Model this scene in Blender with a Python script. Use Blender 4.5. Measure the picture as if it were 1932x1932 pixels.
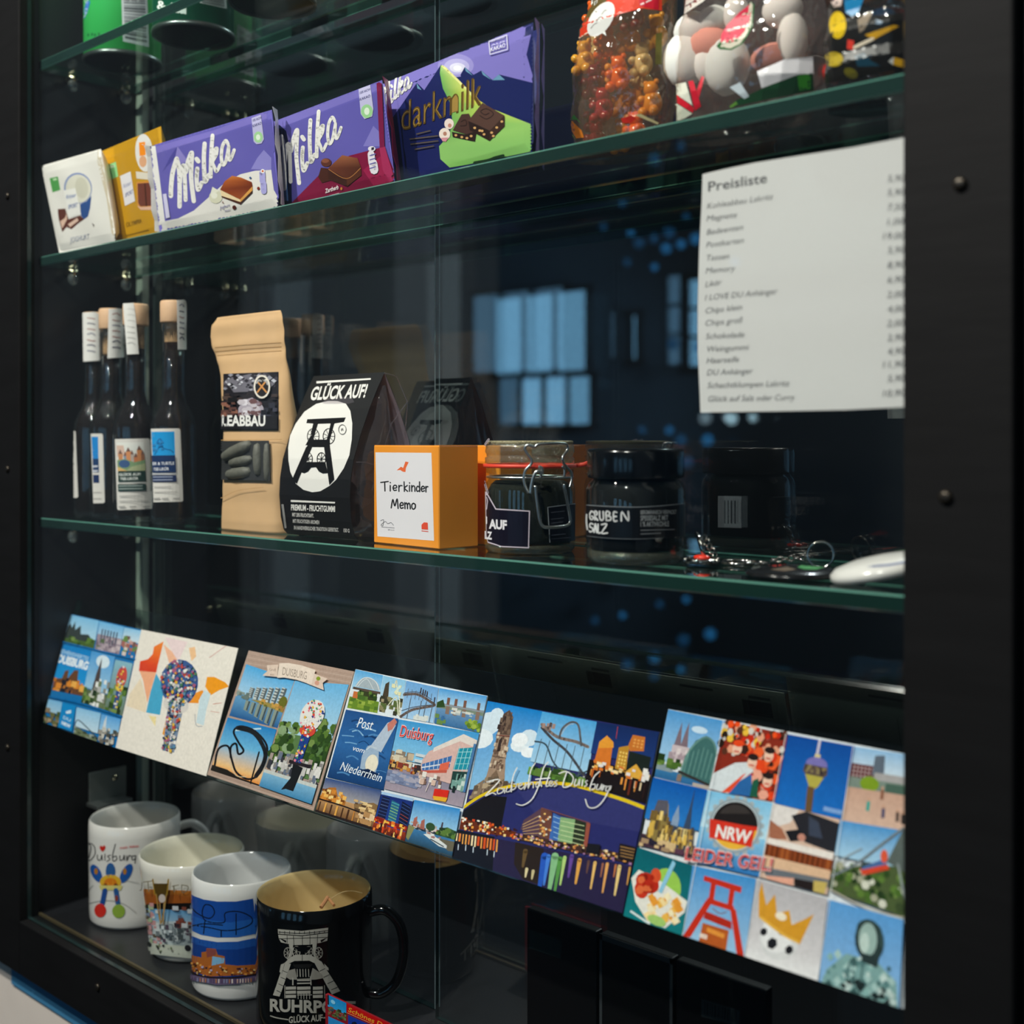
import bpy, bmesh, math, random
from mathutils import Vector, Matrix
from mathutils.bvhtree import BVHTree
from mathutils.geometry import tessellate_polygon

random.seed(7)
S = bpy.context.scene
COL = S.collection
for o in list(bpy.data.objects):
    bpy.data.objects.remove(o, do_unlink=True)

# ---------------------------------------------------------------- camera
F, HY, CPX = 2254.0, 831.0, 966.0            # focal length (px), horizon row, principal column of the 1932 px frame
NX, NZ = .6673, .7448
CX, CY, ZC = 1.1413, -.5726, 1.40            # camera place; cabinet front plane is y = 0, left inner side x = 0
cd = bpy.data.cameras.new('camera')
cam = bpy.data.objects.new('camera', cd)
COL.objects.link(cam)
cam.location = (CX, CY, ZC)
cam.rotation_euler = (math.pi / 2, 0, math.asin(NX))
cd.sensor_fit = 'HORIZONTAL'
cd.sensor_width = 36.0
cd.lens = F / 1932 * 36
cd.shift_y = (HY - 966) / 1932
cd.clip_start = .02
cd.dof.use_dof = True
cd.dof.focus_distance = .88
cd.dof.aperture_fstop = 5.6
S.camera = cam

# ---------------------------------------------------------------- world, lamps, exposure
w = bpy.data.worlds.new('world')
S.world = w
w.use_nodes = True
w.node_tree.nodes['Background'].inputs[0].default_value = (.66, .82, 1, 1)
w.node_tree.nodes['Background'].inputs[1].default_value = .07

def lamp(name, loc, energy, color, radius, spot=None, target=None):
    l = bpy.data.lights.new(name, 'SPOT' if spot else 'POINT')
    l.energy = energy
    l.color = color
    l.shadow_soft_size = radius
    o = bpy.data.objects.new(name, l)
    COL.objects.link(o)
    o.location = loc
    if spot:
        l.spot_size = math.radians(spot)
        l.spot_blend = .5
        d = Vector(target) - Vector(loc)
        o.rotation_euler = d.to_track_quat('-Z', 'Y').to_euler()
    return o

lamp('ceiling_spot', (.10, -1.10, 2.72), 148, (1, .94, .86), .03, 90, (.5, .05, 1.45))
lamp('ceiling_spot', (.95, -1.35, 2.72), 86, (1, .95, .88), .03, 90, (.5, .05, 1.45))
lamp('rear_fill_lamp', (.35, 1.5, 2.75), 85, (.95, .97, 1), .08)  # added fill: brightens the backs of the goods and their mirror images
lamp('pillar_fill_spot', (-.2, -3.2, 2.75), 260, (.85, .93, 1), .06, 60, (-4.2, -4.3, 1.6))  # added fill: aimed at the pillars so their mirror images show
S.view_settings.view_transform = 'Standard'
S.view_settings.look = 'None'
S.view_settings.exposure = 0.0
S.view_settings.gamma = 1.0
S.view_settings.use_curve_mapping = False

# ---------------------------------------------------------------- pixel <-> place
def ray(px, py):
    a = (px - CPX) / F
    return Vector((a * NZ - NX, a * NX + NZ, (HY - py) / F))
EYE = Vector((CX, CY, ZC))
def aty(px, py, y):
    d = ray(px, py); return EYE + d * ((y - CY) / d.y)
def atz(px, py, z):                       # z measured from the camera height
    d = ray(px, py); return EYE + d * (z / d.z)
def atx(px, py, x):
    d = ray(px, py); return EYE + d * ((x - CX) / d.x)
def V(ox, oy, s):                         # points read in a zoomed crop -> frame pixels
    return lambda *p: [(ox + x / s, oy + y / s) for x, y in p]

# ---------------------------------------------------------------- materials
def lin(c):
    if isinstance(c, str):
        c = [int(c[i:i + 2], 16) / 255 for i in (0, 2, 4)]
    return tuple(v / 12.92 if v <= .04045 else ((v + .055) / 1.055) ** 2.4 for v in c)
MATS = {}
def mat(name, col='808080', rough=.5, metal=0, spec=.5, noise=0, nscale=60, bump=0, coat=0, trans=0, emit=None, estr=1, sub=0, stretch=None):
    if name in MATS: return MATS[name]
    m = bpy.data.materials.new(name); m.use_nodes = True
    nt = m.node_tree; b = nt.nodes['Principled BSDF']
    c = lin(col) + (1,)
    b.inputs['Base Color'].default_value = c
    b.inputs['Roughness'].default_value = rough
    b.inputs['Metallic'].default_value = metal
    b.inputs['Specular IOR Level'].default_value = spec
    b.inputs['Coat Weight'].default_value = coat
    b.inputs['Coat Roughness'].default_value = .08
    b.inputs['Transmission Weight'].default_value = trans
    if sub:
        b.inputs['Subsurface Weight'].default_value = sub
        b.inputs['Subsurface Radius'].default_value = (.01, .006, .004)
    if emit:
        b.inputs['Emission Color'].default_value = lin(emit) + (1,)
        b.inputs['Emission Strength'].default_value = estr
    if noise or bump:
        tc = nt.nodes.new('ShaderNodeTexCoord'); n = nt.nodes.new('ShaderNodeTexNoise')
        n.inputs['Scale'].default_value = nscale; n.inputs['Detail'].default_value = 5
        if stretch:
            mp = nt.nodes.new('ShaderNodeMapping'); mp.inputs['Scale'].default_value = stretch
            nt.links.new(tc.outputs['Object'], mp.inputs[0]); nt.links.new(mp.outputs[0], n.inputs['Vector'])
        else:
            nt.links.new(tc.outputs['Object'], n.inputs['Vector'])
        if noise:
            r = nt.nodes.new('ShaderNodeMix'); r.data_type = 'RGBA'
            r.inputs['A'].default_value = tuple(v * (1 - noise) for v in c[:3]) + (1,)
            r.inputs['B'].default_value = tuple(min(1, v * (1 + noise)) for v in c[:3]) + (1,)
            nt.links.new(n.outputs['Fac'], r.inputs['Factor']); nt.links.new(r.outputs['Result'], b.inputs['Base Color'])
        if bump:
            bp = nt.nodes.new('ShaderNodeBump'); bp.inputs['Strength'].default_value = bump; bp.inputs['Distance'].default_value = .002
            nt.links.new(n.outputs['Fac'], bp.inputs['Height']); nt.links.new(bp.outputs[0], b.inputs['Normal'])
    MATS[name] = m
    return m

def film(name, tint=(1, 1, 1), f0=.04, rough=0.0, bump=0, bscale=60, haze=0, hazecol=(.5, .5, .5)):
    """thin clear sheet: see-through tint + mirror share rising towards grazing angles (+ optional haze)"""
    if name in MATS: return MATS[name]
    m = bpy.data.materials.new(name); m.use_nodes = True
    nt = m.node_tree; nt.nodes.clear(); N = nt.nodes.new; L = nt.links.new
    out = N('ShaderNodeOutputMaterial'); tr = N('ShaderNodeBsdfTransparent'); gl = N('ShaderNodeBsdfGlossy'); mx = N('ShaderNodeMixShader')
    tr.inputs[0].default_value = tuple(tint) + (1,)
    gl.inputs['Color'].default_value = (1, 1, 1, 1); gl.inputs['Roughness'].default_value = rough
    g = N('ShaderNodeNewGeometry'); dt = N('ShaderNodeVectorMath'); dt.operation = 'DOT_PRODUCT'
    L(g.outputs['Incoming'], dt.inputs[0]); L(g.outputs['Normal'], dt.inputs[1])
    ab = N('ShaderNodeMath'); ab.operation = 'ABSOLUTE'; L(dt.outputs['Value'], ab.inputs[0])
    om = N('ShaderNodeMath'); om.operation = 'SUBTRACT'; om.inputs[0].default_value = 1; L(ab.outputs[0], om.inputs[1])
    pw = N('ShaderNodeMath'); pw.operation = 'POWER'; pw.inputs[1].default_value = 5; L(om.outputs[0], pw.inputs[0])
    ma = N('ShaderNodeMath'); ma.operation = 'MULTIPLY_ADD'; ma.inputs[1].default_value = 1 - f0; ma.inputs[2].default_value = f0
    L(pw.outputs[0], ma.inputs[0]); L(ma.outputs[0], mx.inputs[0])
    base = tr
    if haze:
        df = N('ShaderNodeBsdfDiffuse'); df.inputs[0].default_value = tuple(hazecol) + (1,)
        m2 = N('ShaderNodeMixShader'); m2.inputs[0].default_value = haze
        L(tr.outputs[0], m2.inputs[1]); L(df.outputs[0], m2.inputs[2]); base = m2
    L(base.outputs[0], mx.inputs[1]); L(gl.outputs[0], mx.inputs[2]); L(mx.outputs[0], out.inputs[0])
    if bump:
        n = N('ShaderNodeTexNoise'); n.inputs['Scale'].default_value = bscale; tc = N('ShaderNodeTexCoord')
        L(tc.outputs['Object'], n.inputs['Vector'])
        bp = N('ShaderNodeBump'); bp.inputs['Strength'].default_value = bump; bp.inputs['Distance'].default_value = .004
        L(n.outputs['Fac'], bp.inputs['Height']); L(bp.outputs[0], gl.inputs['Normal'])
    MATS[name] = m
    return m

def ink(name, rough=.4, spec=.35, grain=0):
    if name in MATS: return MATS[name]
    m = bpy.data.materials.new(name); m.use_nodes = True
    b = m.node_tree.nodes['Principled BSDF']
    a = m.node_tree.nodes.new('ShaderNodeVertexColor'); a.layer_name = 'Col'
    m.node_tree.links.new(a.outputs[0], b.inputs['Base Color'])
    b.inputs['Roughness'].default_value = rough; b.inputs['Specular IOR Level'].default_value = spec
    if grain:      # fine printed grain
        nt = m.node_tree; n = nt.nodes.new('ShaderNodeTexNoise'); tc = nt.nodes.new('ShaderNodeTexCoord'); mr = nt.nodes.new('ShaderNodeMapRange'); mx = nt.nodes.new('ShaderNodeMix')
        n.inputs['Scale'].default_value = 420; n.inputs['Detail'].default_value = 3; n.inputs['Roughness'].default_value = .7
        mr.inputs['From Min'].default_value = .3; mr.inputs['From Max'].default_value = .7; mr.inputs['To Min'].default_value = 1 - grain; mr.inputs['To Max'].default_value = 1 + grain
        mx.data_type = 'RGBA'; mx.blend_type = 'MULTIPLY'; mx.inputs['Factor'].default_value = 1
        nt.links.new(tc.outputs['Object'], n.inputs['Vector']); nt.links.new(n.outputs['Fac'], mr.inputs['Value']); nt.links.new(a.outputs[0], mx.inputs['A']); nt.links.new(mr.outputs[0], mx.inputs['B']); nt.links.new(mx.outputs['Result'], b.inputs['Base Color'])
    MATS[name] = m
    return m

# ---------------------------------------------------------------- objects
def setp(o, label=None, cat=None, group=None, kind=None):
    if label: o['label'] = label
    if cat: o['category'] = cat
    if group: o['group'] = group
    if kind: o['kind'] = kind
    return o
def thing(name, label, cat, loc, group=None):
    o = bpy.data.objects.new(name, None); COL.objects.link(o); o.location = loc; o.empty_display_size = .02
    return setp(o, label, cat, group)
def wloc(o):
    v = Vector((0, 0, 0))
    while o: v += o.location; o = o.parent
    return v
def obj(name, g, m, parent=None, smooth=False, idx=None, origin=None):
    """g = (verts in world space, faces); one mesh object"""
    vs, fs = g
    org = wloc(parent) if parent else (Vector(origin) if origin else Vector((0, 0, 0)))
    me = bpy.data.meshes.new(name)
    me.from_pydata([Vector(v) - org for v in vs], [], fs)
    for x in (m if isinstance(m, (list, tuple)) else [m]): me.materials.append(x)
    if idx: me.polygons.foreach_set('material_index', idx)
    if smooth: me.polygons.foreach_set('use_smooth', [True] * len(me.polygons))
    me.validate(); me.update()
    o = bpy.data.objects.new(name, me); COL.objects.link(o)
    if parent: o.parent = parent
    else: o.location = org
    return o
def solid(name, g, m, label, cat, group=None, smooth=False, idx=None):
    vs = [Vector(v) for v in g[0]]
    n = len(vs); c = sum(vs, Vector()) / n; c.z = min(v.z for v in vs)
    return setp(obj(name, g, m, None, smooth, idx, c), label, cat, group)
def struct(name, g, m, **k):
    return setp(obj(name, g, m, **k), kind='structure')
def join(*gs):
    V_, F_ = [], []
    for v, f in gs:
        n = len(V_); V_ += list(v); F_ += [tuple(i + n for i in q) for q in f]
    return V_, F_
def box(x0, x1, y0, y1, z0, z1, bev=0, seg=2):
    vs = [(x, y, z) for z in (z0, z1) for y in (y0, y1) for x in (x0, x1)]
    fs = [(0, 2, 3, 1), (4, 5, 7, 6), (0, 1, 5, 4), (2, 6, 7, 3), (0, 4, 6, 2), (1, 3, 7, 5)]
    return bevel((vs, fs), bev, seg) if bev else (vs, fs)
def bevel(g, w_, seg=2):
    bm = bmesh.new()
    vv = [bm.verts.new(v) for v in g[0]]
    for f in g[1]: bm.faces.new([vv[i] for i in f])
    bmesh.ops.bevel(bm, geom=bm.edges[:], offset=w_, segments=seg, affect='EDGES', profile=.5)
    bm.verts.index_update()
    r = ([v.co.copy() for v in bm.verts], [tuple(v.index for v in f.verts) for f in bm.faces]); bm.free()
    return r
def lathe(prof, c, n=48, caps=True):
    """prof: (r, z) from bottom to top; c: (x, y, z0) world"""
    vs, fs = [], []
    for r, z in prof:
        for k in range(n):
            a = 2 * math.pi * k / n
            vs.append((c[0] + r * math.cos(a), c[1] + r * math.sin(a), c[2] + z))
    for i in range(len(prof) - 1):
        for k in range(n):
            k2 = (k + 1) % n
            fs.append((i * n + k, i * n + k2, (i + 1) * n + k2, (i + 1) * n + k))
    if caps:
        if prof[0][0] > 1e-5: fs.append(tuple(range(n - 1, -1, -1)))
        if prof[-1][0] > 1e-5: fs.append(tuple((len(prof) - 1) * n + k for k in range(n)))
    return vs, fs
def tube(pts, r, n=8, close=False):
    pts = [Vector(p) for p in pts]; vs, fs = [], []
    m = len(pts); ref = Vector((.13, .31, .94))
    for i, p in enumerate(pts):
        a = pts[(i - 1) % m] if (close or i) else p
        b = pts[(i + 1) % m] if (close or i < m - 1) else p
        t = (b - a).normalized(); u = t.cross(ref)
        if u.length < .1: u = t.cross(Vector((1, 0, 0)))
        u.normalize(); v = t.cross(u)
        rr = r[i] if isinstance(r, (list, tuple)) else r
        for k in range(n):
            an = 2 * math.pi * k / n
            vs.append(p + u * (rr * math.cos(an)) + v * (rr * math.sin(an)))
    for i in range(m if close else m - 1):
        j = (i + 1) % m
        for k in range(n):
            k2 = (k + 1) % n
            fs.append((i * n + k, i * n + k2, j * n + k2, j * n + k))
    if not close:
        fs += [tuple(range(n - 1, -1, -1)), tuple((m - 1) * n + k for k in range(n))]
    return vs, fs
def spline(p, n=8, close=False):
    p = [Vector(q) for q in p]; out = []; m = len(p)
    if m < 3: return p
    for i in range(m if close else m - 1):
        g = lambda j: p[j % m] if close else p[max(0, min(m - 1, j))]
        a, b, c, d = g(i - 1), g(i), g(i + 1), g(i + 2)
        for k in range(n):
            t = k / n
            out.append(.5 * (2 * b + (c - a) * t + (2 * a - 5 * b + 4 * c - d) * t * t + (3 * b - a - 3 * c + d) * t ** 3))
    if not close: out.append(p[-1])
    return out
def ball(c, r, sc=(1, 1, 1), nu=14, nv=8, rot=None, jit=0):
    vs, fs = [], []
    R = rot or Matrix.Identity(3)
    for j in range(nv + 1):
        b = math.pi * j / nv
        for i in range(nu):
            a = 2 * math.pi * i / nu
            k = 1 + (random.uniform(-jit, jit) if jit and 0 < j < nv else 0)
            p = Vector((math.sin(b) * math.cos(a) * sc[0], math.sin(b) * math.sin(a) * sc[1], -math.cos(b) * sc[2])) * (r * k)
            vs.append(Vector(c) + R @ p)
    for j in range(nv):
        for i in range(nu):
            i2 = (i + 1) % nu
            fs.append((j * nu + i, j * nu + i2, (j + 1) * nu + i2, (j + 1) * nu + i))
    return vs, fs
def disc_x(c, r, x1, n=16):
    """short cylinder along +x from c"""
    p = Vector(c); return tube([p, p + Vector((x1, 0, 0))], r, n)

# ---------------------------------------------------------------- flat print laid on a surface, drawn in frame pixels
class Plane:
    def __init__(s, p, n): s.p, s.n = Vector(p), Vector(n).normalized()
    def hit(s, px, py):
        d = ray(px, py); k = d.dot(s.n)
        t = (s.p - EYE).dot(s.n) / k
        return EYE + d * t, (s.n if k < 0 else -s.n)
class Skin:
    def __init__(s, *gs):
        g = join(*gs); s.b = BVHTree.FromPolygons([Vector(v) for v in g[0]], g[1])
    def hit(s, px, py):
        d = ray(px, py).normalized(); p, n, i, t = s.b.ray_cast(EYE, d)
        if p is None: return None
        return p, (n if n.dot(d) < 0 else -n)
def clipconvex(poly, win):
    def side(a, b, p): return (b[0] - a[0]) * (p[1] - a[1]) - (b[1] - a[1]) * (p[0] - a[0])
    ar = sum(win[i][0] * win[(i + 1) % len(win)][1] - win[(i + 1) % len(win)][0] * win[i][1] for i in range(len(win)))
    sg = 1 if ar > 0 else -1
    for i in range(len(win)):
        a, b = win[i], win[(i + 1) % len(win)]; out = []
        for j in range(len(poly)):
            p, q = poly[j], poly[(j + 1) % len(poly)]
            sp, sq = side(a, b, p) * sg, side(a, b, q) * sg
            if sp >= 0: out.append(p)
            if (sp >= 0) != (sq >= 0):
                t = sp / (sp - sq); out.append(tuple(u + (v - u) * t for u, v in zip(p, q)))
        poly = out
        if len(poly) < 3: return []
    return poly
TXT = {}
def textmesh(s, bold):
    k = (s, bold)
    if k in TXT: return TXT[k]
    c = bpy.data.curves.new('t', 'FONT'); c.body = s; c.size = 1; c.resolution_u = 3; c.offset = bold
    o = bpy.data.objects.new('t', c); COL.objects.link(o)
    dg = bpy.context.evaluated_depsgraph_get(); dg.update()
    me = bpy.data.meshes.new_from_object(o.evaluated_get(dg))
    me.calc_loop_triangles()
    vs = [(v.co.x, v.co.y) for v in me.vertices]; ts = [tuple(t.vertices) for t in me.loop_triangles]
    bpy.data.objects.remove(o); bpy.data.curves.remove(c); bpy.data.meshes.remove(me)
    TXT[k] = (vs, ts)
    return TXT[k]
class Art:
    def __init__(s, surf, clip=None, lim=None, base=6e-5, step=4e-6):
        s.surf, s.clip, s.lim, s.base, s.step = surf, clip, lim, base, step
        s.T = []; s.layer = 0
    def tri(s, a, b, c):
        ps = [a, b, c]
        if s.clip:
            ps = clipconvex(ps, s.clip)
            if not ps: return
        for i in range(1, len(ps) - 1): s.T.append((ps[0], ps[i], ps[i + 1], s.layer))
    def poly(s, pts, col, cols=None, up=True):
        if up: s.layer += 1
        c = lin(col) if not cols else None
        P = [tuple(p[:2]) + (c or lin(cols[i])) for i, p in enumerate(pts)]
        if len(P) == 3: s.tri(*P); return
        for t in tessellate_polygon([[Vector((p[0], p[1], 0)) for p in P]]): s.tri(*[P[i] for i in t])
    def ell(s, c, rx, ry, col, n=20, rot=0, up=True, a0=0, a1=360):
        cr, sr = math.cos(rot), math.sin(rot); pts = []
        full = a1 - a0 >= 360
        for k in range(n if full else n + 1):
            a = math.radians(a0 + (a1 - a0) * k / n); x, y = rx * math.cos(a), ry * math.sin(a)
            pts.append((c[0] + x * cr - y * sr, c[1] + x * sr + y * cr))
        s.poly(pts, col, up=up)
    def stroke(s, pts, w, col, smooth=True, close=False, caps=True):
        s.layer += 1
        P = [Vector((p[0], p[1], 0)) for p in pts]
        if smooth and len(P) > 2: P = spline(P, 5, close)
        if close: P.append(P[0])
        n = len(P); W = w if isinstance(w, (list, tuple)) else (w, w)
        for i in range(n - 1):
            a, b = P[i], P[i + 1]; d = b - a
            if d.length < 1e-6: continue
            d.normalize(); q = Vector((-d.y, d.x, 0))
            wa = (W[0] + (W[1] - W[0]) * i / (n - 1)) / 2; wb = (W[0] + (W[1] - W[0]) * (i + 1) / (n - 1)) / 2
            s.poly([a + q * wa, b + q * wb, b - q * wb, a - q * wa], col, up=False)
            if caps: s.ell((b.x, b.y), wb, wb, col, 8, up=False)
        if caps: s.ell((P[0].x, P[0].y), W[0] / 2, W[0] / 2, col, 8, up=False)
    def text(s, t, p0, p1, h, col, bold=0, shear=0):
        """baseline from p0 to p1 (px), h = cap height px or (dx, dy) up vector"""
        vs, ts = textmesh(t, bold)
        if not vs: return
        x0, x1 = min(v[0] for v in vs), max(v[0] for v in vs)
        if not isinstance(h, (tuple, list)): h = (0, -h)
        s.layer += 1; c = lin(col)
        ux, uy = p1[0] - p0[0], p1[1] - p0[1]
        def mp(v):
            a = (v[0] - x0) / (x1 - x0); b = v[1] / .72
            return (p0[0] + ux * a + h[0] * b + shear * b, p0[1] + uy * a + h[1] * b) + c
        M = [mp(v) for v in vs]
        for q in ts: s.tri(*[M[i] for i in q])
    def done(s, name, parent, m=None):
        vs, fs, cs = [], [], []; cache = {}
        def hit(p, L):
            k = (round(p[0], 3), round(p[1], 3))
            if k not in cache: cache[k] = s.surf.hit(p[0], p[1])
            h = cache[k]
            return None if h is None else h[0] + h[1] * (s.base + s.step * L)
        st = list(s.T)
        while st:
            a, b, c, L = st.pop()
            if s.lim:
                e = [(a[0] - b[0]) ** 2 + (a[1] - b[1]) ** 2, (b[0] - c[0]) ** 2 + (b[1] - c[1]) ** 2, (c[0] - a[0]) ** 2 + (c[1] - a[1]) ** 2]
                mx = max(e)
                if mx > s.lim ** 2:
                    i = e.index(mx)
                    a, b, c = [(a, b, c), (b, c, a), (c, a, b)][i]
                    m_ = tuple((u + v) / 2 for u, v in zip(a, b))
                    st += [(a, m_, c, L), (m_, b, c, L)]; continue
            H = [hit(p, L) for p in (a, b, c)]
            if None in H: continue
            n = len(vs); vs += H; fs.append((n, n + 1, n + 2)); cs += [a[2:5], b[2:5], c[2:5]]
        o = obj(name, (vs, fs), m or ink('printed_ink'), parent)
        at = o.data.color_attributes.new('Col', 'FLOAT_COLOR', 'POINT')
        at.data.foreach_set('color', [v for c in cs for v in (c[0], c[1], c[2], 1)])
        return o
class Frame:
    """local 0..1 drawing frame inside a pixel quad (tl, tr, br, bl); v grows downwards"""
    def __init__(s, A, *q): s.A, s.q = A, q
    def p(s, u, v):
        a, b, c, d = s.q
        return tuple((a[i] * (1 - u) + b[i] * u) * (1 - v) + (d[i] * (1 - u) + c[i] * u) * v for i in (0, 1))
    def P(s, pts): return [s.p(*q) for q in pts]
    def poly(s, pts, col): s.A.poly(s.P(pts), col)
    def rect(s, u0, v0, u1, v1, col): s.poly([(u0, v0), (u1, v0), (u1, v1), (u0, v1)], col)
    def grad(s, c0, c1, v0=0, v1=1, u0=0, u1=1): s.A.poly(s.P([(u0, v0), (u1, v0), (u1, v1), (u0, v1)]), None, [c0, c0, c1, c1])
    def line(s, pts, w, col, **k): s.A.stroke(s.P(pts), w, col, **k)
    def ell(s, u, v, ru, rv, col, n=18, a0=0, a1=360):
        s.A.poly(s.P([(u + ru * math.cos(math.radians(a0 + (a1 - a0) * k / n)), v + rv * math.sin(math.radians(a0 + (a1 - a0) * k / n))) for k in range(n if a1 - a0 >= 360 else n + 1)]), col)
    def text(s, t, u0, v0, u1, v1, hv, col, bold=0, shear=0):
        a, b = s.p(u0, v0), s.p(u1, v1); c = s.p(u0, v0 - hv)
        s.A.text(t, a, b, (c[0] - a[0], c[1] - a[1]), col, bold, shear)
    def scat(s, u0, v0, u1, v1, n, cols, su=.05, sv=.05, kind='r'):
        for i in range(n):
            u, v = random.uniform(u0, u1), random.uniform(v0, v1); k = random.uniform(.5, 1.3); c = random.choice(cols)
            a, b = max(0, u - su * k), min(1, u + su * k); e, f = max(0, v - sv * k), min(1, v + sv * k)
            if kind == 'r': s.rect(a, e, b, f, c)
            elif kind == 'd': s.poly([(u, e), (b, v), (u, f), (a, v)], c)
            else: s.poly([(u + (b - u) * math.cos(t * 1.047), v + (f - v) * math.sin(t * 1.047)) for t in range(6)], c)
    def windows(s, u0, v0, u1, v1, nu, nv, col, fu=.6, fv=.6):
        for i in range(nu):
            for j in range(nv):
                a = u0 + (u1 - u0) * (i + .5 - fu / 2) / nu; b = u0 + (u1 - u0) * (i + .5 + fu / 2) / nu
                c = v0 + (v1 - v0) * (j + .5 - fv / 2) / nv; d = v0 + (v1 - v0) * (j + .5 + fv / 2) / nv
                s.rect(a, c, b, d, random.choice(col) if isinstance(col, list) else col)
# ================================================================ room
ZB, ZS_C, ZS_B, ZS_A = ZC - .4707, ZC - .077, ZC + .183, ZC + .3785      # base board, glass shelves (upper faces)
TH = .0095
BLACK = mat('black_lacquer', '0a0a0b', .5, noise=.25, nscale=18, spec=.4)
POSTM = mat('black_stained_wood', '0b0c0d', .65, noise=.5, nscale=14, spec=.15, bump=.15, stretch=(1, 1, 5))
struct('floor', box(-5, 5, -6, 4, -.05, 0), mat('dark_floor', '2a2a2b', .5, noise=.2, nscale=3))
struct('wall_back', box(-5, 5, 3, 3.1, 0, 3.2), mat('unlit_wall', '16191b', .8, noise=.2, nscale=2))
struct('wall_front', box(-5, 5, -6, -5.9, 0, 3.2), mat('street_side_wall', '48647c', .8, noise=.3, nscale=2))
struct('wall_below', box(-1.6, 2.2, -.006, .26, 0, ZC - .5235), mat('white_plaster', 'cfc8be', .75, noise=.05, nscale=30))
struct('wall_left', box(-1.6, -.0905, -.008, .26, ZC - .5235, 3.0), mat('blue_black_wall', '1c2630', .7, noise=.2, nscale=8))
struct('wall_right', box(.9515, 2.4, -.008, .26, ZC - .5235, 3.0), mat('blue_black_wall', '1c2630', .7, noise=.2, nscale=8))
p, q = aty(23, 1838, -.0072), aty(140, 1932, -.0072)
struct('trim_1', box(p.x, 1.2, -.0085, -.006, q.z, ZC - .5235, .0008), mat('blue_band', '3b789e', .5))

def vm(px, py, y, m=.125):                 # where a thing at depth y in the room behind the camera shows in the glass
    v = aty(px, py, 2 * m - y); return Vector((v.x, y, v.z))
WIN = mat('evening_window_glass', '203040', .3, emit='6ea3c9', estr=2.6)
WFR = mat('window_frame_dark', '20262c', .6)
for i, (x0, y0, x1, y1, nu, nv) in enumerate([(936, 566, 1112, 698, 3, 1), (985, 716, 1120, 800, 3, 1), (812, 570, 842, 652, 1, 1), (1194, 596, 1208, 678, 1, 1), (1300, 530, 1332, 690, 1, 3)]):
    a, b = vm(x0, y0, -5.86), vm(x1, y1, -5.86)
    xa, xb = min(a.x, b.x), max(a.x, b.x); za, zb_ = min(a.z, b.z), max(a.z, b.z)
    r = setp(bpy.data.objects.new('window_%d' % (i + 1), None), 'tall lit blue window of the room facing the cabinet', None, None, 'structure')
    del r['label']; COL.objects.link(r); r.location = ((xa + xb) / 2, -5.86, za)
    obj('window_frame', join(box(xa - .03, xb + .03, -5.9, -5.84, za - .04, za), box(xa - .03, xb + .03, -5.9, -5.84, zb_, zb_ + .04),
        *[box(xa + (xb - xa) * k / nu - .014, xa + (xb - xa) * k / nu + .014, -5.9, -5.85, za, zb_) for k in range(nu + 1)],
        *[box(xa, xb, -5.9, -5.85, za + (zb_ - za) * k / nv - .01, za + (zb_ - za) * k / nv + .01) for k in range(1, nv)]), WFR, r)
    for u in range(nu):
        for v in range(nv):
            obj('pane', box(xa + (xb - xa) * u / nu, xa + (xb - xa) * (u + 1) / nu, -5.89, -5.88, za + (zb_ - za) * v / nv, za + (zb_ - za) * (v + 1) / nv), WIN, r)
for i, x_ in enumerate((-.9, .35, 1.6, 2.9)):      # tall street windows added unseen along the same wall, for blue streaks on jars
    r = setp(bpy.data.objects.new('window_%d' % (i + 6), None), kind='structure'); COL.objects.link(r); r.location = (x_, -5.86, .9)
    obj('window_frame', join(box(x_ - .04, x_ + .74, -5.9, -5.84, .86, .9), box(x_ - .04, x_ + .74, -5.9, -5.84, 2.6, 2.64), *[box(x_ + k * .35 - .03, x_ + k * .35 + .03, -5.9, -5.85, .9, 2.6) for k in range(3)]), WFR, r)
    for k in range(2): obj('pane', box(x_ + k * .35, x_ + (k + 1) * .35, -5.89, -5.88, .9, 2.6), WIN, r)
# pale column standing in the room behind the camera, seen mirrored in the glass
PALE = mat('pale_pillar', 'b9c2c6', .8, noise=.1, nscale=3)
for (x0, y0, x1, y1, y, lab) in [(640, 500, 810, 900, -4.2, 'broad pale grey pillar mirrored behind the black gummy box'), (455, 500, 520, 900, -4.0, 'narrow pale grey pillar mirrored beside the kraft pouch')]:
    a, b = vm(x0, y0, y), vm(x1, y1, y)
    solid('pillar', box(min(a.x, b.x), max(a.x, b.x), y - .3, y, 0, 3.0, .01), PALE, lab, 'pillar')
BULB = mat('blue_bulb_glow', '103050', .3, emit='2f8ad0', estr=1.1)
BULBW = mat('pale_bulb_glow', '506070', .3, emit='bfe4f5', estr=2.2)
for (px, py, r, m_) in [(1318, 452, .03, 0), (1290, 462, .025, 0), (1195, 440, .02, 0), (1325, 655, .03, 0), (1240, 505, .02, 0), (1262, 470, .028, 0),
                     (1385, 790, .03, 1), (1425, 788, .02, 1), (1340, 830, .03, 0), (1300, 1130, .02, 0), (1345, 1195, .03, 0), (1240, 1240, .03, 0), (1290, 1262, .022, 0), (1180, 1160, .02, 0), (1440, 505, .025, 0), (1268, 812, .022, 0), (1352, 870, .03, 0)]:
    v = vm(px, py, -4.6)
    solid('fairy_light', ball(v, r), BULBW if m_ else BULB, 'small glowing blue bulb of a light string mirrored in the glass' if not m_ else 'small glowing white bulb of a light string mirrored in the glass', 'light', 'blue fairy lights behind the camera' if not m_ else 'white fairy lights behind the camera')

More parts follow.
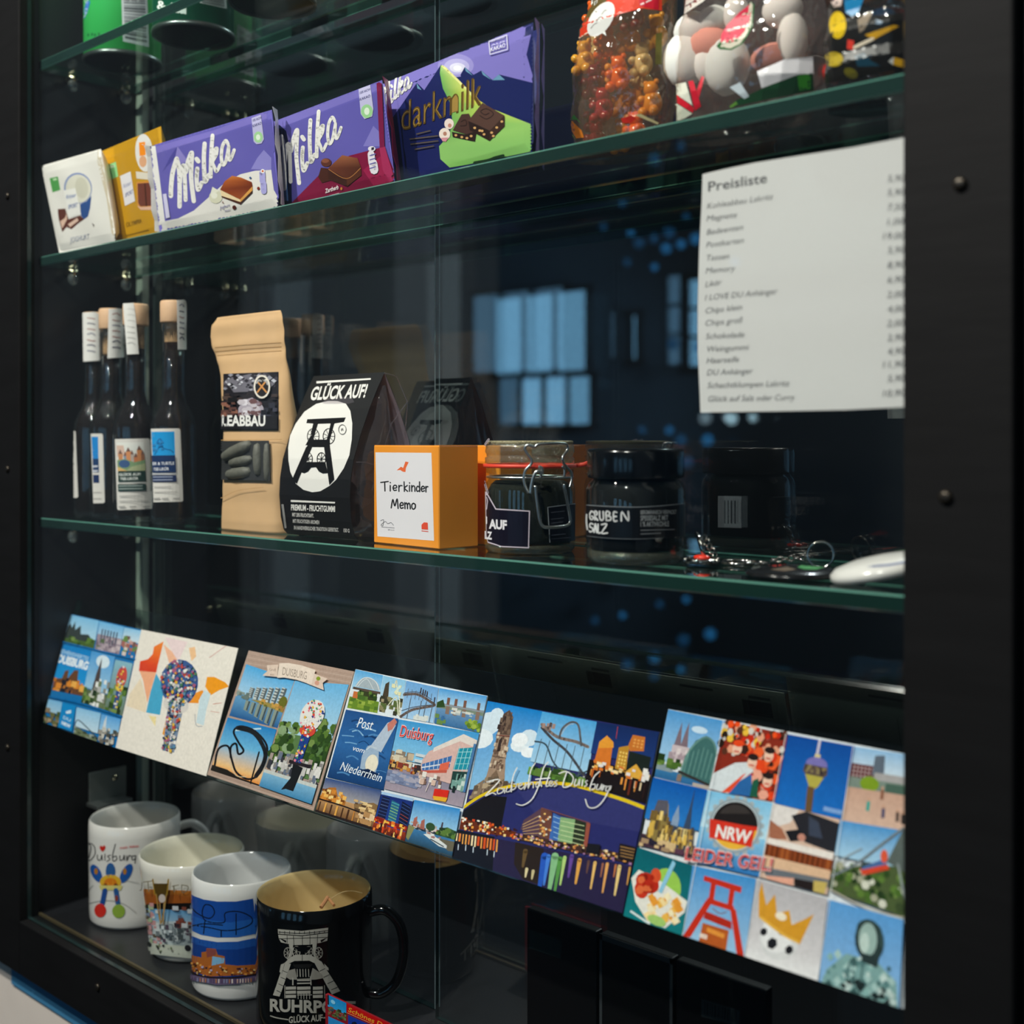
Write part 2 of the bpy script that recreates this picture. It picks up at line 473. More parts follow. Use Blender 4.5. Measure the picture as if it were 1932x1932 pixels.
# ================================================================ display cabinet
cab = thing('display_cabinet', 'black wooden display cabinet with wide frame, holding the glass shelves', 'cabinet', (.45, .12, ZC - .5235))
TOP = ZC + .78
obj('side_panel', box(-.05, -.0068, 0, .262, ZB, TOP), BLACK, cab)
obj('side_panel', box(.915, .951, -.0075, .262, ZB, TOP), BLACK, cab)
obj('base_board', box(-.05, .951, 0, .262, ZC - .5235, ZB), mat('dark_laminate', '1b1c1f', .38, noise=.15, nscale=40), cab)
obj('top_board', box(-.05, .951, 0, .262, TOP, TOP + .02), BLACK, cab)
obj('frame_post', box(-.09, 0, -.023, -.0016, ZC - .5235, TOP, .0012), POSTM, cab)
obj('frame_post', box(.8995, .951, -.023, -.0155, ZC - .4707, TOP, .0012), POSTM, cab)
obj('frame_rail', box(.0005, .951, -.023, 0, ZC - .5235, ZB - .0004, .0012), POSTM, cab)
obj('glass_track', box(.001, .9, -.0034, -.0010, ZB, ZB + .0022), mat('bronze_track', '6b6047', .45, metal=.6), cab)
CHAN = mat('pale_channel', '8b968b', .5)
obj('glass_channel', box(-.0066, .005, .1085, .1165, ZB, TOP), CHAN, cab)
SCR = mat('dark_screw', '3a362f', .35, metal=.8)
for px, py in [(15, 370), (15, 885), (15, 1410), (1785, 938), (1812, 347), (185, 1862)]:
    v = aty(px, py, -.023)
    ps = [(v.x, -.0226, v.z), (v.x, -.0244, v.z), (v.x, -.0252, v.z)]
    sc = obj('screw', tube(ps, [.0034, .0032, .0018], 14), SCR, cab, True)
    obj('screw_slot', box(v.x - .0016, v.x + .0016, -.02535, -.0251, v.z - .0004, v.z + .0004), BLACK, sc)
PINM = mat('pin_metal', 'b9ae93', .25, metal=1)
PINR = film('pin_rubber', (.82, .87, .88), .08, .05, haze=.12)
for zs in (ZS_A, ZS_B, ZS_C):
    for y in (.030, .089, .165, .235):
        z = zs - TH - .004
        pn = obj('shelf_pin', join(disc_x((-.0066, y, z), .0032, .0176, 12), tube([(.005, y, z - .001), (.005, y, z + .0034)], .0048, 12)), PINM, cab, True)
        obj('pin_pad', ball((.006, y, z - .0065), .0052, (1, 1, 1.25), 12, 8), PINR, pn, True)
# small lock plates
LOCK = mat('lock_steel', '8d9391', .35, metal=.9)
v = atx(200, 1480, -.0058)
lk = obj('lock_bracket', join(box(-.0068, -.003, v.y - .02, v.y + .022, v.z - .016, v.z + .016, .0008), box(-.0068, .016, v.y - .022, v.y + .018, v.z - .018, v.z - .014, .0006)), LOCK, cab)
obj('bracket_screw', disc_x((-.0028, v.y + .008, v.z + .006), .003, .0014, 10), PINM, lk, True)

# ---------------------------------------------------------------- glass
GL = film('clear_shelf_glass', (.90, .97, .94), .045, 0)
def edge_mat():
    m = mat('green_glass_edge', '162e29', .14, spec=.6, noise=.3, nscale=9, stretch=(1, 1, .1))
    return m
GE = edge_mat()
GEL = mat('polished_glass_arris', '4f7f72', .12, spec=.7)  # lighter green puts the bright highlight line into the chamfer colour
def shelf(x0, x1, y0, y1, zt, label, group):
    c = .0011; z0 = zt - TH
    pr = [(y0 + c, zt), (y0, zt - c), (y0, z0 + c), (y0 + c, z0), (y1 - c, z0), (y1, z0 + c), (y1, zt - c), (y1 - c, zt)]
    vs = [(x, y, z) for x in (x0, x1) for y, z in pr]
    fs = [(i, (i + 1) % 8, 8 + (i + 1) % 8, 8 + i) for i in range(8)] + [tuple(range(7, -1, -1)), tuple(range(8, 16))]
    ix = [2, 1, 2, 0, 2, 1, 2, 0, 1, 1]
    return solid('glass_shelf', (vs, fs), [GL, GE, GEL], label, 'shelf', group, idx=ix)
for zt, nm in ((ZS_A, 'tins'), (ZS_B, 'chocolate bars'), (ZS_C, 'bottles and jars')):
    shelf(-.0055, .913, 0, .107, zt, 'front glass shelf with green edge carrying the ' + nm, 'glass shelves')
    shelf(-.0055, .913, .1364, .259, zt, 'empty rear glass shelf behind the one carrying the ' + nm, 'glass shelves')
MIR = film('reflective_pane', (.80, .84, .84), .17, 0)
PEDGE = mat('pane_edge_lit', 'd8f4fa', .3, spec=.7)  # near-white colour stands in for light carried to the pane's edge
def pane(name, x0, x1, y0, y1, z0, z1, m, label):
    g = box(x0, x1, y0, y1, z0, z1)
    return solid(name, g, [m, PEDGE, mat('pane_edge_dark', '1c2c2c', .2)], label, 'glass pane', None, idx=[2, 2, 0, 0, 2, 1 if name[0] == 's' else 2])  # other edges get a darkened colour so they do not look lit
pane('sliding_glass_pane', .0065, .4345, .1205, .1265, ZB + .0005, TOP - .001, MIR, 'left sliding glass pane in the middle of the cabinet with bright right edge')
pane('sliding_glass_pane', .4455, .9145, .1105, .1145, ZB + .0005, TOP - .001, MIR, 'right sliding glass pane in the middle of the cabinet, mirroring the jars')
FG = film('clear_front_glass', (.97, .985, .98), .04, 0)
pane('front_glass_pane', .0005, .9145, -.0148, -.0108, ZB + .0005, TOP - .001, FG, 'clear glass pane closing the front of the cabinet, price list taped inside')
# ================================================================ tins on the top shelf
TINB = mat('tin_bottom_steel', '8a9090', .3, metal=.9)
LIDM = mat('tin_lid_plastic', '3b3f40', .3)
tins = []
for x, y, c, lab in [(.046, .062, '37b357', 'bright green snack tin with barcode, nearest the left cabinet side'), (.168, .0645, '0f5a40', 'dark green snack tin second from the left on the top shelf'),
                     (.293, .062, '7d2a20', 'dark red snack tin third from the left on the top shelf'), (.412, .062, '94742c', 'golden brown snack tin mirrored at the right end of the tin row')]:
    t = thing('snack_tin', lab, 'tin', (x, y, ZS_A), 'snack tins on the top shelf')
    b = lathe([(.0365, .0035), (.0372, .004), (.0372, .205)], (x, y, ZS_A), 56)
    obj('tube_body', b, mat('tin_print_' + c, c, .3, spec=.5), t, True)
    obj('bottom_rim', lathe([(.0352, .0018), (.0360, .0), (.0378, .0002), (.0384, .0018), (.0380, .0042), (.0366, .0045), (.0352, .0018)], (x, y, ZS_A), 56, False), TINB, t, True)
    obj('bottom_disc', lathe([(.0, .0016), (.0354, .0016), (.0354, .003), (0, .003)], (x, y, ZS_A), 40, False), mat('tin_bottom_shaded', '202425', .5, metal=.5), t)  # steel darkened: the shade under the tin is in the colour
    obj('lid', lathe([(.0382, .198), (.0386, .199), (.0386, .209), (.037, .211)], (x, y, ZS_A), 40), LIDM, t, True)
    tins.append((t, b))
def barcode(A, q, n=16, bg='e4e4e0', fg='2a2c2c', pad=.08, horiz=False):
    f = Frame(A, *q); f.rect(0, 0, 1, 1, bg)
    x = pad
    while x < 1 - pad:
        wd = random.choice([.02, .03, .045])
        (f.rect(pad, x, 1 - pad, x + wd, fg) if horiz else f.rect(x, pad, x + wd, .82, fg)); x += wd + random.choice([.02, .03, .04])
z = V(0, 0, 2.76)
A = Art(Skin(tins[0][1]), None, 7, 1e-4, 1.5e-5)
A.poly(z((390, -60), (460, -60), (455, 60), (400, 165), (388, 160)), 'dfe6ee')
A.stroke(z((460, 10), (440, 75), (395, 165)), 7, '2f6fc4')
A.ell(z((405, 20))[0], 7, 12, 'e8d04a')
for k, (x0, y0) in enumerate([(455, 175), (475, 172), (490, 175), (510, 170)]): A.poly(z((x0, y0), (x0 + 10, y0), (x0 + 10, y0 + 14), (x0, y0 + 14)), '1d6a38')
A.poly(z((405, 180), (425, 180), (425, 218), (405, 218)), 'cfe8c8')
barcode(A, z((632, -20), (765, -20), (775, 245), (640, 215)), 18, 'c9d0d4', '585e62', horiz=True)
A.done('label_print', tins[0][0], ink('satin_ink', .3))
A = Art(Skin(tins[1][1]), None, 7, 1e-4, 1.5e-5)
A.text('& für', z((818, 45))[0], z((968, 75))[0], 17, 'e6efe9', .02)
A.poly(z((930, 48), (970, 40), (970, 75), (925, 62)), 'dfe9e4')
barcode(A, z((1030, -60), (1175, -60), (1180, 45), (1040, 15)), 14, 'b9c2c2', '4a5254', horiz=True)
A.done('label_print', tins[1][0], ink('satin_ink', .3))
A = Art(Skin(tins[2][1]), None, 7, 1e-4, 1.5e-5)
A.poly(z((1290, -60), (1420, -60), (1430, 40), (1320, 10)), 'b8bcb8')
A.done('label_print', tins[2][0], ink('satin_ink', .3))

# ================================================================ chocolate bars
def choc(name, label, q, yb, yt, ext, thick, col, flap=None, group='chocolate bars on the glass shelf', cat='chocolate bar'):
    tl, tr, br, bl = q
    B0, B1 = aty(*bl, yb[0]), aty(*br, yb[1]); T0, T1 = aty(*tl, yt[0]), aty(*tr, yt[1])
    B0.z = B1.z = ZS_B + .0004
    e0, e1 = ext
    B0, B1 = B0 + (B0 - B1) * e0, B1 + (B1 - B0) * e1
    T0, T1 = T0 + (T0 - T1) * e0, T1 + (T1 - T0) * e1
    back = -((B1 - B0).cross(T0 - B0)).normalized()
    if back.y < 0: back = -back
    nu, nv = 24, 10; vs, fs = [], []
    def pt(u, v, side):
        p = (B0 * (1 - u) + B1 * u) * (1 - v) + (T0 * (1 - u) + T1 * u) * v
        pr = max(0, 1 - abs(2 * u - 1) ** 10) ** .5 * max(0, 1 - abs(2 * v - 1) ** 6) ** .5
        wob = .0005 * math.sin(9 * u + 5 * v) * pr
        return p - back * (.0014 * pr + wob) if side == 0 else p + back * (thick * pr)
    for s_ in (0, 1):
        for j in range(nv + 1):
            for i in range(nu + 1): vs.append(pt(i / nu, j / nv, s_))
    o1 = (nu + 1) * (nv + 1)
    for j in range(nv):
        for i in range(nu):
            a = j * (nu + 1) + i
            fs.append((a, a + 1, a + nu + 2, a + nu + 1)); fs.append((o1 + a, o1 + a + nu + 1, o1 + a + nu + 2, o1 + a + 1))
    for i in range(nu): fs.append((i, o1 + i, o1 + i + 1, i + 1)); a = nv * (nu + 1) + i; fs.append((a, a + 1, o1 + a + 1, o1 + a))
    for j in range(nv): a = j * (nu + 1); fs.append((a, a + nu + 1, o1 + a + nu + 1, o1 + a)); a += nu; fs.append((a, o1 + a, o1 + a + nu + 1, a + nu + 1))
    t = thing(name, label, cat, ((B0 + B1) / 2), group)
    obj('wrapper', (vs, fs), mat('wrapper_' + col, col, .33, spec=.45), t, True)
    front = (vs[:o1], [f for f in fs if max(f) < o1])
    if flap:
        for u, c in flap:
            P0, P1 = (B0, T0) if u == 0 else (B1, T1)
            d = (B1 - B0).normalized() * (1 if u else -1); up = (P1 - P0)
            g = []
            n = 8
            for k in range(n + 1):
                b_ = P0 + up * (k / n * 1.0)
                wv = .0012 * math.sin(k * 2.1)
                g += [b_ + back * (thick * .45), b_ + back * (thick * .45 + .0006), b_ + d * .0045 + back * (wv - .002) + up.normalized() * .0015, b_ + d * .0045 + back * (wv - .0014) + up.normalized() * .0015]
            ff = []
            for k in range(n):
                a, b = 4 * k, 4 * k + 4
                ff += [(a, b, b + 2, a + 2), (a + 1, a + 3, b + 3, b + 1), (a + 2, b + 2, b + 3, a + 3), (a, a + 1, b + 1, b)]
            ff += [(0, 2, 3, 1), (4 * n, 4 * n + 1, 4 * n + 3, 4 * n + 2)]
            obj('seal_flap', (g, ff), mat('wrapper_' + c, c, .33, spec=.45), t)
    return t, front
SAT = ink('wrapper_ink', .32, .45)
LOGO = [  # brush lettering, read at 7.43x from (280, 190)
    ([(318, 1335), (322, 1200), (345, 1000), (400, 812)], 64), ([(400, 812), (432, 950), (442, 1200), (440, 1482)], 62),
    ([(448, 1150), (465, 970), (497, 905), (512, 1020), (525, 1392)], 56), ([(530, 1000), (560, 850), (612, 728), (606, 900), (604, 1100), (640, 1408)], 62),
    ([(690, 950), (680, 1100), (700, 1248), (750, 1150)], 60), ([(680, 815), (705, 850)], 62),
    ([(793, 600), (782, 800), (788, 1000), (800, 1135), (850, 1040)], 60), ([(904, 488), (888, 700), (880, 900), (878, 1066)], 56),
    ([(888, 860), (930, 700), (968, 668), (955, 760), (905, 858), (930, 930), (960, 992), (1010, 900)], 46),
    ([(1122, 610), (1088, 560), (1040, 650), (1028, 800), (1050, 900), (1090, 850), (1122, 700), (1132, 640), (1126, 760), (1142, 832), (1172, 790), (1208, 690)], 48)]
def aff(src, dst):
    a = Matrix(((src[0][0], src[0][1], 1), (src[1][0], src[1][1], 1), (src[2][0], src[2][1], 1))).inverted()
    bx_, by_ = a @ Vector([d[0] for d in dst]), a @ Vector([d[1] for d in dst])
    return lambda p: (p[0] * bx_[0] + p[1] * bx_[1] + bx_[2], p[0] * by_[0] + p[1] * by_[1] + by_[2])
def logo(A, f, col, k=1):
    for pts, wd in LOGO: A.stroke([f(p) for p in pts], wd * k, col)
LM = lambda p: (280 + p[0] / 7.43, 190 + p[1] / 7.43)
SRC3 = [(904, 460), (1213, 680), (640, 1438)]

# white yoghurt square
q = [(78, 313), (190, 281), (220, 452), (112, 474)]
t, fr = choc('chocolate_bar', 'white square chocolate bar with a bowl of yoghurt, far left of the bars', q, (.004, .004), (-.0085, -.0085), (0, 0), .011, 'e6e3dc')
A = Art(Skin(fr), None, 6, 1.2e-4, 1.6e-5); z = V(60, 240, 7.43)
A.poly(z((120, 540), (990, 270), (1190, 1590), (380, 1740)), 'e4e1da')
A.poly(z((930, 300), (1000, 300), (1190, 1580), (1120, 1480), (1050, 1000), (920, 480)), 'cbbfa6')
A.poly(z((250, 715), (368, 690), (402, 880), (292, 915)), '4d9a4c'); A.poly(z((300, 720), (350, 712), (356, 740), (306, 750)), 'b9dcae')
A.ell(z((650, 855))[0], 26.5, 29.5, '7f8fbb', rot=-.15); A.ell(z((655, 862))[0], 24, 27, 'd9d6c6', rot=-.15); A.ell(z((700, 850))[0], 12, 20, 'c9c6b4', rot=-.15)
A.poly(z((680, 1080), (770, 1040), (838, 960), (820, 1130), (790, 1250), (735, 1290), (690, 1240)), '264c8a')
A.poly(z((365, 1150), (470, 1140), (520, 1290), (680, 1235), (735, 1290), (650, 1350), (560, 1430), (490, 1400), (430, 1470), (380, 1290)), '5b2c1f')
A.poly(z((400, 1320), (470, 1270), (490, 1200), (500, 1290), (430, 1420)), 'd8b5a0'); A.poly(z((510, 1360), (640, 1270), (660, 1310), (540, 1400)), 'dbbba8')
A.poly(z((450, 885), (615, 855), (695, 1220), (532, 1262)), 'edebe5')
A.text('Ritter', z((490, 1010))[0], z((625, 975))[0], 8, '4a6aa8', .01); A.text('SPORT', z((515, 1150))[0], z((645, 1115))[0], 8, '37599c', .02)
A.poly(z((845, 1340), (880, 1370), (870, 1400)), '5a4a44')
A.text('JOGHURT', z((540, 1620))[0], z((810, 1560))[0], 10, 'a9adba', .01)
A.done('wrapper_print', t, SAT)
# ochre square
q = [(197, 283), (285, 246), (299, 437), (225, 453)]
t, fr = choc('chocolate_bar', 'ochre yellow square chocolate bar tucked between the white square and a purple bar', q, (.0165, .0165), (.004, .004), (.32, .2), .010, 'b98a12')
A = Art(Skin(fr), None, 6, 1.2e-4, 1.6e-5)
A.poly(z((900, 340), (1760, 20), (1900, 1500), (1200, 1620)), 'bd8c10')
A.poly(z((1015, 320), (1150, 290), (1160, 480), (1040, 510)), 'd19b12')
A.poly(z((1060, 530), (1180, 485), (1215, 690), (1090, 745)), '8ccf8c'); A.poly(z((1080, 545), (1160, 525), (1165, 560), (1085, 580)), 'd6efd0')
A.ell(z((1580, 360))[0], 17, 36, 'dcdad6', rot=-.08); A.poly(z((1505, 215), (1590, 205), (1600, 390), (1515, 405)), 'f08b12'); A.ell(z((1560, 480))[0], 7, 11, 'd9a27a')
A.poly(z((1460, 620), (1650, 640), (1680, 740), (1470, 720)), 'd7cfc0')
A.poly(z((1470, 770), (1690, 750), (1720, 1140), (1520, 1150), (1480, 1080)), 'cf8a3c'); A.poly(z((1485, 790), (1690, 775), (1712, 1100), (1525, 1110), (1495, 1060)), '6b3426'); A.stroke(z((1590, 800), (1610, 1100)), 3, '48200f')
A.poly(z((1480, 1100), (1540, 1120), (1700, 1110), (1705, 1160), (1530, 1160)), 'd9ab92')
A.poly(z((1240, 685), (1388, 620), (1452, 1035), (1310, 1105)), 'dfdce0'); A.text('Ritter', z((1290, 860))[0], z((1400, 800))[0], 8, '7d84ac', .01); A.text('SPORT', z((1315, 985))[0], z((1425, 925))[0], 8, '4c5c94', .02)
A.text('OLYMPIA', z((1325, 1400))[0], z((1545, 1340))[0], 9, '7a5a0c', .01); A.stroke(z((1330, 1520), (1640, 1440)), 1.5, '7a5a0c')
A.done('wrapper_print', t, SAT)

CHW = 'e8e4dc'
def choc_bits(A, z, top, fr_, rt, base):
    A.poly(z(*top[0]), top[1]); A.poly(z(*fr_[0]), fr_[1]); A.poly(z(*rt[0]), rt[1])
# purple bar with white swoosh
q = [(283, 276), (513, 207), (527, 388), (301, 437)]
t, fr = choc('chocolate_bar', 'purple chocolate bar with white swoosh and caramel brown yoghurt piece', q, (.004, .004), (-.0085, -.0085), (0, 0), .0105, '5f58a8', [(0, CHW), (1, CHW)])
A = Art(Skin(fr), None, 6, 1.2e-4, 1.6e-5); z = V(280, 190, 7.43)
A.poly(z((0, 630), (1730, 100), (1900, 1500), (130, 1860)), '635cac')
A.poly(z((110, 640), (900, 420), (1730, 120), (1730, 230), (900, 500), (110, 740)), '7a70bd')
A.poly(z((410, 640), (560, 850), (440, 880), (380, 780)), '8c82c6'); A.poly(z((400, 650), (380, 800), (280, 900), (200, 1000), (300, 800)), '4d4896')
A.poly(z((1620, 690), (1725, 800), (1725, 975), (1440, 960), (1530, 800)), '8b85c9')
A.poly(z((150, 1690), (232, 1690), (420, 1650), (640, 1540), (850, 1352), (1040, 1180), (1290, 1032), (1500, 982), (1725, 970), (1760, 1250), (1900, 1500), (130, 1850)), 'e3dfd8')
A.poly(z((-20, 640), (100, 632), (150, 1000), (235, 1690), (280, 1850), (120, 1880)), 'e9e6e2')
logo(A, LM, 'ece9e3', 1 / 7.43)
A.poly(z((1452, 245), (1580, 198), (1605, 380), (1625, 540), (1590, 600), (1520, 610), (1480, 570), (1465, 400)), 'bdb9de')
for k in range(2): A.text(('100% NACHH', 'KAKAO')[k], z((1468, 300 + 75 * k))[0], z((1590, 255 + 75 * k))[0], 5, '3c3a70', .02)
A.ell(z((1547, 510))[0], 8.5, 10.5, 'a4d49a'); A.ell(z((1545, 512))[0], 4, 5.5, 'e2f0da')
A.ell(z((950, 1350))[0], 12.5, 12, 'd8d6bd'); A.poly(z((905, 1205), (1000, 1265), (870, 1330)), 'e6e4d2'); A.ell(z((930, 1330))[0], 6, 6, 'eceada')
A.poly(z((1012, 1245), (1075, 1130), (1180, 1052), (1300, 1075), (1455, 1140), (1466, 1200), (1292, 1385)), None, ['8a3a12', 'b05a20', 'c97a34', 'b86426', '7a3010', '6a280c', '9c4a18'])
A.poly(z((1012, 1250), (1292, 1385), (1300, 1425), (1030, 1335)), 'efd6a8'); A.poly(z((1292, 1385), (1466, 1200), (1466, 1262), (1300, 1425)), 'd99a48')
A.poly(z((1030, 1332), (1300, 1420), (1300, 1455), (1036, 1352)), '4b230f'); A.poly(z((1300, 1420), (1466, 1258), (1466, 1292), (1300, 1455)), '3a190a')
A.text('Joghurt', z((1010, 1520))[0], z((1150, 1480))[0], 6, '8583a6', .01); A.text('Nuss', z((1080, 1560))[0], z((1155, 1535))[0], 4, '8583a6', .01)
A.ell(z((1212, 1495))[0], 3.6, 4, '55241a'); A.ell(z((1550, 1228))[0], 2.6, 3, '7a2c1e'); A.poly(z((1050, 1400), (1068, 1440), (1040, 1430)), '9a7a70'); A.ell(z((1437, 1080))[0], 2, 2, '3a5a8a')
A.stroke(z((1605, 1010), (1610, 1130)), 11, 'aaa6dc'); A.stroke(z((1622, 1160), (1628, 1270)), 11, 'aaa6dc'); A.ell(z((1612, 988))[0], 4, 4, 'f0eeee'); A.ell(z((1612, 988))[0], 2, 2, 'd2622e')
A.poly(z((212, 1310), (262, 1300), (312, 1635), (255, 1650)), 'cfcbe6')
A.done('wrapper_print', t, SAT)
# purple and crimson bar
q = [(512, 231), (721, 151), (746, 340), (528, 385)]
t, fr = choc('chocolate_bar', 'purple chocolate bar with crimson lower corner and dark chocolate piece', q, (.0185, .005), (.006, -.0075), (.2, 0), .0105, '5c55a2', [(0, '101a3c'), (1, '9c1744')])
A = Art(Skin(fr), None, 6, 1.2e-4, 1.6e-5); z = V(480, 0, 3.116)
A.poly(z((-160, 800), (760, 440), (860, 1090), (-100, 1260)), '615aab')
A.poly(z((100, 715), (750, 465), (752, 520), (100, 770)), '756cb8')
A.poly(z((165, 740), (215, 820), (180, 830)), '8880c4'); A.poly(z((700, 740), (760, 800), (762, 860), (640, 860)), '8079c2')
A.poly(z((-100, 1260), (222, 1190), (400, 1010), (560, 915), (765, 862), (860, 1100)), '7d1038'); A.poly(z((640, 1000), (765, 900), (840, 1060), (700, 1090)), '9a1c48')
A.poly(z((60, 790), (100, 745), (150, 735), (188, 770), (214, 900), (222, 1192), (60, 1230)), '0c1532'); A.poly(z((125, 960), (140, 860), (165, 830), (188, 880), (196, 1060), (205, 1180), (170, 1180), (165, 980), (150, 960), (140, 1050)), '3f5d8c')
logo(A, lambda p: aff(SRC3, [(602, 206), (645, 239), (565, 350)])(p), 'ece9e3', 1 / 8.1)
A.poly(z((614, 515), (682, 490), (702, 640), (695, 685), (650, 700), (628, 670)), 'c2bee0')
for k in range(2): A.text(('100% NACHH', 'KAKAO')[k], z((622, 555 + 38 * k))[0], z((684, 532 + 38 * k))[0], 5, '3c3a70', .02)
A.ell(z((664, 654))[0], 11, 13, '9cd092'); A.ell(z((664, 654))[0], 5, 7, 'e2f0da')
A.ell(z((425, 955))[0], 10, 8, '5d2f20'); A.ell(z((420, 945))[0], 7, 4, '8a5038'); A.poly(z((378, 1040), (395, 985), (440, 990), (450, 1060), (400, 1075)), '47200f')
A.poly(z((435, 990), (520, 912), (610, 930), (630, 985), (545, 1050)), None, ['6a351f', '9a5c3a', '7d4528', '4c2413', '5a2c18']); A.poly(z((435, 990), (545, 1050), (548, 1095), (440, 1055)), '3c1c0f'); A.poly(z((545, 1050), (630, 985), (632, 1030), (548, 1095)), '532a16'); A.stroke(z((440, 995), (545, 1050), (628, 988)), 1.2, 'b5763f')
A.text('Zartherb', z((420, 1135))[0], z((498, 1110))[0], 8, 'f0e4e4', .03); A.stroke(z((445, 1150), (500, 1135)), 1.5, 'd8b8b8'); A.ell(z((515, 1108))[0], 2, 3, 'd08a3a')
A.stroke(z((690, 905), (695, 960)), 13, 'e5dfe6'); A.stroke(z((702, 960), (708, 1000)), 16, 'e5dfe6'); A.ell(z((694, 875))[0], 7, 5, 'e5dfe6'); A.poly(z((692, 868), (708, 864), (708, 880), (692, 884)), '2c2a3a')
for k in range(4): A.stroke(z((684, 915 + 25 * k), (716, 905 + 25 * k)), 2, '6a66a8')
A.poly(z((722, 478), (752, 466), (770, 870), (742, 880)), '7a1440'); A.poly(z((740, 870), (772, 862), (832, 1062), (800, 1070), (760, 1000)), 'a52a56')
A.done('wrapper_print', t, SAT)
# navy bar with green alp
q = [(722, 158), (1006, 42), (1006, 282), (756, 340)]
t, fr = choc('chocolate_bar', 'navy chocolate bar with green alpine slope and gold lettering, right of the bars', q, (.0225, .007), (.011, -.005), (.2, 0), .0105, '171f55', [(0, '101a3c'), (1, '7f75c4')])
A = Art(Skin(fr), None, 6, 1.2e-4, 1.6e-5)
A.poly(z((560, 560), (1645, 128), (1645, 900), (600, 1150)), '18205a')
A.poly(z((600, 560), (1645, 125), (1600, 320), (1650, 490), (1440, 438), (1400, 470), (1335, 415), (1288, 440), (1238, 394), (1212, 440), (1100, 378), (1000, 530), (955, 488), (815, 690), (790, 640), (760, 560)), '8379c7')
A.ell(z((1185, 385))[0], 34, 22, '9e95d6'); A.ell(z((1190, 392))[0], 24, 15, 'bdb6e6'); A.ell(z((1195, 398))[0], 15, 9, 'e4e0f6'); A.ell(z((1195, 400))[0], 8, 5, 'fbfaff')
A.poly(z((1100, 378), (1000, 530), (960, 490), (880, 600), (1000, 700), (1160, 620), (1110, 480)), '18205a'); A.poly(z((1212, 442), (1238, 394), (1290, 440), (1335, 415), (1400, 470), (1440, 438), (1650, 490), (1640, 720), (1400, 640), (1240, 500)), '18205a')
for a, b, c in [((1238, 394), (1285, 445), (1245, 420)), ((1335, 415), (1395, 470), (1345, 440)), ((1440, 438), (1475, 470), (1400, 472)), ((955, 488), (985, 530), (960, 520))]: A.poly(z(a, b, c), '6a9ab8')
A.poly(z((1098, 384), (1128, 395), (1235, 505), (1330, 595), (1400, 640), (1640, 735), (1640, 888), (1250, 968), (1150, 985), (1095, 935), (1088, 860), (1150, 790), (1165, 700), (1150, 600), (1110, 520), (1092, 430)), None, ['a5cf7a', 'c9dd8c', 'd6e070', 'e0dc48', 'c8d858', '9acb6a', '86c066', '7ab858', '84bd60', '8fc46a', '8fc46a', '7db45e', '7cb45a', '74b060', '6aa858', '80bb62'])
A.stroke(z((1110, 390), (1200, 475), (1300, 580)), 4, 'f2ee9a')
logo(A, aff([(904, 460), (1213, 680), (700, 1270)], [(757, 137), (778, 156), (738, 195)]), 'f0eeea', 1 / 13)
A.text('darkmilk', z((866, 772))[0], z((1338, 615))[0], (1, -58), '5e4718', .006); A.text('darkmilk', z((868, 770))[0], z((1336, 613))[0], (1, -57), 'a58440', -.03)
A.ell(z((1148, 728))[0], 9, 10, 'f0dcd4'); A.ell(z((1152, 738))[0], 3.5, 4, 'c98a7a'); A.ell(z((1122, 788))[0], 10.5, 11.5, 'f3e2d6'); A.ell(z((1124, 786))[0], 3.5, 4, 'b8806c'); A.poly(z((1100, 810), (1145, 808), (1130, 832), (1110, 830)), 'd8949c')
A.poly(z((1170, 765), (1222, 672), (1265, 668), (1312, 770), (1250, 790)), '4a3028'); A.poly(z((1165, 775), (1250, 792), (1310, 772), (1300, 832), (1170, 805)), '2b1a14')
A.poly(z((1262, 710), (1345, 605), (1475, 680), (1388, 768)), '553a30'); A.poly(z((1262, 712), (1388, 768), (1386, 828), (1270, 765)), '2b1912'); A.poly(z((1388, 768), (1475, 682), (1475, 742), (1386, 828)), '3b241a')
A.stroke(z((1330, 680), (1370, 700), (1410, 670), (1370, 640), (1335, 655), (1360, 675), (1385, 665)), 1.6, '2f1d18'); A.stroke(z((1215, 740), (1250, 735), (1245, 705), (1220, 715)), 1.3, '2f1d18')
for x_, y_ in [(1300, 752), (1330, 768), (1355, 790), (1400, 780), (1430, 750), (1460, 715), (1410, 800), (1190, 795), (1225, 806), (1255, 812), (1280, 800), (1345, 770)]: A.ell(z((x_, y_))[0], 2.6, 2.2, 'd9a86a')
for k, (x0, x1) in enumerate([(960, 1040), (920, 1085), (925, 1085), (950, 1060)]): A.stroke(z((x0, 788 + 30 * k), (x1, 768 + 30 * k)), 2.2, '5d5140')
A.stroke(z((1385, 245), (1490, 208), (1495, 290), (1392, 320)), 2, 'dedaf2', smooth=False, close=True)
A.text('100% NACHH.', z((1396, 252))[0], z((1480, 225))[0], 3.5, 'dedaf2', .01); A.text('AUS', z((1396, 275))[0], z((1480, 248))[0], 3.5, 'dedaf2', .01); A.text('KAKAO', z((1396, 304))[0], z((1482, 276))[0], 7.5, 'f2f0fa', .015)
A.stroke(z((1300, 955), (1380, 940), (1420, 925), (1470, 912)), 5, '1e3a20')
A.done('wrapper_print', t, SAT)
# second navy bar standing behind it
q = [(726, 163), (1012, 56), (1012, 286), (760, 344)]
choc('chocolate_bar', 'second navy chocolate bar hidden behind the one with the green alp', q, (.056, .044), (.046, .034), (.12, .02), .009, '1a2360', [(1, '7a70c0')])
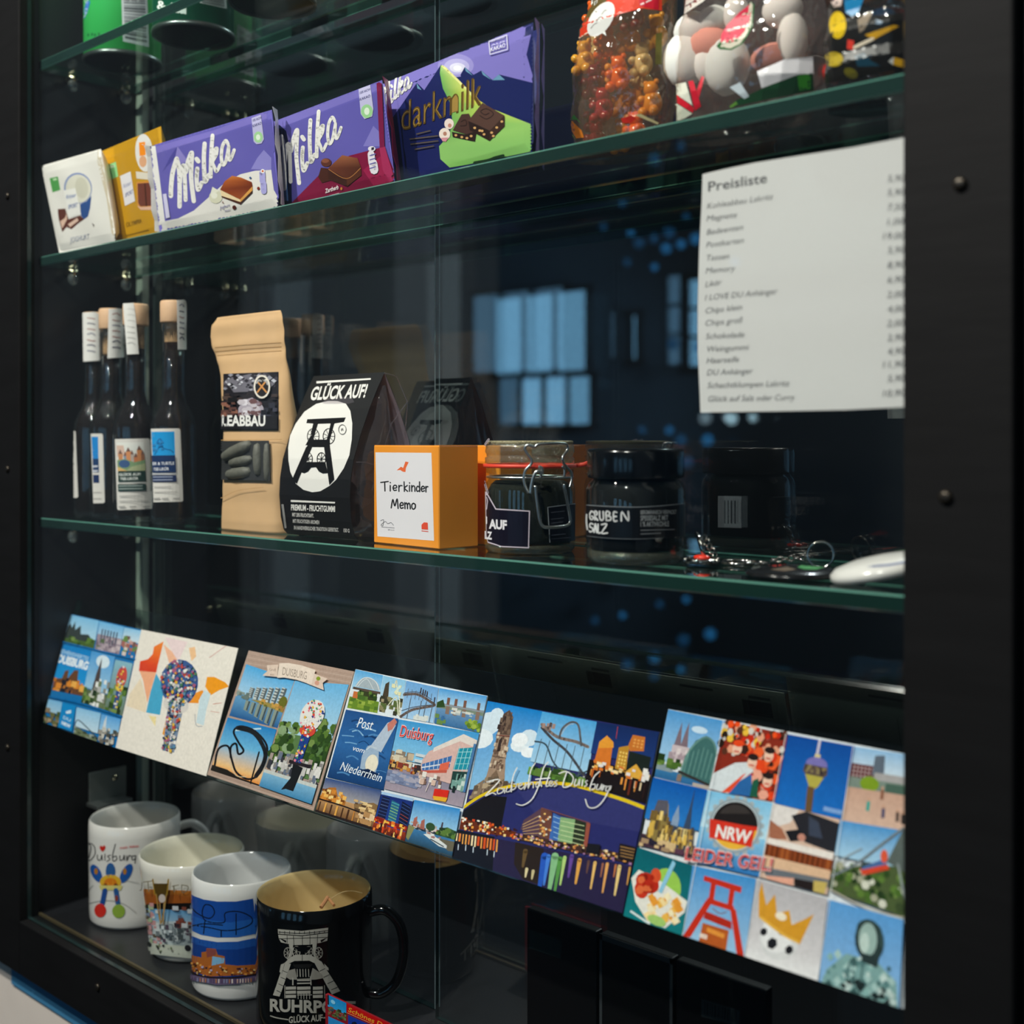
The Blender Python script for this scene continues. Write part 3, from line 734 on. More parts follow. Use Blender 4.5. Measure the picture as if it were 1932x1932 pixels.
# ================================================================ candy bags
def pouch(rows, n=28, pw=.55, sharp=.8, flat=4):
    """rows bottom -> top: (z, xl, xr, yc, t, rot) lens-shaped sections"""
    vs, fs = [], []
    for z_, xl, xr, yc, t in rows:
        for k in range(n):
            a = 2 * math.pi * k / n
            c, s_ = math.cos(a), math.sin(a)
            u = math.copysign(abs(c) ** sharp, c); v = math.copysign(abs(s_) ** pw, s_) * (1 - abs(u) ** flat) ** .5 if abs(u) < 1 else 0
            vs.append(((xl + xr) / 2 + (xr - xl) / 2 * u, yc + t / 2 * v, z_))
    m = len(rows)
    for i in range(m - 1):
        for k in range(n):
            k2 = (k + 1) % n; fs.append((i * n + k, i * n + k2, (i + 1) * n + k2, (i + 1) * n + k))
    fs += [tuple(range(n - 1, -1, -1)), tuple((m - 1) * n + k for k in range(n))]
    return vs, fs
def candybag(label, prow, yc, thick, mfilm):
    """prow: (py, pl, pr, thickness share) read on the plane y = yc"""
    rows = []
    for py, pl, pr, k in prow:
        a, b = aty(pl, py, yc - thick * .3), aty(pr, py, yc - thick * .3)
        rows.append([(a.z + b.z) / 2, a.x, b.x, yc, thick * k])
    rows.sort(key=lambda r: r[0])
    rows[0][0] = ZS_B + .0006
    sm = []
    for i in range(len(rows) - 1):
        for j in range(3):
            t_ = j / 3; sm.append([a_ + (b_ - a_) * t_ for a_, b_ in zip(rows[i], rows[i + 1])])
    sm.append(rows[-1])
    for i, r in enumerate(sm): r[3] += .0012 * math.sin(i * 1.9)
    g = pouch(sm)
    cx_ = sum(v[0] for v in g[0]) / len(g[0])
    t = thing('candy_bag', label, 'candy bag', (cx_, yc, ZS_B), 'candy bags on the glass shelf')
    obj('plastic_film', g, mfilm, t, True)
    return t, g, sm
def put(name, g, m, label, cat, group): return solid(name, g, m, label, cat, group, True)
def fill(sm, n, make, zmax=1, margin=.8):
    pts = []
    tries = 0
    while len(pts) < n and tries < 4000:
        tries += 1
        r = random.choice(sm[1:int(len(sm) * zmax)])
        u = random.uniform(-1, 1) * margin
        hx = (r[2] - r[1]) / 2; half = r[4] / 2 * max(0, 1 - abs(u) ** 4) ** .5
        if half < .011: continue
        p_ = Vector(((r[1] + r[2]) / 2 + hx * u, r[3] + random.uniform(-1, .6) * (half - .0105), max(r[0], ZS_B + .012)))
        if all((p_ - q_).length > .0165 for q_ in pts): pts.append(p_); make(p_, len(pts))
    return pts
FILMG = film('amber_bag_film', (.95, .88, .78), .08, .05, bump=.9, bscale=70, haze=.08, hazecol=(.75, .5, .3))
t, g, sm = candybag('clear bag of amber and dark red fruit gums, left of the candy bags', [(265, 1062, 1232, .75), (200, 1060, 1240, 1), (120, 1064, 1244, 1), (40, 1075, 1246, .9), (-40, 1095, 1246, .6), (-75, 1100, 1244, .12)], .047, .052, FILMG)
gums = [mat('gum_' + c, c, .12, spec=.6, trans=.15, sub=.3) for c in ('e8952a', 'ee6a18', 'a01c28', 'e6cb92', '6e101c', 'f0b038')]
def bear(p_, k):
    c = [3, 1, 2, 0, 4, 5, 1, 0][k % 8]
    g_ = join(ball(p_ + Vector((0, 0, -.001)), .0072, (1, .8, 1.05), 10, 7), ball(p_ + Vector((0, -.001, .0078)), .0050, (1, .9, 1), 10, 6), ball(p_ + Vector((-.004, -.001, .0118)), .0019, nu=6, nv=4), ball(p_ + Vector((.004, -.001, .0118)), .0019, nu=6, nv=4),
              ball(p_ + Vector((-.0045, -.0048, .001)), .0028, nu=8, nv=5), ball(p_ + Vector((.0045, -.0048, .001)), .0028, nu=8, nv=5), ball(p_ + Vector((-.0042, -.004, -.0068)), .0034, nu=8, nv=5), ball(p_ + Vector((.0042, -.004, -.0068)), .0034, nu=8, nv=5))
    put('fruit_gum', g_, gums[c], ['amber', 'orange red', 'wine red', 'pale clear', 'dark red', 'yellow'][[0, 1, 2, 3, 4, 5].index(c)].replace('amber', 'amber') + ' bear-shaped fruit gum inside the left candy bag', 'candy', 'fruit gums in the left candy bag')
fill(sm, 34, bear, .8)
A = Art(Skin(g), None, 8, 1.2e-4, 8e-6); z = V(1040, 0, 6.9)
A.poly(z((150, 690), (200, 560), (330, 400), (480, 230), (600, 120), (760, -60), (1440, -80), (1440, 140), (1180, 110), (900, 180), (700, 290), (430, 450), (260, 570)), 'd93a1c')
A.stroke(z((150, 690), (270, 560), (440, 445), (640, 340)), 2.4, 'f0c8b0')
A.poly(z((330, -80), (800, -80), (620, 130), (430, 300), (260, 470), (250, 380), (360, 130)), '5a4a1c')
for (x0, y0, s_, ch) in [(250, 440, 22, 'Zo'), (330, 220, 30, 'W'), (430, 150, 30, 'ei'), (560, 70, 30, 'n')]:
    A.text(ch, z((x0, y0))[0], z((x0 + 120, y0 - 120))[0], (5, -s_), 'f2efe8', .03); A.text(ch, z((x0 + 6, y0 - 4))[0], z((x0 + 118, y0 - 116))[0], (5, -s_ + 3), '20160c', .0)
A.ell(z((650, 250))[0], 37, 20, 'e4e2de', rot=-1.0); A.poly(z((600, 380), (720, 470), (690, 360)), 'e4e2de')
for k in range(3): A.stroke(z((520 + 70 * k, 370 - 90 * k), (560 + 70 * k, 320 - 90 * k), (600 + 60 * k, 300 - 80 * k)), 1.4, '8a8480')
A.poly(z((1140, -40), (1400, -40), (1395, 130), (1150, 80)), 'c8142c'); A.stroke(z((1170, 60), (1300, 0)), 3, 'f0d8d8')
A.poly(z((250, 1560), (300, 1490), (390, 1610), (340, 1560)), '3a7a3a'); A.poly(z((215, 1600), (270, 1570), (400, 1700), (430, 1790), (330, 1800)), 'd97a1c'); A.poly(z((165, 1620), (215, 1640), (330, 1830), (230, 1840)), '8aa82a'); A.stroke(z((170, 1625), (250, 1780)), 1.5, 'e8e0c0')
A.poly(z((910, 1540), (1050, 1500), (1110, 1540), (1040, 1600), (930, 1600)), 'cf2a1c'); A.poly(z((1090, 1500), (1160, 1480), (1400, 1600), (1380, 1620)), 'e8d8a0')
A.poly(z((1360, 440), (1440, 420), (1440, 840), (1350, 840)), '6a6428')
A.done('film_print', t, SAT)

FILMW = film('pink_bag_film', (.93, .88, .86), .07, .05, bump=.8, bscale=60, haze=.05, hazecol=(.8, .6, .55))
t, g, sm = candybag('clear bag of white and pink foam sweets, middle of the candy bags', [(225, 1252, 1500, .75), (165, 1251, 1532, 1), (90, 1252, 1535, 1), (20, 1256, 1534, .9), (-50, 1262, 1532, .5), (-80, 1262, 1530, .12)], .050, .056, FILMW)
foamM = {c: mat('foam_' + c, c, .75, sub=.1) for c in ('ecebe6', 'e79a88', 'dfe6e2')}
zz = V(1240, 0, 6.44)
FO = [((430, 360), .019, 'ecebe6', (1.1, .7, .9)), ((340, 720), .024, 'ecebe6', (1, .7, 1.15)), ((620, 540), .021, 'e79a88', (1.1, .7, .8)), ((850, 800), .026, 'dfe6e2', (.9, .7, 1.1)), ((600, 780), .018, 'ecebe6', (.7, .7, 1.1)), ((1520, 120), .020, 'ecebe6', (1, .7, .8)), ((1640, 480), .020, 'ecebe6', (.7, .7, 1.3)), ((1400, 700), .019, 'e79a88', (1.2, .7, .7)), ((680, 240), .017, 'dfe6e2', (1, .7, .8)), ((960, 170), .018, 'ecebe6', (.7, .7, 1))]
FOL = ['upper left below the dark red corner', 'large and leftmost above the red stripes', 'just left of the printed watermelon slice', 'large one under the watermelon slice', 'slim one beside the largest at the left', 'topmost at the right', 'tall one at the right edge', 'just above the white band', 'behind the top of the watermelon slice', 'topmost in the middle']
for k, (pp, r, c, sc) in enumerate(FO):
    pc = aty(*zz(pp)[0], .047)
    nm = {'ecebe6': 'white', 'e79a88': 'salmon pink', 'dfe6e2': 'greenish white'}[c]
    put('foam_sweet', ball(pc, r * .62, sc, 14, 10, jit=.02), foamM[c], nm + ' foam sweet in the middle candy bag, ' + FOL[k], 'candy', 'foam sweets in the middle candy bag')
A = Art(Skin(g), None, 8, 1.2e-4, 8e-6); z = zz
A.poly(z((60, -80), (640, -80), (330, 150), (80, 380)), '7a1812'); A.poly(z((350, 0), (640, -60), (560, 20), (330, 170)), 'd8d0c8'); A.stroke(z((90, 330), (320, 100), (480, 0)), 3, '5c3038')
# watermelon slice
A.poly(z((1140, 20), (1180, 60), (1160, 320), (1100, 430), (1030, 540), (900, 610), (760, 600), (720, 560)), '2c6a34'); A.poly(z((1140, 25), (1160, 60), (1145, 310), (1080, 430), (1010, 530), (890, 590), (765, 570)), 'e9e0cc'); A.poly(z((1130, 50), (1150, 90), (1120, 270), (1060, 390), (980, 470), (900, 520), (770, 530), (780, 420), (850, 300), (1000, 150)), 'dc2a4a')
for x_, y_ in [(880, 410), (960, 340), (1030, 240), (1080, 180), (860, 470), (950, 440), (1040, 330)]: A.ell(z((x_, y_))[0], 3, 2, random.choice(['b0183a', 'f07a8c']))
A.poly(z((115, 1215), (215, 1250), (215, 1470), (90, 1480)), '6a0c20'); A.poly(z((190, 1140), (240, 1150), (450, 1310), (435, 1370), (180, 1210)), 'd0182c'); A.poly(z((380, 990), (440, 980), (535, 1290), (460, 1345)), 'c9142c'); A.poly(z((545, 920), (575, 940), (510, 1190), (480, 1110)), 'cf2a38')
A.poly(z((125, 1120), (230, 1020), (350, 1000), (430, 1280), (240, 1150)), 'dcdccc'); A.poly(z((215, 1240), (430, 1380), (330, 1440), (210, 1480)), 'd0d4c0')
A.poly(z((1215, 870), (1560, 720), (1890, 690), (1895, 900), (1700, 910), (1270, 1070)), 'dcd8dc'); A.poly(z((1380, 1030), (1700, 910), (1890, 890), (1900, 1100), (1120, 1250), (900, 1300), (960, 1220)), '1c4a2c'); A.poly(z((1700, 920), (1860, 890), (1860, 1080), (1720, 1100)), '3f9a2c'); A.poly(z((880, 1290), (960, 1230), (980, 1260), (900, 1310)), '6aa03c')
A.poly(z((880, 1060), (1010, 1000), (1120, 1170), (1060, 1200)), 'cfdae2')
A.done('film_print', t, SAT)

FILMD = film('smoky_bag_film', (.42, .42, .44), .08, .05, bump=.8, bscale=60, haze=.04, hazecol=(.3, .3, .3))
t, g, sm = candybag('smoky dark bag of mixed coloured sweets, right against the frame', [(185, 1540, 1735, .75), (120, 1537, 1745, 1), (60, 1536, 1748, 1), (0, 1540, 1748, .9), (-60, 1545, 1745, .5), (-80, 1545, 1742, .12)], .050, .054, FILMD)
mix = [mat('drop_' + c, c, .25, spec=.5) for c in ('c8281c', 'e0b010', '1c5a8a', '2a1408', 'd87a1c', '401010')]
mnm = ['red', 'yellow', 'blue', 'black', 'orange', 'maroon']
def drop(p_, k):
    put('mixed_sweet', ball(p_, .0085, (1.1, .8, .9), 12, 8, jit=.03), mix[k % 6], mnm[k % 6] + ' round sweet inside the smoky candy bag', 'candy', 'mixed sweets in the smoky candy bag')
fill(sm, 18, drop, .8, .85)
A = Art(Skin(g), None, 8, 1.2e-4, 8e-6); z = V(1500, 0, 8.05)
A.poly(z((330, 500), (720, 300), (1640, 200), (1640, 1040), (350, 1290), (300, 900)), '14120f')
A.poly(z((740, -60), (1060, -60), (960, 200), (860, 250), (770, 190)), '1580b8'); A.poly(z((500, -60), (730, -60), (700, 90), (590, 110)), 'd8c0b8')
A.poly(z((1060, 530), (1500, 380), (1580, 400), (1380, 500), (1200, 600)), 'c9960f'); A.poly(z((950, 300), (1120, 180), (1180, 200), (1050, 450), (980, 500)), '8a7a68'); A.stroke(z((900, 720), (1180, 590)), 6, 'e8d8c0')
A.poly(z((800, 600), (900, 620), (880, 760), (790, 740)), 'd83a2c'); A.poly(z((900, 850), (1050, 800), (1150, 920), (1300, 1000), (950, 1010)), '143a4c'); A.poly(z((1500, 870), (1660, 910), (1660, 1030), (1480, 980)), 'e0a818'); A.poly(z((1420, 930), (1500, 860), (1490, 990)), 'd8d8d4')
A.ell(z((650, 380))[0], 16, 26, 'd9b40c'); A.ell(z((590, 900))[0], 18, 14, 'a8900c'); A.ell(z((850, 1110))[0], 14, 9, '5a5410', rot=.5); A.poly(z((1230, 300), (1340, 330), (1300, 370), (1210, 360)), '8aa0b8')
A.done('film_print', t, SAT)
# ================================================================ liqueur bottles
BG = film('bottle_glass', (.86, .90, .90), .06, .02, haze=.012, hazecol=(.6, .75, .8))  # faint blue haze stands in for reflections in the neck glass
LIQ = film('amber_liqueur', (.16, .045, .012), .05, .02, haze=.45, hazecol=(.020, .007, .003))
WOOD = mat('beech_stopper', 'd9b18c', .6, noise=.12, nscale=90)
CORK = mat('cork', 'b98f66', .8, noise=.25, nscale=200)
BPOS = []
for px, py in ((166, 593), (210, 584), (256, 575), (327, 569)):
    BPOS.append(atz(px, py, -.077 + .205))
BPOS[0].x, BPOS[0].y = max(BPOS[0].x, .026), max(.024, BPOS[0].y)
zl = V(120, 780, 6.9); zt = V(60, 440, 4.83)
SEAL = [zt((463, 725), (575, 718), (610, 735), (618, 1160), (470, 1170)), zt((700, 690), (800, 685), (832, 700), (845, 1130), (690, 1140)), zt((832, 640), (928, 634), (945, 750), (975, 1100), (868, 1105)), zt((1320, 610), (1400, 605), (1408, 640), (1408, 1060), (1330, 1060))]
LQ = [zl((62, 235), (75, 224), (140, 224), (157, 240), (190, 1080), (178, 1098), (95, 1100)), zl((355, 265), (495, 262), (512, 280), (537, 1150), (520, 1168), (388, 1170)), zl((668, 335), (1100, 325), (1118, 345), (1160, 1225), (1145, 1245), (712, 1258), (700, 1240)), zl((1138, 200), (1500, 195), (1520, 215), (1556, 1130), (1540, 1148), (1172, 1156))]
for i, b in enumerate(BPOS):
    c = (b.x, b.y, ZS_C + .0003)
    lab = ['slim liqueur bottle farthest left, label turned away to a sliver', 'slim liqueur bottle second from left, blue label half turned away', 'slim liqueur bottle in front with a painted old town label', 'slim liqueur bottle beside the kraft pouch with bright blue label'][i]
    t = thing('liqueur_bottle', lab, 'bottle', c, 'liqueur bottles on the glass shelf')
    out = [(.0, .0015), (.0185, 0), (.0203, .002), (.0205, .004), (.0205, .088), (.0200, .092), (.0182, .099), (.0148, .106), (.0118, .112), (.0103, .119), (.0098, .13), (.0098, .176), (.0107, .178), (.0107, .1835), (.0098, .1845)]
    gb = lathe(out, c, 40, False)
    bt = obj('glass_body', gb, BG, t, True)
    obj('liqueur', lathe([(0, .0055), (.017, .0055), (.0188, .008), (.0188, .0875), (.0166, .098), (.0132, .106), (.0102, .113), (.0086, .121), (.0082, .13), (.0082, .155 + .004 * i), (0, .155 + .004 * i)], c, 32, False), LIQ, t, True)
    cp = obj('stopper', lathe([(.0078, .163), (.0080, .1846), (.0112, .1848), (.0118, .186), (.0118, .2035), (.0110, .205)], c, 32), WOOD, t, True)
    obj('cork', lathe([(.0076, .160), (.0079, .162), (.0079, .1835)], c, 24), CORK, cp, True)
    A = Art(Skin(lathe([(.0118, .1), (.0120, .186), (.0120, .206)], c, 48, False)), None, 3, 1.2e-4, 4e-5)
    A.poly(SEAL[i], 'e2e0dc')
    x0 = min(p[0] for p in SEAL[i]); x1 = max(p[0] for p in SEAL[i]); y0 = min(p[1] for p in SEAL[i]); y1 = max(p[1] for p in SEAL[i])
    for k in range(7):
        yy = y0 + (y1 - y0) * (.12 + .11 * k)
        A.stroke([(x0 + (x1 - x0) * .3, yy), (x0 + (x1 - x0) * .55, yy + random.uniform(-3, 3)), (x0 + (x1 - x0) * .72, yy + 2)], 2.2, random.choice(['8a8a9a', 'b08a84', '6a6a7a']) if i != 2 else 'cfcdca')
    A.done('paper_seal', t, ink('paper_ink', .7, .2))
    A = Art(Skin(gb), None, 3, 1.2e-4, 4e-5)
    A.poly(LQ[i], 'dcd8d2')
    z = zl
    if i == 0:
        A.poly(z((70, 290), (100, 290), (105, 400), (75, 400)), '8a6a4a'); A.poly(z((78, 430), (105, 430), (105, 610), (78, 610)), 'a8a8b8'); A.poly(z((80, 620), (120, 620), (128, 850), (90, 850)), '1f3c34')
    if i == 1:
        A.poly(z((365, 305), (450, 303), (455, 590), (380, 592)), '1c84cf'); A.poly(z((380, 590), (458, 590), (462, 770), (385, 770)), '1d3c66'); A.poly(z((385, 800), (462, 800), (466, 905), (390, 905)), '1b2f5a')
        for yy in (690, 750): A.stroke(z((388, yy), (440, yy - 2)), 3.4, 'd0d4e0')
        for yy in (1030, 1110): A.stroke(z((395, yy), (490, yy)), 1.5, 'a8a6a4')
    if i == 2:
        f = Frame(A, *z((690, 380), (1040, 375), (1065, 745), (715, 750)))
        f.grad('e6e6e0', 'd9e0da'); f.poly([(.0, .1), (.25, .1), (.3, .5), (0, .5)], 'd8b8a8')
        for u, wd, hh, c_ in [(.12, .08, .42, 'c88a60'), (.3, .07, .35, '8a93a4'), (.42, .09, .5, 'd89060'), (.55, .06, .4, 'b8aaa0'), (.68, .08, .3, 'c87a50'), (.82, .09, .55, 'd08a58'), (.93, .06, .4, '9a6a50')]:
            f.rect(u - wd, 1 - hh - .18, u + wd, .72, c_); f.poly([(u - wd, 1 - hh - .18), (u, 1 - hh - .34), (u + wd, 1 - hh - .18)], '7a5a50')
        f.poly([(0, .62), (.3, .58), (.6, .7), (1, .62), (1, 1), (0, 1)], '7d9a72'); f.ell(.25, .75, .2, .14, '3d5a86'); f.poly([(.5, .85), (1, .74), (1, 1), (.3, 1)], 'a8b088'); f.poly([(0, .85), (.35, 1), (0, 1)], 'd8b070')
        A.poly(z((718, 755), (1060, 748), (1068, 880), (722, 890)), '1f3a33'); A.poly(z((716, 925), (1066, 918), (1072, 1005), (720, 1012)), '26403c')
        A.text('GLÜCK AUF!', z((732, 812))[0], z((1000, 806))[0], 5, 'e8ece8', .02); A.text('TEE-LIKÖR', z((745, 868))[0], z((970, 862))[0], 5, 'e8ece8', .02); A.stroke(z((720, 905), (1064, 898)), 1.2, 'c8ccc8')
        for yy in (945, 982): A.stroke(z((735, yy), (1020, yy - 4)), 2, '9aa8a4')
        for yy, x1_ in ((1075, 1000), (1140, 1090)): A.stroke(z((740, yy), (x1_, yy - 6)), 1.4, 'a8a6a4')
        for xx in (735, 870, 1030): A.stroke(z((xx, 1215), (xx + 70, 1210)), 2, '9a9896')
    if i == 3:
        f = Frame(A, *z((1145, 240), (1442, 236), (1452, 545), (1160, 552))); f.grad('1493d6', '1f9ade'); f.line([(.1, .95), (.35, .55), (.25, .4), (.4, .3), (.42, .6), (.55, .72), (.8, .78), (.92, .88)], 2, '1a6aa8'); f.scat(.05, .35, .45, .8, 14, ['1873b4', '2f84c0'], .06, .04)
        A.poly(z((1160, 548), (1452, 544), (1462, 768), (1168, 770)), '17325e'); A.poly(z((1168, 805), (1464, 800), (1468, 888), (1172, 892)), '1c2d58'); A.stroke(z((1170, 786), (1462, 783)), 1.2, 'c8ccd8')
        A.text('ER & TURTLE', z((1172, 672))[0], z((1440, 666))[0], 5.5, 'e6e9f0', .02); A.text('TEE-LIKÖR', z((1182, 745))[0], z((1372, 740))[0], 5.5, 'e6e9f0', .02)
        for yy in (828, 866): A.stroke(z((1180, yy), (1415, yy - 3)), 2, '9aa4bc')
        for yy, x1_ in ((955, 1395), (1022, 1475)): A.stroke(z((1190, yy), (x1_, yy - 4)), 1.3, 'b0acaa')
        for xx in (1190, 1290, 1430): A.stroke(z((xx, 1108), (xx + 70, 1104)), 2, '9a9896')
    A.done('bottle_label', t, ink('paper_ink', .7, .2))

# ================================================================ kraft pouch
yk = .040
rows = []
for py, pl, pr, th in [(1001, 409, 529, .030), (985, 409, 528, .032), (960, 410, 527, .031), (920, 412, 530, .030), (880, 413, 535, .029), (840, 413, 537, .027), (780, 412, 536, .022), (720, 410, 536, .014), (685, 408, 535, .008), (665, 403, 535, .005), (650, 398, 534, .0045), (628, 393, 532, .004), (606, 396, 529, .0035), (592, 404, 523, .003)]:
    a, b = aty(pl, py, yk - th * .4), aty(pr, py, yk - th * .4)
    rows.append([(a.z + b.z) / 2, a.x, b.x, yk - .000, th])
rows[0][0] = ZS_C + .0005
sm = []
for i in range(len(rows) - 1):
    for j in range(4): sm.append([u + (v - u) * j / 4 for u, v in zip(rows[i], rows[i + 1])])
sm.append(rows[-1])
for i, r in enumerate(sm): r[3] += (.0004 * math.sin(i * .9) if i > 8 else 0) + .0035 * max(0, (i - 38) / 18) ** 2
gk = pouch(sm, 48, .3, .8, 12)
t = thing('kraft_pouch', 'tall kraft paper pouch of liquorice with window and mine photo label', 'pouch', ((rows[0][1] + rows[0][2]) / 2, yk, ZS_C))
KR = mat('kraft_paper', 'cfa87a', .8, noise=.10, nscale=45, bump=.25)
obj('paper_body', gk, KR, t, True)
z = V(60, 460, 3.22); SK = Skin(gk)
A = Art(SK, None, 6, 2.5e-4, 1.2e-5)
for yy in (600, 625, 650): A.stroke(z((1115, yy + 30), (1300, yy + 14), (1515, yy)), 1.3, 'b08a5c')
f = Frame(A, *z((1165, 790), (1500, 778), (1500, 1132), (1165, 1130)))
f.rect(0, 0, 1, 1, '17131a'); f.scat(.02, .02, .98, .28, 60, ['8a8a96', 'b8b8c2', '3a3640', '5a5560', '1c1820'], .05, .035, 'd'); f.poly([(.05, .12), (.5, .02), (.95, .2), (.8, .33), (.2, .34)], '6b6872'); f.scat(.1, .06, .85, .3, 40, ['2a262e', 'a8a8b2', '17131a', 'cfcfd8'], .045, .03, 'd')
f.scat(.02, .36, .98, .5, 26, ['3a2c2a', '0c0a0e', '4a3a34', '221c20'], .07, .03); f.poly([(.3, .62), (.4, .48), (.55, .44), (.7, .52), (.78, .66), (.72, .74), (.3, .74)], 'a9a0ac'); f.scat(.32, .48, .72, .74, 26, ['d8d2da', '8a7a86', 'c0b8c0', '6a4a4c'], .06, .04, 'h'); f.scat(.02, .5, .25, .74, 14, ['5a3a34', '2a1a1c', '8a5a4a'], .06, .03); f.scat(.75, .55, .98, .9, 12, ['2a2a36', '10101a', '3a3a48'], .06, .05)
f.rect(0, .76, 1, .99, '120f14'); f.text('LEABBAU', .02, .93, .80, .93, .19, 'e9e7e4', .035)
A.ell(z((1412, 872))[0], 15.5, 22, 'e0d8cc'); A.ell(z((1412, 872))[0], 12.5, 18.5, '1a1416')
A.stroke(z((1385, 905), (1435, 840)), 3, 'c98a4a'); A.stroke(z((1440, 905), (1388, 845)), 3, 'c98a4a'); A.stroke(z((1380, 850), (1392, 835), (1408, 838)), 3, 'a8a8a8'); A.stroke(z((1425, 835), (1440, 842), (1446, 858)), 3, 'a8a8a8')
A.poly(z((1155, 1200), (1455, 1198), (1460, 1440), (1150, 1435)), '2d2e2f')
A.stroke(z((1130, 1195), (1520, 1192)), 1.2, 'b8925f'); A.stroke(z((1140, 1560), (1260, 1500), (1420, 1480)), 1.2, 'c09868')
A.done('pouch_print', t, ink('paper_ink', .7, .2))
LQM = mat('liquorice', '5e5e55', .6, noise=.35, nscale=300, bump=.3)
for a, b, r in [((1195, 1290), (1330, 1225), 38), ((1230, 1330), (1340, 1310), 30), ((1215, 1400), (1330, 1385), 34), ((1385, 1230), (1390, 1390), 32), ((1440, 1230), (1440, 1420), 24)]:
    (ax, ay), (bx_, by_) = z(a, b); P0, P1 = SK.hit(ax, ay)[0], SK.hit(bx_, by_)[0]
    rr = r / 3.22 / F * (P0 - EYE).length * 1.0; d = (P1 - P0) * .25
    P0 = P0 + Vector((0, -rr * .45, 0)); P1 = P1 + Vector((0, -rr * .45, 0))
    obj('liquorice_piece', tube([P0 - d * .5, P0 - d * .2, P0 + d, (P0 + P1) / 2, P1 - d, P1 + d * .2, P1 + d * .5], [rr * .1, rr * .75, rr, rr, rr, rr * .75, rr * .1], 14), LQM, t, True)

# ================================================================ black gummy box
yg = .030
BL, BR = aty(535.4, 1009.8, yg), aty(668.6, 1021, yg); xl, xr = BL.x, BR.x
prof = [(yg + .004, ZS_C + .0004), (yg, ZS_C + .004)]
for px, py in ((663, 985), (660, 940), (661.5, 905), (667, 867), (680, 820), (697, 770), (713, 730), (725.5, 702)):
    v = atx(px, py, xr); prof.append((v.y, v.z))
yr, zr = prof[-1]
yb_ = 2 * yr - yg
bk = [(2 * yr - y_, z_) for y_, z_ in prof[::-1]][1:]
lim_y = .1185
bk = [(min(y_, .117), z_) for y_, z_ in bk]
full = prof + bk
def sheet(path, x0, x1, th, n=10):
    vs, fs = [], []
    m = len(path)
    for s_ in (0, 1):
        for i, (y_, z_) in enumerate(path):
            a, b = path[max(0, i - 1)], path[min(m - 1, i + 1)]
            d = Vector((b[0] - a[0], b[1] - a[1])).normalized(); nrm = Vector((d.y, -d.x))
            for k in range(n + 1): vs.append((x0 + (x1 - x0) * k / n, y_ + nrm.x * th * s_, z_ + nrm.y * th * s_))
    o1 = m * (n + 1)
    for i in range(m - 1):
        for k in range(n):
            a = i * (n + 1) + k
            fs += [(a, a + 1, a + n + 2, a + n + 1), (o1 + a, o1 + a + n + 1, o1 + a + n + 2, o1 + a + 1)]
        a = i * (n + 1); fs.append((a, a + n + 1, o1 + a + n + 1, o1 + a)); a += n; fs.append((a, o1 + a, o1 + a + n + 1, a + n + 1))
    for k in range(n): fs.append((k, o1 + k, o1 + k + 1, k + 1)); a = (m - 1) * (n + 1) + k; fs.append((a, a + 1, o1 + a + 1, o1 + a))
    return vs, fs
t = thing('gummy_box', 'black tent-shaped gummy box with white headframe emblem', 'box', ((xl + xr) / 2, (yg + .117) / 2, ZS_C))
gs = sheet(full, xl, xr, .0005)
obj('card_sleeve', gs, [mat('black_card', '111113', .42, spec=.4), mat('lilac_card_inside', '9d909c', .55)], t, idx=[(1 if (i_ % 22) < 20 and i_ % 2 else 0) if i_ < 22 * (len(full) - 1) else 0 for i_ in range(len(gs[1]))])
CLR = film('clear_bag', (.90, .88, .90), .09, .05, bump=.5, bscale=40, haze=.10, hazecol=(.55, .5, .55))
x0, x1 = xl + .0012, xr + .0
bagrows = []
for k in range(10):
    s_ = k / 9; zz_ = ZS_C + .0012 + (zr - ZS_C - .0115) * s_
    # inner depth of the sleeve at this height
    fy = min((p_[0] for p_ in prof if p_[1] >= zz_ - .01), default=yg); hw = max(.003, (yr - max(fy, prof[min(range(len(prof)), key=lambda i: abs(prof[i][1] - zz_))][0])) - .002)
    bagrows.append([zz_, x0, x1 + .006 * math.sin(s_ * 3), yr, 2 * min(hw, .117 - yr - .002)])
obj('clear_bag', pouch(bagrows, 32, .35, .7), CLR, t, True)
v = atx(770, 758, xr + .002)
obj('bag_fold', join(tube([atx(702, 925, xr + .003) * 1, atx(738, 800, xr + .004), atx(769, 758, xr + .003)], .0006, 6), tube([atx(725, 704, xr + .001), atx(748, 710, xr + .003), atx(769, 760, xr + .003), atx(762, 840, xr + .003)], .0005, 6), tube([atx(672, 872, xr + .003), atx(690, 872, xr + .004), atx(702, 876, xr + .003)], .0004, 6)), CLR, t, True)
gm = mat('gummy_dark', '1c0d0a', .2, spec=.6)
for k in range(14):
    u = random.uniform(.1, .9); p_ = Vector((xl + (xr - xl) * u, yr + random.uniform(-.014, .014), ZS_C + .012 + random.uniform(0, .028)))
    solid('fruit_gummy', ball(p_, .0085, (1, .85, .9), 10, 7, jit=.04), gm, 'dark gummy lump inside the black gummy box', 'candy', 'gummies in the black box', True)
z = V(500, 680, 5.367); SG = Skin(gs)
A = Art(SG, None, 9, 1.2e-4, 1.0e-5); W_, K_ = 'e9e6e1', '111113'
A.poly(z((522, 212), (1072, 180), (1072, 196), (522, 234)), W_)
A.text('GLÜCK AUF!', z((452, 400))[0], z((1012, 372))[0], (7, -25), W_, .03)
A.poly(z((735, 412), (820, 440), (865, 510), (885, 640), (880, 800), (855, 960), (800, 1090), (720, 1210), (655, 1270), (560, 1325), (480, 1335), (390, 1310), (310, 1245), (258, 1130), (238, 1010), (236, 880), (256, 760), (312, 640), (400, 520), (520, 440), (640, 412)), W_)
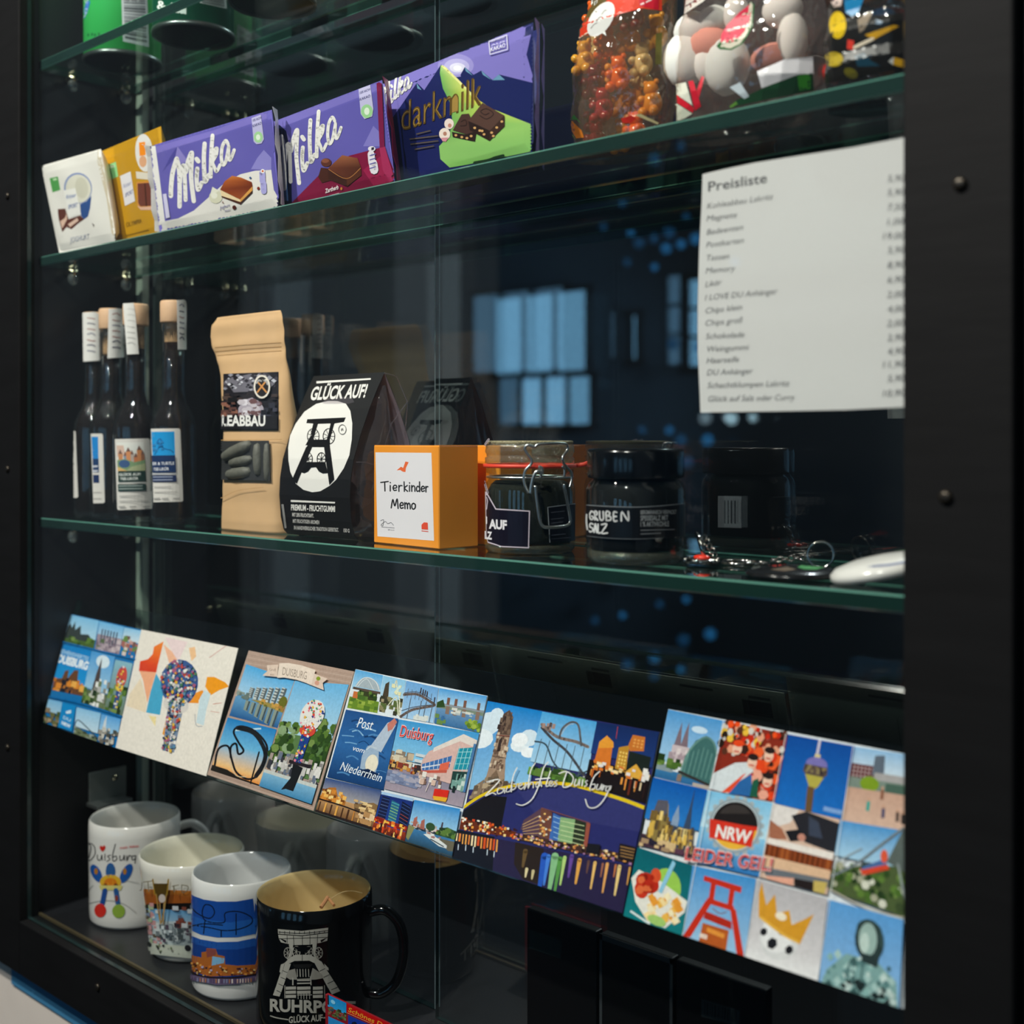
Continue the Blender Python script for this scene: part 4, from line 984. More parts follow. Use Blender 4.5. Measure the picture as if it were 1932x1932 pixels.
A.poly(z((430, 596), (820, 578), (800, 625), (705, 640), (660, 640), (520, 645), (480, 640), (420, 636)), K_)
A.poly(z((490, 640), (540, 640), (490, 800), (460, 860), (410, 860), (455, 780)), K_); A.poly(z((665, 640), (705, 640), (660, 800), (655, 860), (610, 850), (640, 760)), K_)
A.poly(z((470, 802), (655, 802), (660, 880), (420, 880)), K_)
for cx_, cy_ in ((490, 770), (650, 770)):
    for rx in (1,):
        A.stroke([(z((cx_, cy_))[0][0] + 11 * math.cos(k * .35), z((cx_, cy_))[0][1] + 14.5 * math.sin(k * .35)) for k in range(18)], 1.6, K_, close=True)
    for k in range(9):
        a = k * .7; c0 = z((cx_, cy_))[0]; A.stroke([c0, (c0[0] + 11 * math.cos(a), c0[1] + 14.5 * math.sin(a))], 1, K_, caps=False)
A.poly(z((420, 878), (470, 878), (310, 1245), (280, 1200)), K_); A.poly(z((280, 1200), (430, 870), (480, 880), (325, 1250)), K_); A.poly(z((600, 870), (660, 870), (705, 1205), (655, 1262)), K_)
for cx_, cy_ in ((440, 1000), (575, 1000)):
    c0 = z((cx_, cy_))[0]; A.stroke([(c0[0] + 8 * math.cos(k * .4), c0[1] + 12 * math.sin(k * .4)) for k in range(16)], 1.4, K_, close=True)
    for k in range(8): a = k * .8; A.stroke([c0, (c0[0] + 8 * math.cos(a), c0[1] + 12 * math.sin(a))], .9, K_, caps=False)
A.poly(z((395, 1030), (615, 1030), (640, 1140), (590, 1145), (550, 1125), (520, 1080), (470, 1085), (440, 1125), (400, 1142), (365, 1130)), K_)
A.stroke([(z((788, 702))[0][0] + 7 * math.cos(k * .45), z((788, 702))[0][1] + 9 * math.sin(k * .45)) for k in range(14)], 1, '5a5a5a', close=True); A.text('R', z((776, 718))[0], z((802, 712))[0], 5, '5a5a5a')
A.poly(z((268, 1412), (716, 1432), (714, 1448), (268, 1432)), W_)
A.text('PREMIUM - FRUCHTGUMMI', z((270, 1515))[0], z((716, 1532))[0], 11, W_, .03)
A.text('MIT 20% FRUCHTSAFT.', z((282, 1578))[0], z((500, 1590))[0], 7, 'c9c6c2', .03); A.text('MIT FRUCHTIGEN AROMEN', z((288, 1640))[0], z((556, 1655))[0], 7, 'c9c6c2', .03); A.text('IN HANDWERKLICHER TRADITION GEFERTIGT.', z((300, 1708))[0], z((752, 1732))[0], 7, 'c9c6c2', .03); A.text('150 G', z((802, 1735))[0], z((862, 1740))[0], 7, 'c9c6c2', .03)
A.poly(z((172, 1455), (195, 1455), (225, 1695), (205, 1697)), '8a8886')
A.done('front_print', t, ink('satin_ink', .3))
# the same print on the rear face (mirrored by the middle pane)
def flip_print(src, name):
    me = src.data.copy(); o = bpy.data.objects.new(name, me); COL.objects.link(o); o.parent = src.parent
    org = wloc(src.parent); cxm = (xl + xr) / 2
    for v in me.vertices:
        w_ = v.co + org
        # nearest sleeve depth is symmetric about the ridge
        v.co = Vector((2 * cxm - w_.x, min(2 * yr - w_.y, .1172) if True else 0, w_.z)) - org
    me.update(); return o
flip_print(t.children[[c.name.split('.')[0] for c in t.children].index('front_print')], 'rear_print')

# ================================================================ orange memo boxes
def pbox(q, y0, depth, zbase):
    """upright box whose front face sits on the pixel quad's left / right edges at depth y0"""
    a, b = aty(*q[3], y0[0]), aty(*q[2], y0[1]); h0 = aty(*q[0], y0[0]).z, aty(*q[1], y0[1]).z
    h = sum(h0) / 2
    ax = (b - a); ax.z = 0; n = Vector((-ax.y, ax.x, 0)).normalized()
    if n.y < 0: n = -n
    P = [Vector((a.x, a.y, zbase)), Vector((b.x, b.y, zbase))]
    P += [P[1] + n * depth, P[0] + n * depth]
    vs = P + [Vector((p_.x, p_.y, h)) for p_ in P]
    return vs, [(3, 2, 1, 0), (4, 5, 6, 7), (0, 1, 5, 4), (1, 2, 6, 5), (2, 3, 7, 6), (3, 0, 4, 7)]
OR = mat('orange_card', 'f2972a', .42, spec=.4)
q = [(703, 843), (827, 838), (828, 1037), (705, 1026)]
g = pbox(q, (.026, .019), .037, ZS_C + .0004)
t = thing('memo_box', 'orange memo game box with white front label, beside the black gummy box', 'game box', (sum((v for v in g[0][:4]), Vector()) / 4), 'orange memo game boxes')
obj('carton', bevel(g, .0007, 1), OR, t)
obj('lid_seam', tube([g[0][4] + Vector((0, .001, -.0001)), g[0][5] + Vector((0, .001, -.0001)), g[0][6] + Vector((0, -.001, -.0001))], .00035, 6), mat('orange_seam', 'b86a14', .5), t)
z = V(370, 560, 3.22)
A = Art(Plane(g[0][0], Vector((0, 0, 1)).cross(g[0][1] - g[0][0])), None)
A.poly(z((1090, 945), (1430, 948), (1446, 1482), (1102, 1455)), 'e4e0e4')
A.poly(z((1218, 1055), (1245, 1032), (1258, 1040), (1272, 1000), (1292, 1005), (1275, 1040), (1272, 1065), (1255, 1062), (1240, 1052)), 'e8662c')
# rounded hand lettering
def hand(A, z, glyphs, col, wd):
    for pts in glyphs: A.stroke(z(*pts), wd, col)
H = [[(1122, 1128), (1168, 1122)], [(1146, 1125), (1148, 1180)], [(1180, 1146), (1180, 1180)], [(1180, 1128), (1181, 1130)],
     [(1197, 1163), (1218, 1160), (1216, 1147), (1204, 1146), (1197, 1160), (1203, 1176), (1218, 1174)],
     [(1232, 1146), (1233, 1182)], [(1233, 1158), (1241, 1147), (1252, 1148)], [(1264, 1124), (1266, 1182)], [(1284, 1146), (1267, 1162), (1286, 1182)],
     [(1297, 1146), (1297, 1182)], [(1297, 1130), (1298, 1132)], [(1310, 1146), (1311, 1182)], [(1311, 1160), (1320, 1148), (1329, 1156), (1330, 1182)],
     [(1358, 1124), (1359, 1184)], [(1358, 1160), (1347, 1150), (1339, 1166), (1345, 1182), (1357, 1176)],
     [(1369, 1168), (1387, 1164), (1384, 1152), (1375, 1152), (1368, 1166), (1374, 1182), (1388, 1178)], [(1396, 1152), (1397, 1186)], [(1397, 1164), (1403, 1153), (1409, 1154)],
     [(1186, 1282), (1196, 1232), (1208, 1270), (1222, 1228), (1228, 1286)], [(1239, 1268), (1258, 1265), (1256, 1252), (1246, 1251), (1239, 1265), (1245, 1284), (1259, 1281)],
     [(1268, 1250), (1270, 1287)], [(1270, 1262), (1278, 1252), (1284, 1264), (1285, 1287)], [(1285, 1264), (1293, 1253), (1300, 1264), (1302, 1288)],
     [(1322, 1254), (1312, 1262), (1312, 1282), (1322, 1290), (1332, 1280), (1332, 1262), (1322, 1254)]]
hand(A, z, H, '1c1c1e', 2.4)
A.stroke(z((1122, 1360), (1140, 1355), (1135, 1390), (1125, 1385), (1150, 1365), (1165, 1378), (1185, 1372), (1200, 1388)), .9, '6a6a70'); A.stroke(z((1128, 1398), (1205, 1404)), .8, '6a6a70'); A.text('Zoo', z((1165, 1418))[0], z((1205, 1420))[0], 2.2, '8a8a90')
A.poly(z((1370, 1385), (1385, 1370), (1408, 1372), (1410, 1415), (1371, 1412)), 'e24a2c'); A.stroke(z((1372, 1422), (1410, 1426)), 1.4, 'e24a2c')
A.done('front_label', t, ink('paper_ink', .7, .2))
q = [(872, 848), (925, 846), (925, 1020), (872, 1022)]
a = aty(842, 850, .069)
g2 = box(a.x - .012, a.x + .056, .068, .104, ZS_C + .0004, g[0][4].z, .0007, 1)
solid('memo_box', g2, OR, 'second orange memo game box standing behind, showing plain orange card', 'game box', 'orange memo game boxes')

# ================================================================ swing-top jar
JG = film('jar_glass', (.84, .90, .88), .06, .01)
JGK = film('jar_glass_thick', (.72, .78, .72), .12, .04, bump=.5, bscale=220, haze=.10, hazecol=(.62, .58, .44))  # golden haze stands in for highlights in the thick glass
x, y = .5958, .0548; c = (x, y, ZS_C + .0003)
t = thing('swing_top_jar', 'small swing-top jar with red rubber ring and wire clasp', 'jar', c)
R = .0315
gj = lathe([(0, .0016), (.024, .0006), (.029, 0), (.0312, .0025), (R, .005), (R, .043), (.0305, .047), (.0283, .0505), (.0283, .0535), (.0305, .0545), (.0305, .0575)], c, 56, False)
obj('glass_body', gj, JG, t, True)
obj('glass_foot', lathe([(.024, .0007), (.0295, .0002), (.0312, .003), (.0310, .0055), (.027, .006)], c, 56, False), JGK, t, True)
obj('herb_salt', lathe([(0, .0065), (.0285, .0065), (.0298, .009), (.0298, .041), (.027, .0465), (.024, .049), (0, .0495)], c, 40, False), mat('dark_herb_salt', '1c1d14', .8, spec=.2, noise=.95, nscale=520, bump=.1), t, True)
obj('gasket', lathe([(.0296, .0578), (.0325, .0580), (.0325, .0604), (.0296, .0606), (.0296, .0578)], c, 56, False), mat('red_rubber', 'e2412a', .5), t, True)
tabd = Vector((.62, .55, 0)).normalized()
v = Vector(c) + tabd * .0318 + Vector((0, 0, .0592))
obj('gasket_tab', tube([v, v + tabd * .006 + Vector((0, 0, .0008)), v + tabd * .0105 + Vector((0, 0, .003))], [.0016, .0016, .0012], 8), mat('red_rubber', 'e2412a', .5), t, True)
ld = obj('glass_lid', lathe([(.0300, .0607), (.0312, .0612), (.0312, .0648), (.0300, .0655), (.0302, .0672), (.0312, .0690), (.0306, .0735), (.0290, .0752), (.0262, .0752), (.0255, .0735), (0, .0725)], c, 56, False), JGK, t, True)
obj('lid_bead', lathe([(.0296, .0742), (.0304, .0752), (.0300, .0764), (.0288, .0766), (.0282, .0754), (.0296, .0742)], c, 64, False), mat('glass_bead', 'a59c7a', .12, spec=.9, bump=1, nscale=700), ld, True)
WI = mat('bright_wire', 'dadedc', .30, metal=1)
big = Skin(lathe([(R + .0030, -.01), (R + .0030, .1)], c, 64, False)); bigo = Skin(lathe([(R + .0055, -.01), (R + .0055, .1)], c, 64, False))
z = V(890, 810, 7.43)
def wire(pts, sk, r, close=False, n=6):
    P = [sk.hit(*p_)[0] for p_ in z(*pts)]; return tube(spline(P, n, close), r, 8, close)
obj('clasp_wire', wire([(795, 895), (750, 800), (730, 700), (750, 580), (830, 490), (835, 430), (770, 330), (745, 260), (790, 220), (880, 245), (935, 212), (1080, 200), (1250, 198), (1330, 215), (1340, 290), (1280, 380), (1275, 450), (1320, 520), (1390, 600), (1400, 700), (1370, 820)], big, .0010), WI, t, True)
obj('clasp_lever', wire([(890, 790), (905, 950), (930, 1150), (960, 1300), (1010, 1365), (1100, 1375), (1250, 1365), (1340, 1345), (1378, 1290), (1360, 1150), (1330, 980), (1300, 830), (1298, 770)], bigo, .0011), WI, t, True)
obj('clasp_hinge', join(wire([(825, 900), (835, 800), (860, 680), (900, 600), (950, 590), (985, 640)], bigo, .0012), wire([(935, 525), (980, 545), (985, 620), (960, 680)], big, .0012), wire([(1265, 520), (1300, 560), (1295, 660)], big, .0009)), WI, t, True)
hz = c[2] + .0515
obj('neck_wire', tube([(x + .0296 * math.cos(a * math.pi / 24), y + .0296 * math.sin(a * math.pi / 24), hz) for a in range(48)], .0009, 8, True), WI, t, True)
A = Art(Skin(gj), None, 3, 1.4e-4, 4e-5)
LB = 'cfc2cf'; DK = '15111f'
A.poly(z((190, 870), (215, 880), (345, 1110), (818, 1140), (803, 1668), (420, 1650), (228, 1590), (205, 1500)), LB)
A.poly(z((205, 920), (225, 930), (335, 1125), (800, 1155), (788, 1650), (420, 1635), (232, 1572), (212, 1480)), DK)
A.text('AUF', z((245, 1385))[0], z((495, 1402))[0], 17, 'ece8ec', .045); A.text('LZ', z((188, 1530))[0], z((290, 1542))[0], 14, 'ece8ec', .045); A.stroke(z((213, 950), (228, 1000), (222, 1060), (215, 1120)), 1.6, LB); A.stroke(z((214, 1230), (214, 1320)), 2.5, 'ece8ec')
A.stroke(z((1070, 1090), (1440, 1040)), 1.1, '8c9298'); A.poly(z((1062, 1092), (1445, 1045), (1440, 1560), (1090, 1585)), '0d0e15'); A.stroke(z((1062, 1092), (1090, 1585)), 1.4, '9aa0a4', smooth=False); A.stroke(z((1062, 1092), (1440, 1045)), 1.2, '8c9298', smooth=False)
for k, (yy, x1_) in enumerate([(1160, 1290), (1255, 1280), (1310, 1270), (1480, 1300), (1530, 1370)]): A.stroke(z((1110, yy + 5), (x1_, yy - 14)), 1.6, '4a4e58')
A.done('jar_label', t, ink('satin_ink', .3))
A = Art(Skin(lathe([(.0318, .0), (.0318, .09)], c, 64, False)), None, 4, 0, 1.5e-5)
for wdt, cc in ((3.4, LB), (1.4, DK)): A.stroke(z((238, 140), (185, 220), (150, 330), (128, 460), (150, 620), (190, 780), (225, 890)), wdt, cc)
A.done('label_tail', t, ink('satin_ink', .3))

# ================================================================ black salt jar
x, y = .6942, .0438; c = (x, y, ZS_C + .0003); R = .0312
t = thing('salt_jar', 'screw-top jar of black salt with wide black lid and black label', 'jar', c)
gj = lathe([(0, .0016), (.024, .0006), (.0285, 0), (.0308, .003), (R, .006), (R, .046), (.0300, .0495), (.0270, .0525), (.0270, .066)], c, 56, False)
obj('glass_body', gj, JG, t, True)
obj('glass_foot', lathe([(.02, .0007), (.0288, .0002), (.0309, .0035), (.0307, .0075), (.027, .008)], c, 56, False), JGK, t, True)
obj('black_salt', lathe([(0, .0085), (.0285, .0085), (.0297, .011), (.0297, .045), (.026, .051), (.0255, .058), (0, .058)], c, 40, False), mat('black_salt', '050506', .7, spec=.2, noise=.9, nscale=1200), t, True)
obj('screw_lid', lathe([(.0295, .0530), (.0304, .0534), (.0306, .0545), (.0306, .0690), (.0298, .0712), (.0270, .0716), (0, .0714)], c, 56, False), mat('black_gloss_lid', '08090a', .16, spec=.6), t, True)
A = Art(Skin(gj), None, 3, 1.4e-4, 4e-5); z = V(1090, 810, 7.155)
A.poly(z((120, 1020), (400, 1040), (800, 1050), (1150, 1030), (1470, 1000), (1470, 1440), (1150, 1465), (780, 1480), (420, 1470), (120, 1440)), '0c0c0e')
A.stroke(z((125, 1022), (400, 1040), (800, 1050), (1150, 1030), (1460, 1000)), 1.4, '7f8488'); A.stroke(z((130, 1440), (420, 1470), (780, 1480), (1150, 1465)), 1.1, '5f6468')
hand(A, z, [[(215, 1120), (190, 1105), (168, 1150), (175, 1205), (200, 1218), (215, 1190), (195, 1170)], [(238, 1222), (235, 1110), (262, 1115), (265, 1150), (238, 1168), (275, 1228)], [(300, 1108), (305, 1200), (330, 1228), (352, 1200), (348, 1110)], [(392, 1232), (388, 1115), (430, 1118), (432, 1150), (392, 1168), (445, 1180), (448, 1222), (392, 1232)], [(530, 1122), (490, 1118), (492, 1232), (532, 1235)], [(492, 1175), (525, 1176)], [(592, 1236), (600, 1115), (682, 1232), (684, 1110)],
            [(215, 1280), (190, 1268), (172, 1290), (182, 1320), (210, 1335), (212, 1370), (180, 1384), (168, 1370)], [(232, 1390), (248, 1275), (268, 1392)], [(238, 1350), (260, 1352)], [(285, 1280), (288, 1392), (318, 1394)], [(332, 1285), (400, 1282), (335, 1398), (408, 1398)]], 'dedede', 3.0)
for k, (tx, x1_, hh, b_) in enumerate([('BERGMÄNNISCH VERPACKT', 1320, 7.5, .02), ('SPEISESALZ MIT', 1210, 9.5, .02), ('1 % AKTIVKOHLE', 1220, 9.5, .02)]): A.text(tx, z((846, (1145, 1230, 1312)[k]))[0], z((x1_, (1140, 1225, 1306)[k]))[0], hh, '8f9294', b_)
for yy, x1_ in ((1362, 1285), (1412, 1110)): A.stroke(z((850, yy), (x1_, yy - 12)), 1.8, '6a6d70')
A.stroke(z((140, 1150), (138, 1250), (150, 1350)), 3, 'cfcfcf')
A.done('jar_label', t, ink('satin_ink', .3))
# sticker on the rear of the jar, read in the mirror pane
def rear_sticker(t, c, R, a0, a1, z0, z1, n=14):
    vs, fs = [], []
    for k in range(n + 1):
        a = math.radians(a0 + (a1 - a0) * k / n)
        for zz_ in (z0, z1): vs.append((c[0] + (R + .0003) * math.cos(a), c[1] + (R + .0003) * math.sin(a), c[2] + zz_))
    for k in range(n): fs.append((2 * k, 2 * k + 2, 2 * k + 3, 2 * k + 1))
    o = obj('barcode_sticker', (vs, fs), mat('sticker_white', 'c9ccd0', .6), t)
    for k in range(3, n - 3, 2):
        a = math.radians(a0 + (a1 - a0) * k / n); b = math.radians(a0 + (a1 - a0) * (k + .8) / n)
        obj('bar', ([(c[0] + (R + .0005) * math.cos(q_), c[1] + (R + .0005) * math.sin(q_), c[2] + zz_) for q_, zz_ in ((a, z0 + .003), (b, z0 + .003), (b, z1 - .003), (a, z1 - .003))], [(0, 1, 2, 3)]), mat('bar_black', '22262c', .6), o)
rear_sticker(t, c, R, 64, 96, .016, .038)

# ================================================================ key rings and buttons
CH = mat('chrome', 'c9c6bd', .12, metal=1)
RED = mat('red_enamel', 'd8321c', .25)
v = atz(1345, 1066, -.077); x, y = v.x, v.y
t = thing('key_ring', 'key ring with red enamel charm lying beside the salt jar', 'key ring', (x, y, ZS_C))
def ringpts(c, r, ax1, ax2, n=28): return [Vector(c) + Vector(ax1) * (r * math.cos(2 * math.pi * k / n)) + Vector(ax2) * (r * math.sin(2 * math.pi * k / n)) for k in range(n)]
obj('split_ring', tube(ringpts((x + .012, y + .012, ZS_C + .0016), .011, (1, 0, 0), (0, 1, 0)), .0010, 8, True), CH, t, True)
obj('charm', join(lathe([(0, .0012), (.010, .0012), (.0108, .002), (.0108, .0034), (.010, .0042), (0, .0044)], (x - .004, y - .006, ZS_C), 28, False), *[ball((x - .004 + .0108 * math.cos(k), y - .006 + .0108 * math.sin(k), ZS_C + .0034), .0016, nu=8, nv=6) for k in range(0, 7)]), CH, t, True)
obj('enamel_dot', ball((x - .003, y - .008, ZS_C + .0052), .0045, (1.3, .8, .35), 14, 8), RED, t, True)
obj('chain', join(*[tube(ringpts((x + .001 + .0016 * k - .006, y - .002 + .0005 * k, ZS_C + .0062 + .0026 * (4 - k)), .0019, (1, 0, .2) if k % 2 else (.2, 1, 0), (0, .3, 1), 14), .0005, 6, True) for k in range(5)]), CH, t, True)
obj('swivel_bar', tube([(x - .010, y - .003, ZS_C + .0195), (x - .0055, y - .005, ZS_C + .0135), (x - .002, y - .007, ZS_C + .006)], [.0012, .0018, .0011], 8), CH, t, True)
a = aty(1520, 1046, .088); x, y = a.x, .084
t = thing('key_ring', 'key ring with chain and upright split ring at the back of the shelf', 'key ring', (x, y, ZS_C))
obj('split_ring', tube(ringpts((x + .012, y, ZS_C + .0085), .0078, (.94, .3, 0), (0, .1, .99)), .0008, 8, True), CH, t, True)
obj('chain', join(*[tube(ringpts((x + .004 - .0034 * k, y - .0008 * k, ZS_C + .0052 - .0005 * k + .0016), .0022, (1, 0, 0), (0, .7, .7) if k % 2 else (0, 1, .1), 12), .0005, 6, True) for k in range(7)]), CH, t, True)
obj('tag', tube(ringpts((x - .028, y - .006, ZS_C + .0013), .0075, (1, 0, .02), (0, 1, 0)), .0009, 8, True), CH, t, True)
# dark badge
bx0 = (.8082, .0381, ZS_C)
t = thing('badge_button', 'flat black button badge with red and green print', 'badge', bx0, 'button badges on the glass shelf')
gb = lathe([(0, .0004), (.0255, .0004), (.0268, .0012), (.0262, .0028), (.022, .0042), (.014, .0052), (.006, .0056), (0, .0057)], bx0, 44, False)
obj('badge_face', gb, mat('black_enamel', '17181a', .18, spec=.6), t, True)
A = Art(Skin(gb), None, 3.5, 1e-4, 2e-5); z = V(1280, 1010, 4.39)
A.poly(z((670, 240), (720, 215), (860, 215), (975, 205), (990, 218), (920, 240), (800, 258), (720, 245)), 'd83020'); A.poly(z((985, 265), (1060, 230), (1180, 232), (1290, 225), (1300, 245), (1230, 262), (1140, 285), (1040, 282)), '4a9a58'); A.poly(z((560, 262), (660, 235), (680, 265), (620, 280)), '5a5e5c'); A.poly(z((760, 285), (900, 262), (980, 285), (880, 300)), '6a5a4a')
A.done('badge_print', t, ink('satin_ink', .3))
gr = thing('badge_button', 'white button badge tilted up, half behind the right frame', 'badge', (.862, .034, ZS_C), 'button badges on the glass shelf')
M = Matrix.Rotation(math.radians(-11), 3, 'Y') @ Matrix.Rotation(math.radians(6), 3, 'X')
pv, pf = lathe([(0, .0), (.0262, .0), (.0278, .0018), (.0275, .0044), (.0245, .0068), (.016, .0088), (0, .0097)], (0, 0, 0), 44, False)
pv = [M @ Vector(v_) for v_ in pv]; mz = min(v_.z for v_ in pv); pv = [v_ + Vector((.864, .034, ZS_C - mz + .0003)) for v_ in pv]
obj('badge_face', (pv, pf), mat('white_enamel', 'e0ddd8', .2, spec=.5), gr, True)
A = Art(Skin((pv, pf)), None, 4, 1e-4, 2e-5)
A.stroke(z((1610, 258), (1680, 252), (1730, 248), (1780, 240), (1850, 228), (1890, 222)), 3.5, '6a76a0'); A.stroke(z((1570, 262), (1600, 258)), 1.5, '8a92b0')
A.done('badge_print', gr, ink('satin_ink', .3))
# ================================================================ tilted glass shelf and postcards
TA = math.radians(18.587); UPV = Vector((0, math.sin(TA), math.cos(TA))); FRV = Vector((0, -math.cos(TA), math.sin(TA)))
O_ = Vector((0, .0006, ZC - .2796))
CARDPAPER = mat('card_back_paper', 'c3c6bd', .6, noise=.04, nscale=30)
vs = [O_ + Vector((x_, 0, 0)) + UPV * v_ - FRV * (.0012 + d_) for x_ in (-.0055, .913) for v_, d_ in ((-.0025, 0), (.124, 0), (.124, .006), (-.0025, .006))]
solid('glass_shelf', (vs, [(0, 1, 2, 3), (7, 6, 5, 4), (0, 4, 5, 1), (1, 5, 6, 2), (2, 6, 7, 3), (3, 7, 4, 0)]), [GL, GE], 'tilted glass shelf on which the postcards lie in a row', 'shelf', 'glass shelves', idx=[1, 1, 0, 1, 0, 1])
for v_ in (.012, .1):
    p_ = O_ + UPV * v_ - FRV * .0125
    pn = obj('shelf_pin', disc_x((-.0066, p_.y, p_.z), .0036, .0064, 12), PINM, cab, True)
def postcard(label, q, lift, back=True):
    pl = Plane(O_ + FRV * lift, FRV)
    P = [pl.hit(*p_)[0] for p_ in q]
    vs = P + [p_ - FRV * .0006 for p_ in P]
    t = solid('postcard', (vs, [(3, 2, 1, 0), (4, 5, 6, 7), (0, 1, 5, 4), (1, 2, 6, 5), (2, 3, 7, 6), (3, 0, 4, 7)]), CARDPAPER, label, 'postcard', 'postcards on the tilted glass shelf')
    if back:   # barcode and imprint on the rear
        ux, uy = (P[1] - P[0]).normalized(), UPV
        cs, g = [], ([], [])
        for k in range(12): cs.append((.012 + .0016 * k, .018 + .0016 * k + random.choice([.0006, .001]), -.022, -.010))
        cs += [(.012, .03, -.008, -.006), (.06, .06 + random.uniform(.02, .04), -.007, -.005), (.075, .0755, -.08, -.02)]
        for a, b, c_, d in cs:
            n = len(g[0]); g[0].extend([P[1] - ux * a + uy * c_ - FRV * .0007, P[1] - ux * b + uy * c_ - FRV * .0007, P[1] - ux * b + uy * d - FRV * .0007, P[1] - ux * a + uy * d - FRV * .0007]); g[1].append((n, n + 1, n + 2, n + 3))
        obj('rear_imprint', g, mat('grey_imprint', '3f4346', .7), t)
    A = Art(pl, q, None, 4e-5, 4e-6)
    return t, A
GLOSS = ink('postcard_ink', .22, .4, .09)
def R4(z, *p): return z(*p)
TREE = ['2f4a1e', '4a6a2a', '5d7d34', '23381a', '76904a']
def mosaic(A, pts_fn, n, cols, s=3.2):
    for _ in range(n):
        x_, y_ = pts_fn(); k = random.uniform(.6, 1.3) * s; a = random.uniform(0, 3)
        A.poly([(x_ + k * math.cos(a + j * 1.571), y_ + k * 1.15 * math.sin(a + j * 1.571)) for j in range(4)], random.choice(cols))
def standin(A, f, cols, n=90, s=2.6):
    """generic mosaic stand-in: a patchwork urn on a slim double stem (local frame)"""
    f.ell(.5, .28, .36, .24, cols[0]); f.poly([(.34, .46), (.66, .46), (.62, .98), (.52, .98), (.5, .6), (.48, .98), (.36, .98)], cols[1]); f.ell(.5, .5, .26, .09, cols[2])
    def pf():
        if random.random() < .6:
            a, r = random.uniform(0, 6.28), random.random() ** .5; return f.p(.5 + .34 * r * math.cos(a), .28 + .23 * r * math.sin(a))
        v = random.uniform(.46, .97); return f.p(random.choice([.42, .57]) + random.uniform(-.05, .05), v)
    mosaic(A, pf, n, cols, s)

# ---- card 1: blue collage
z = V(40, 1120, 4.39)
t, A = postcard('blue collage postcard of nine small city views, leftmost', z((408, 169), (1010, 302), (795, 1282), (186, 1068)), 0)
A.poly(z((393, 166), (1010, 302), (795, 1282), (160, 1060)), '1670b0')
f = Frame(A, *z((395, 172), (645, 225), (600, 460), (350, 395))); f.grad('7fbfe8', 'b5d8ea', 0, .75); f.rect(0, .68, 1, 1, '48632f'); f.poly([(.02, .7), (.04, .45), (.12, .3), (.18, .45), (.25, .2), (.3, .5), (.45, .3), (.5, .6), (.75, .55), (.9, .72), (.9, .8), (.02, .85)], '37403e'); f.scat(0, .7, 1, 1, 18, TREE, .07, .05)
f = Frame(A, *z((650, 228), (852, 275), (812, 502), (612, 460))); f.grad('6fb6e6', 'a9cbe4', 0, .5); f.rect(.0, .45, 1, 1, '9c8c98')
for k in range(6): f.rect(.15 + .12 * k, .25, .2 + .12 * k, .75, '4a5564')
f.scat(0, .5, 1, 1, 26, ['c8b8bc', '7a6a78', '5a6a4a', 'b0a0a8'], .07, .06)
f = Frame(A, *z((856, 280), (1000, 308), (950, 545), (816, 508))); f.grad('8cc4e8', 'cfe0ea', 0, .45); f.scat(.05, .3, 1, .95, 40, ['c89a94', 'a86a60', 'd8c8c0', '7a5a54', '6a8a4a'], .1, .06)
f = Frame(A, *z((335, 412), (585, 470), (518, 850), (225, 790))); f.grad('1480c8', '1c98dc'); f.text('SEHENSWERTES', .05, .20, .95, .24, .09, 'bfe0f4', .01); f.text('DUISBURG', .04, .40, .97, .43, .17, 'eef6fb', .05); f.poly([(.1, 1), (.12, .75), (.3, .72), (.34, .55), (.44, .52), (.46, .7), (.6, .5), (.72, .48), (.76, .75), (.95, .8), (1, 1)], '6a4326'); f.scat(.05, .72, 1, 1, 30, ['e08a2c', 'f0b050', '2a2428', '8a4a1c', 'c8741c', '1c1c24'], .06, .05)
f = Frame(A, *z((588, 472), (782, 522), (692, 965), (500, 905))); f.grad('4a9ad8', '9cc8e4', 0, .7); f.ell(.55, .15, .28, .12, 'd8e8f2'); f.poly([(.32, .75), (.38, .4), (.48, .08), (.56, .42), (.55, .75)], '4c3f3c'); f.rect(0, .72, 1, 1, '5a6a46'); f.scat(.4, .5, 1, .98, 34, ['d8d8d8', 'b8b8b4', '8a8a80', 'e8e8e4', '6a7a54'], .07, .05); f.scat(0, .75, .5, 1, 16, TREE + ['c8c8b8'], .08, .05)
f = Frame(A, *z((786, 548), (930, 580), (842, 1012), (694, 960))); f.grad('8ab8c8', '6a7a64'); f.scat(0, .5, 1, 1, 24, TREE + ['3a3434'], .12, .06); standin(A, Frame(A, f.p(.15, .05), f.p(.95, .05), f.p(.95, .95), f.p(.15, .95)), ['c84a3a', '2f4a8a', 'e8c84a', 'e0e0e0', '3a3a4a'], 36, 2)
f = Frame(A, *z((200, 866), (348, 900), (312, 1108), (166, 1058))); f.grad('7ab8e2', 'a8cbe0', 0, .5); f.scat(0, .45, 1, 1, 24, ['8a7a64', '6a6a44', 'a89478', '4a5a34'], .12, .08)
f = Frame(A, *z((350, 905), (462, 932), (428, 1142), (312, 1105))); f.rect(0, 0, 1, 1, '1588cc'); f.poly([(.35, .3), (.7, .2), (.75, .32), (.4, .4)], 'cfe6f4'); f.text('DU', .25, .62, .8, .66, .13, 'bfe0f4', .02); f.text('NRW', .2, .85, .85, .9, .14, 'e6f2fa', .04)
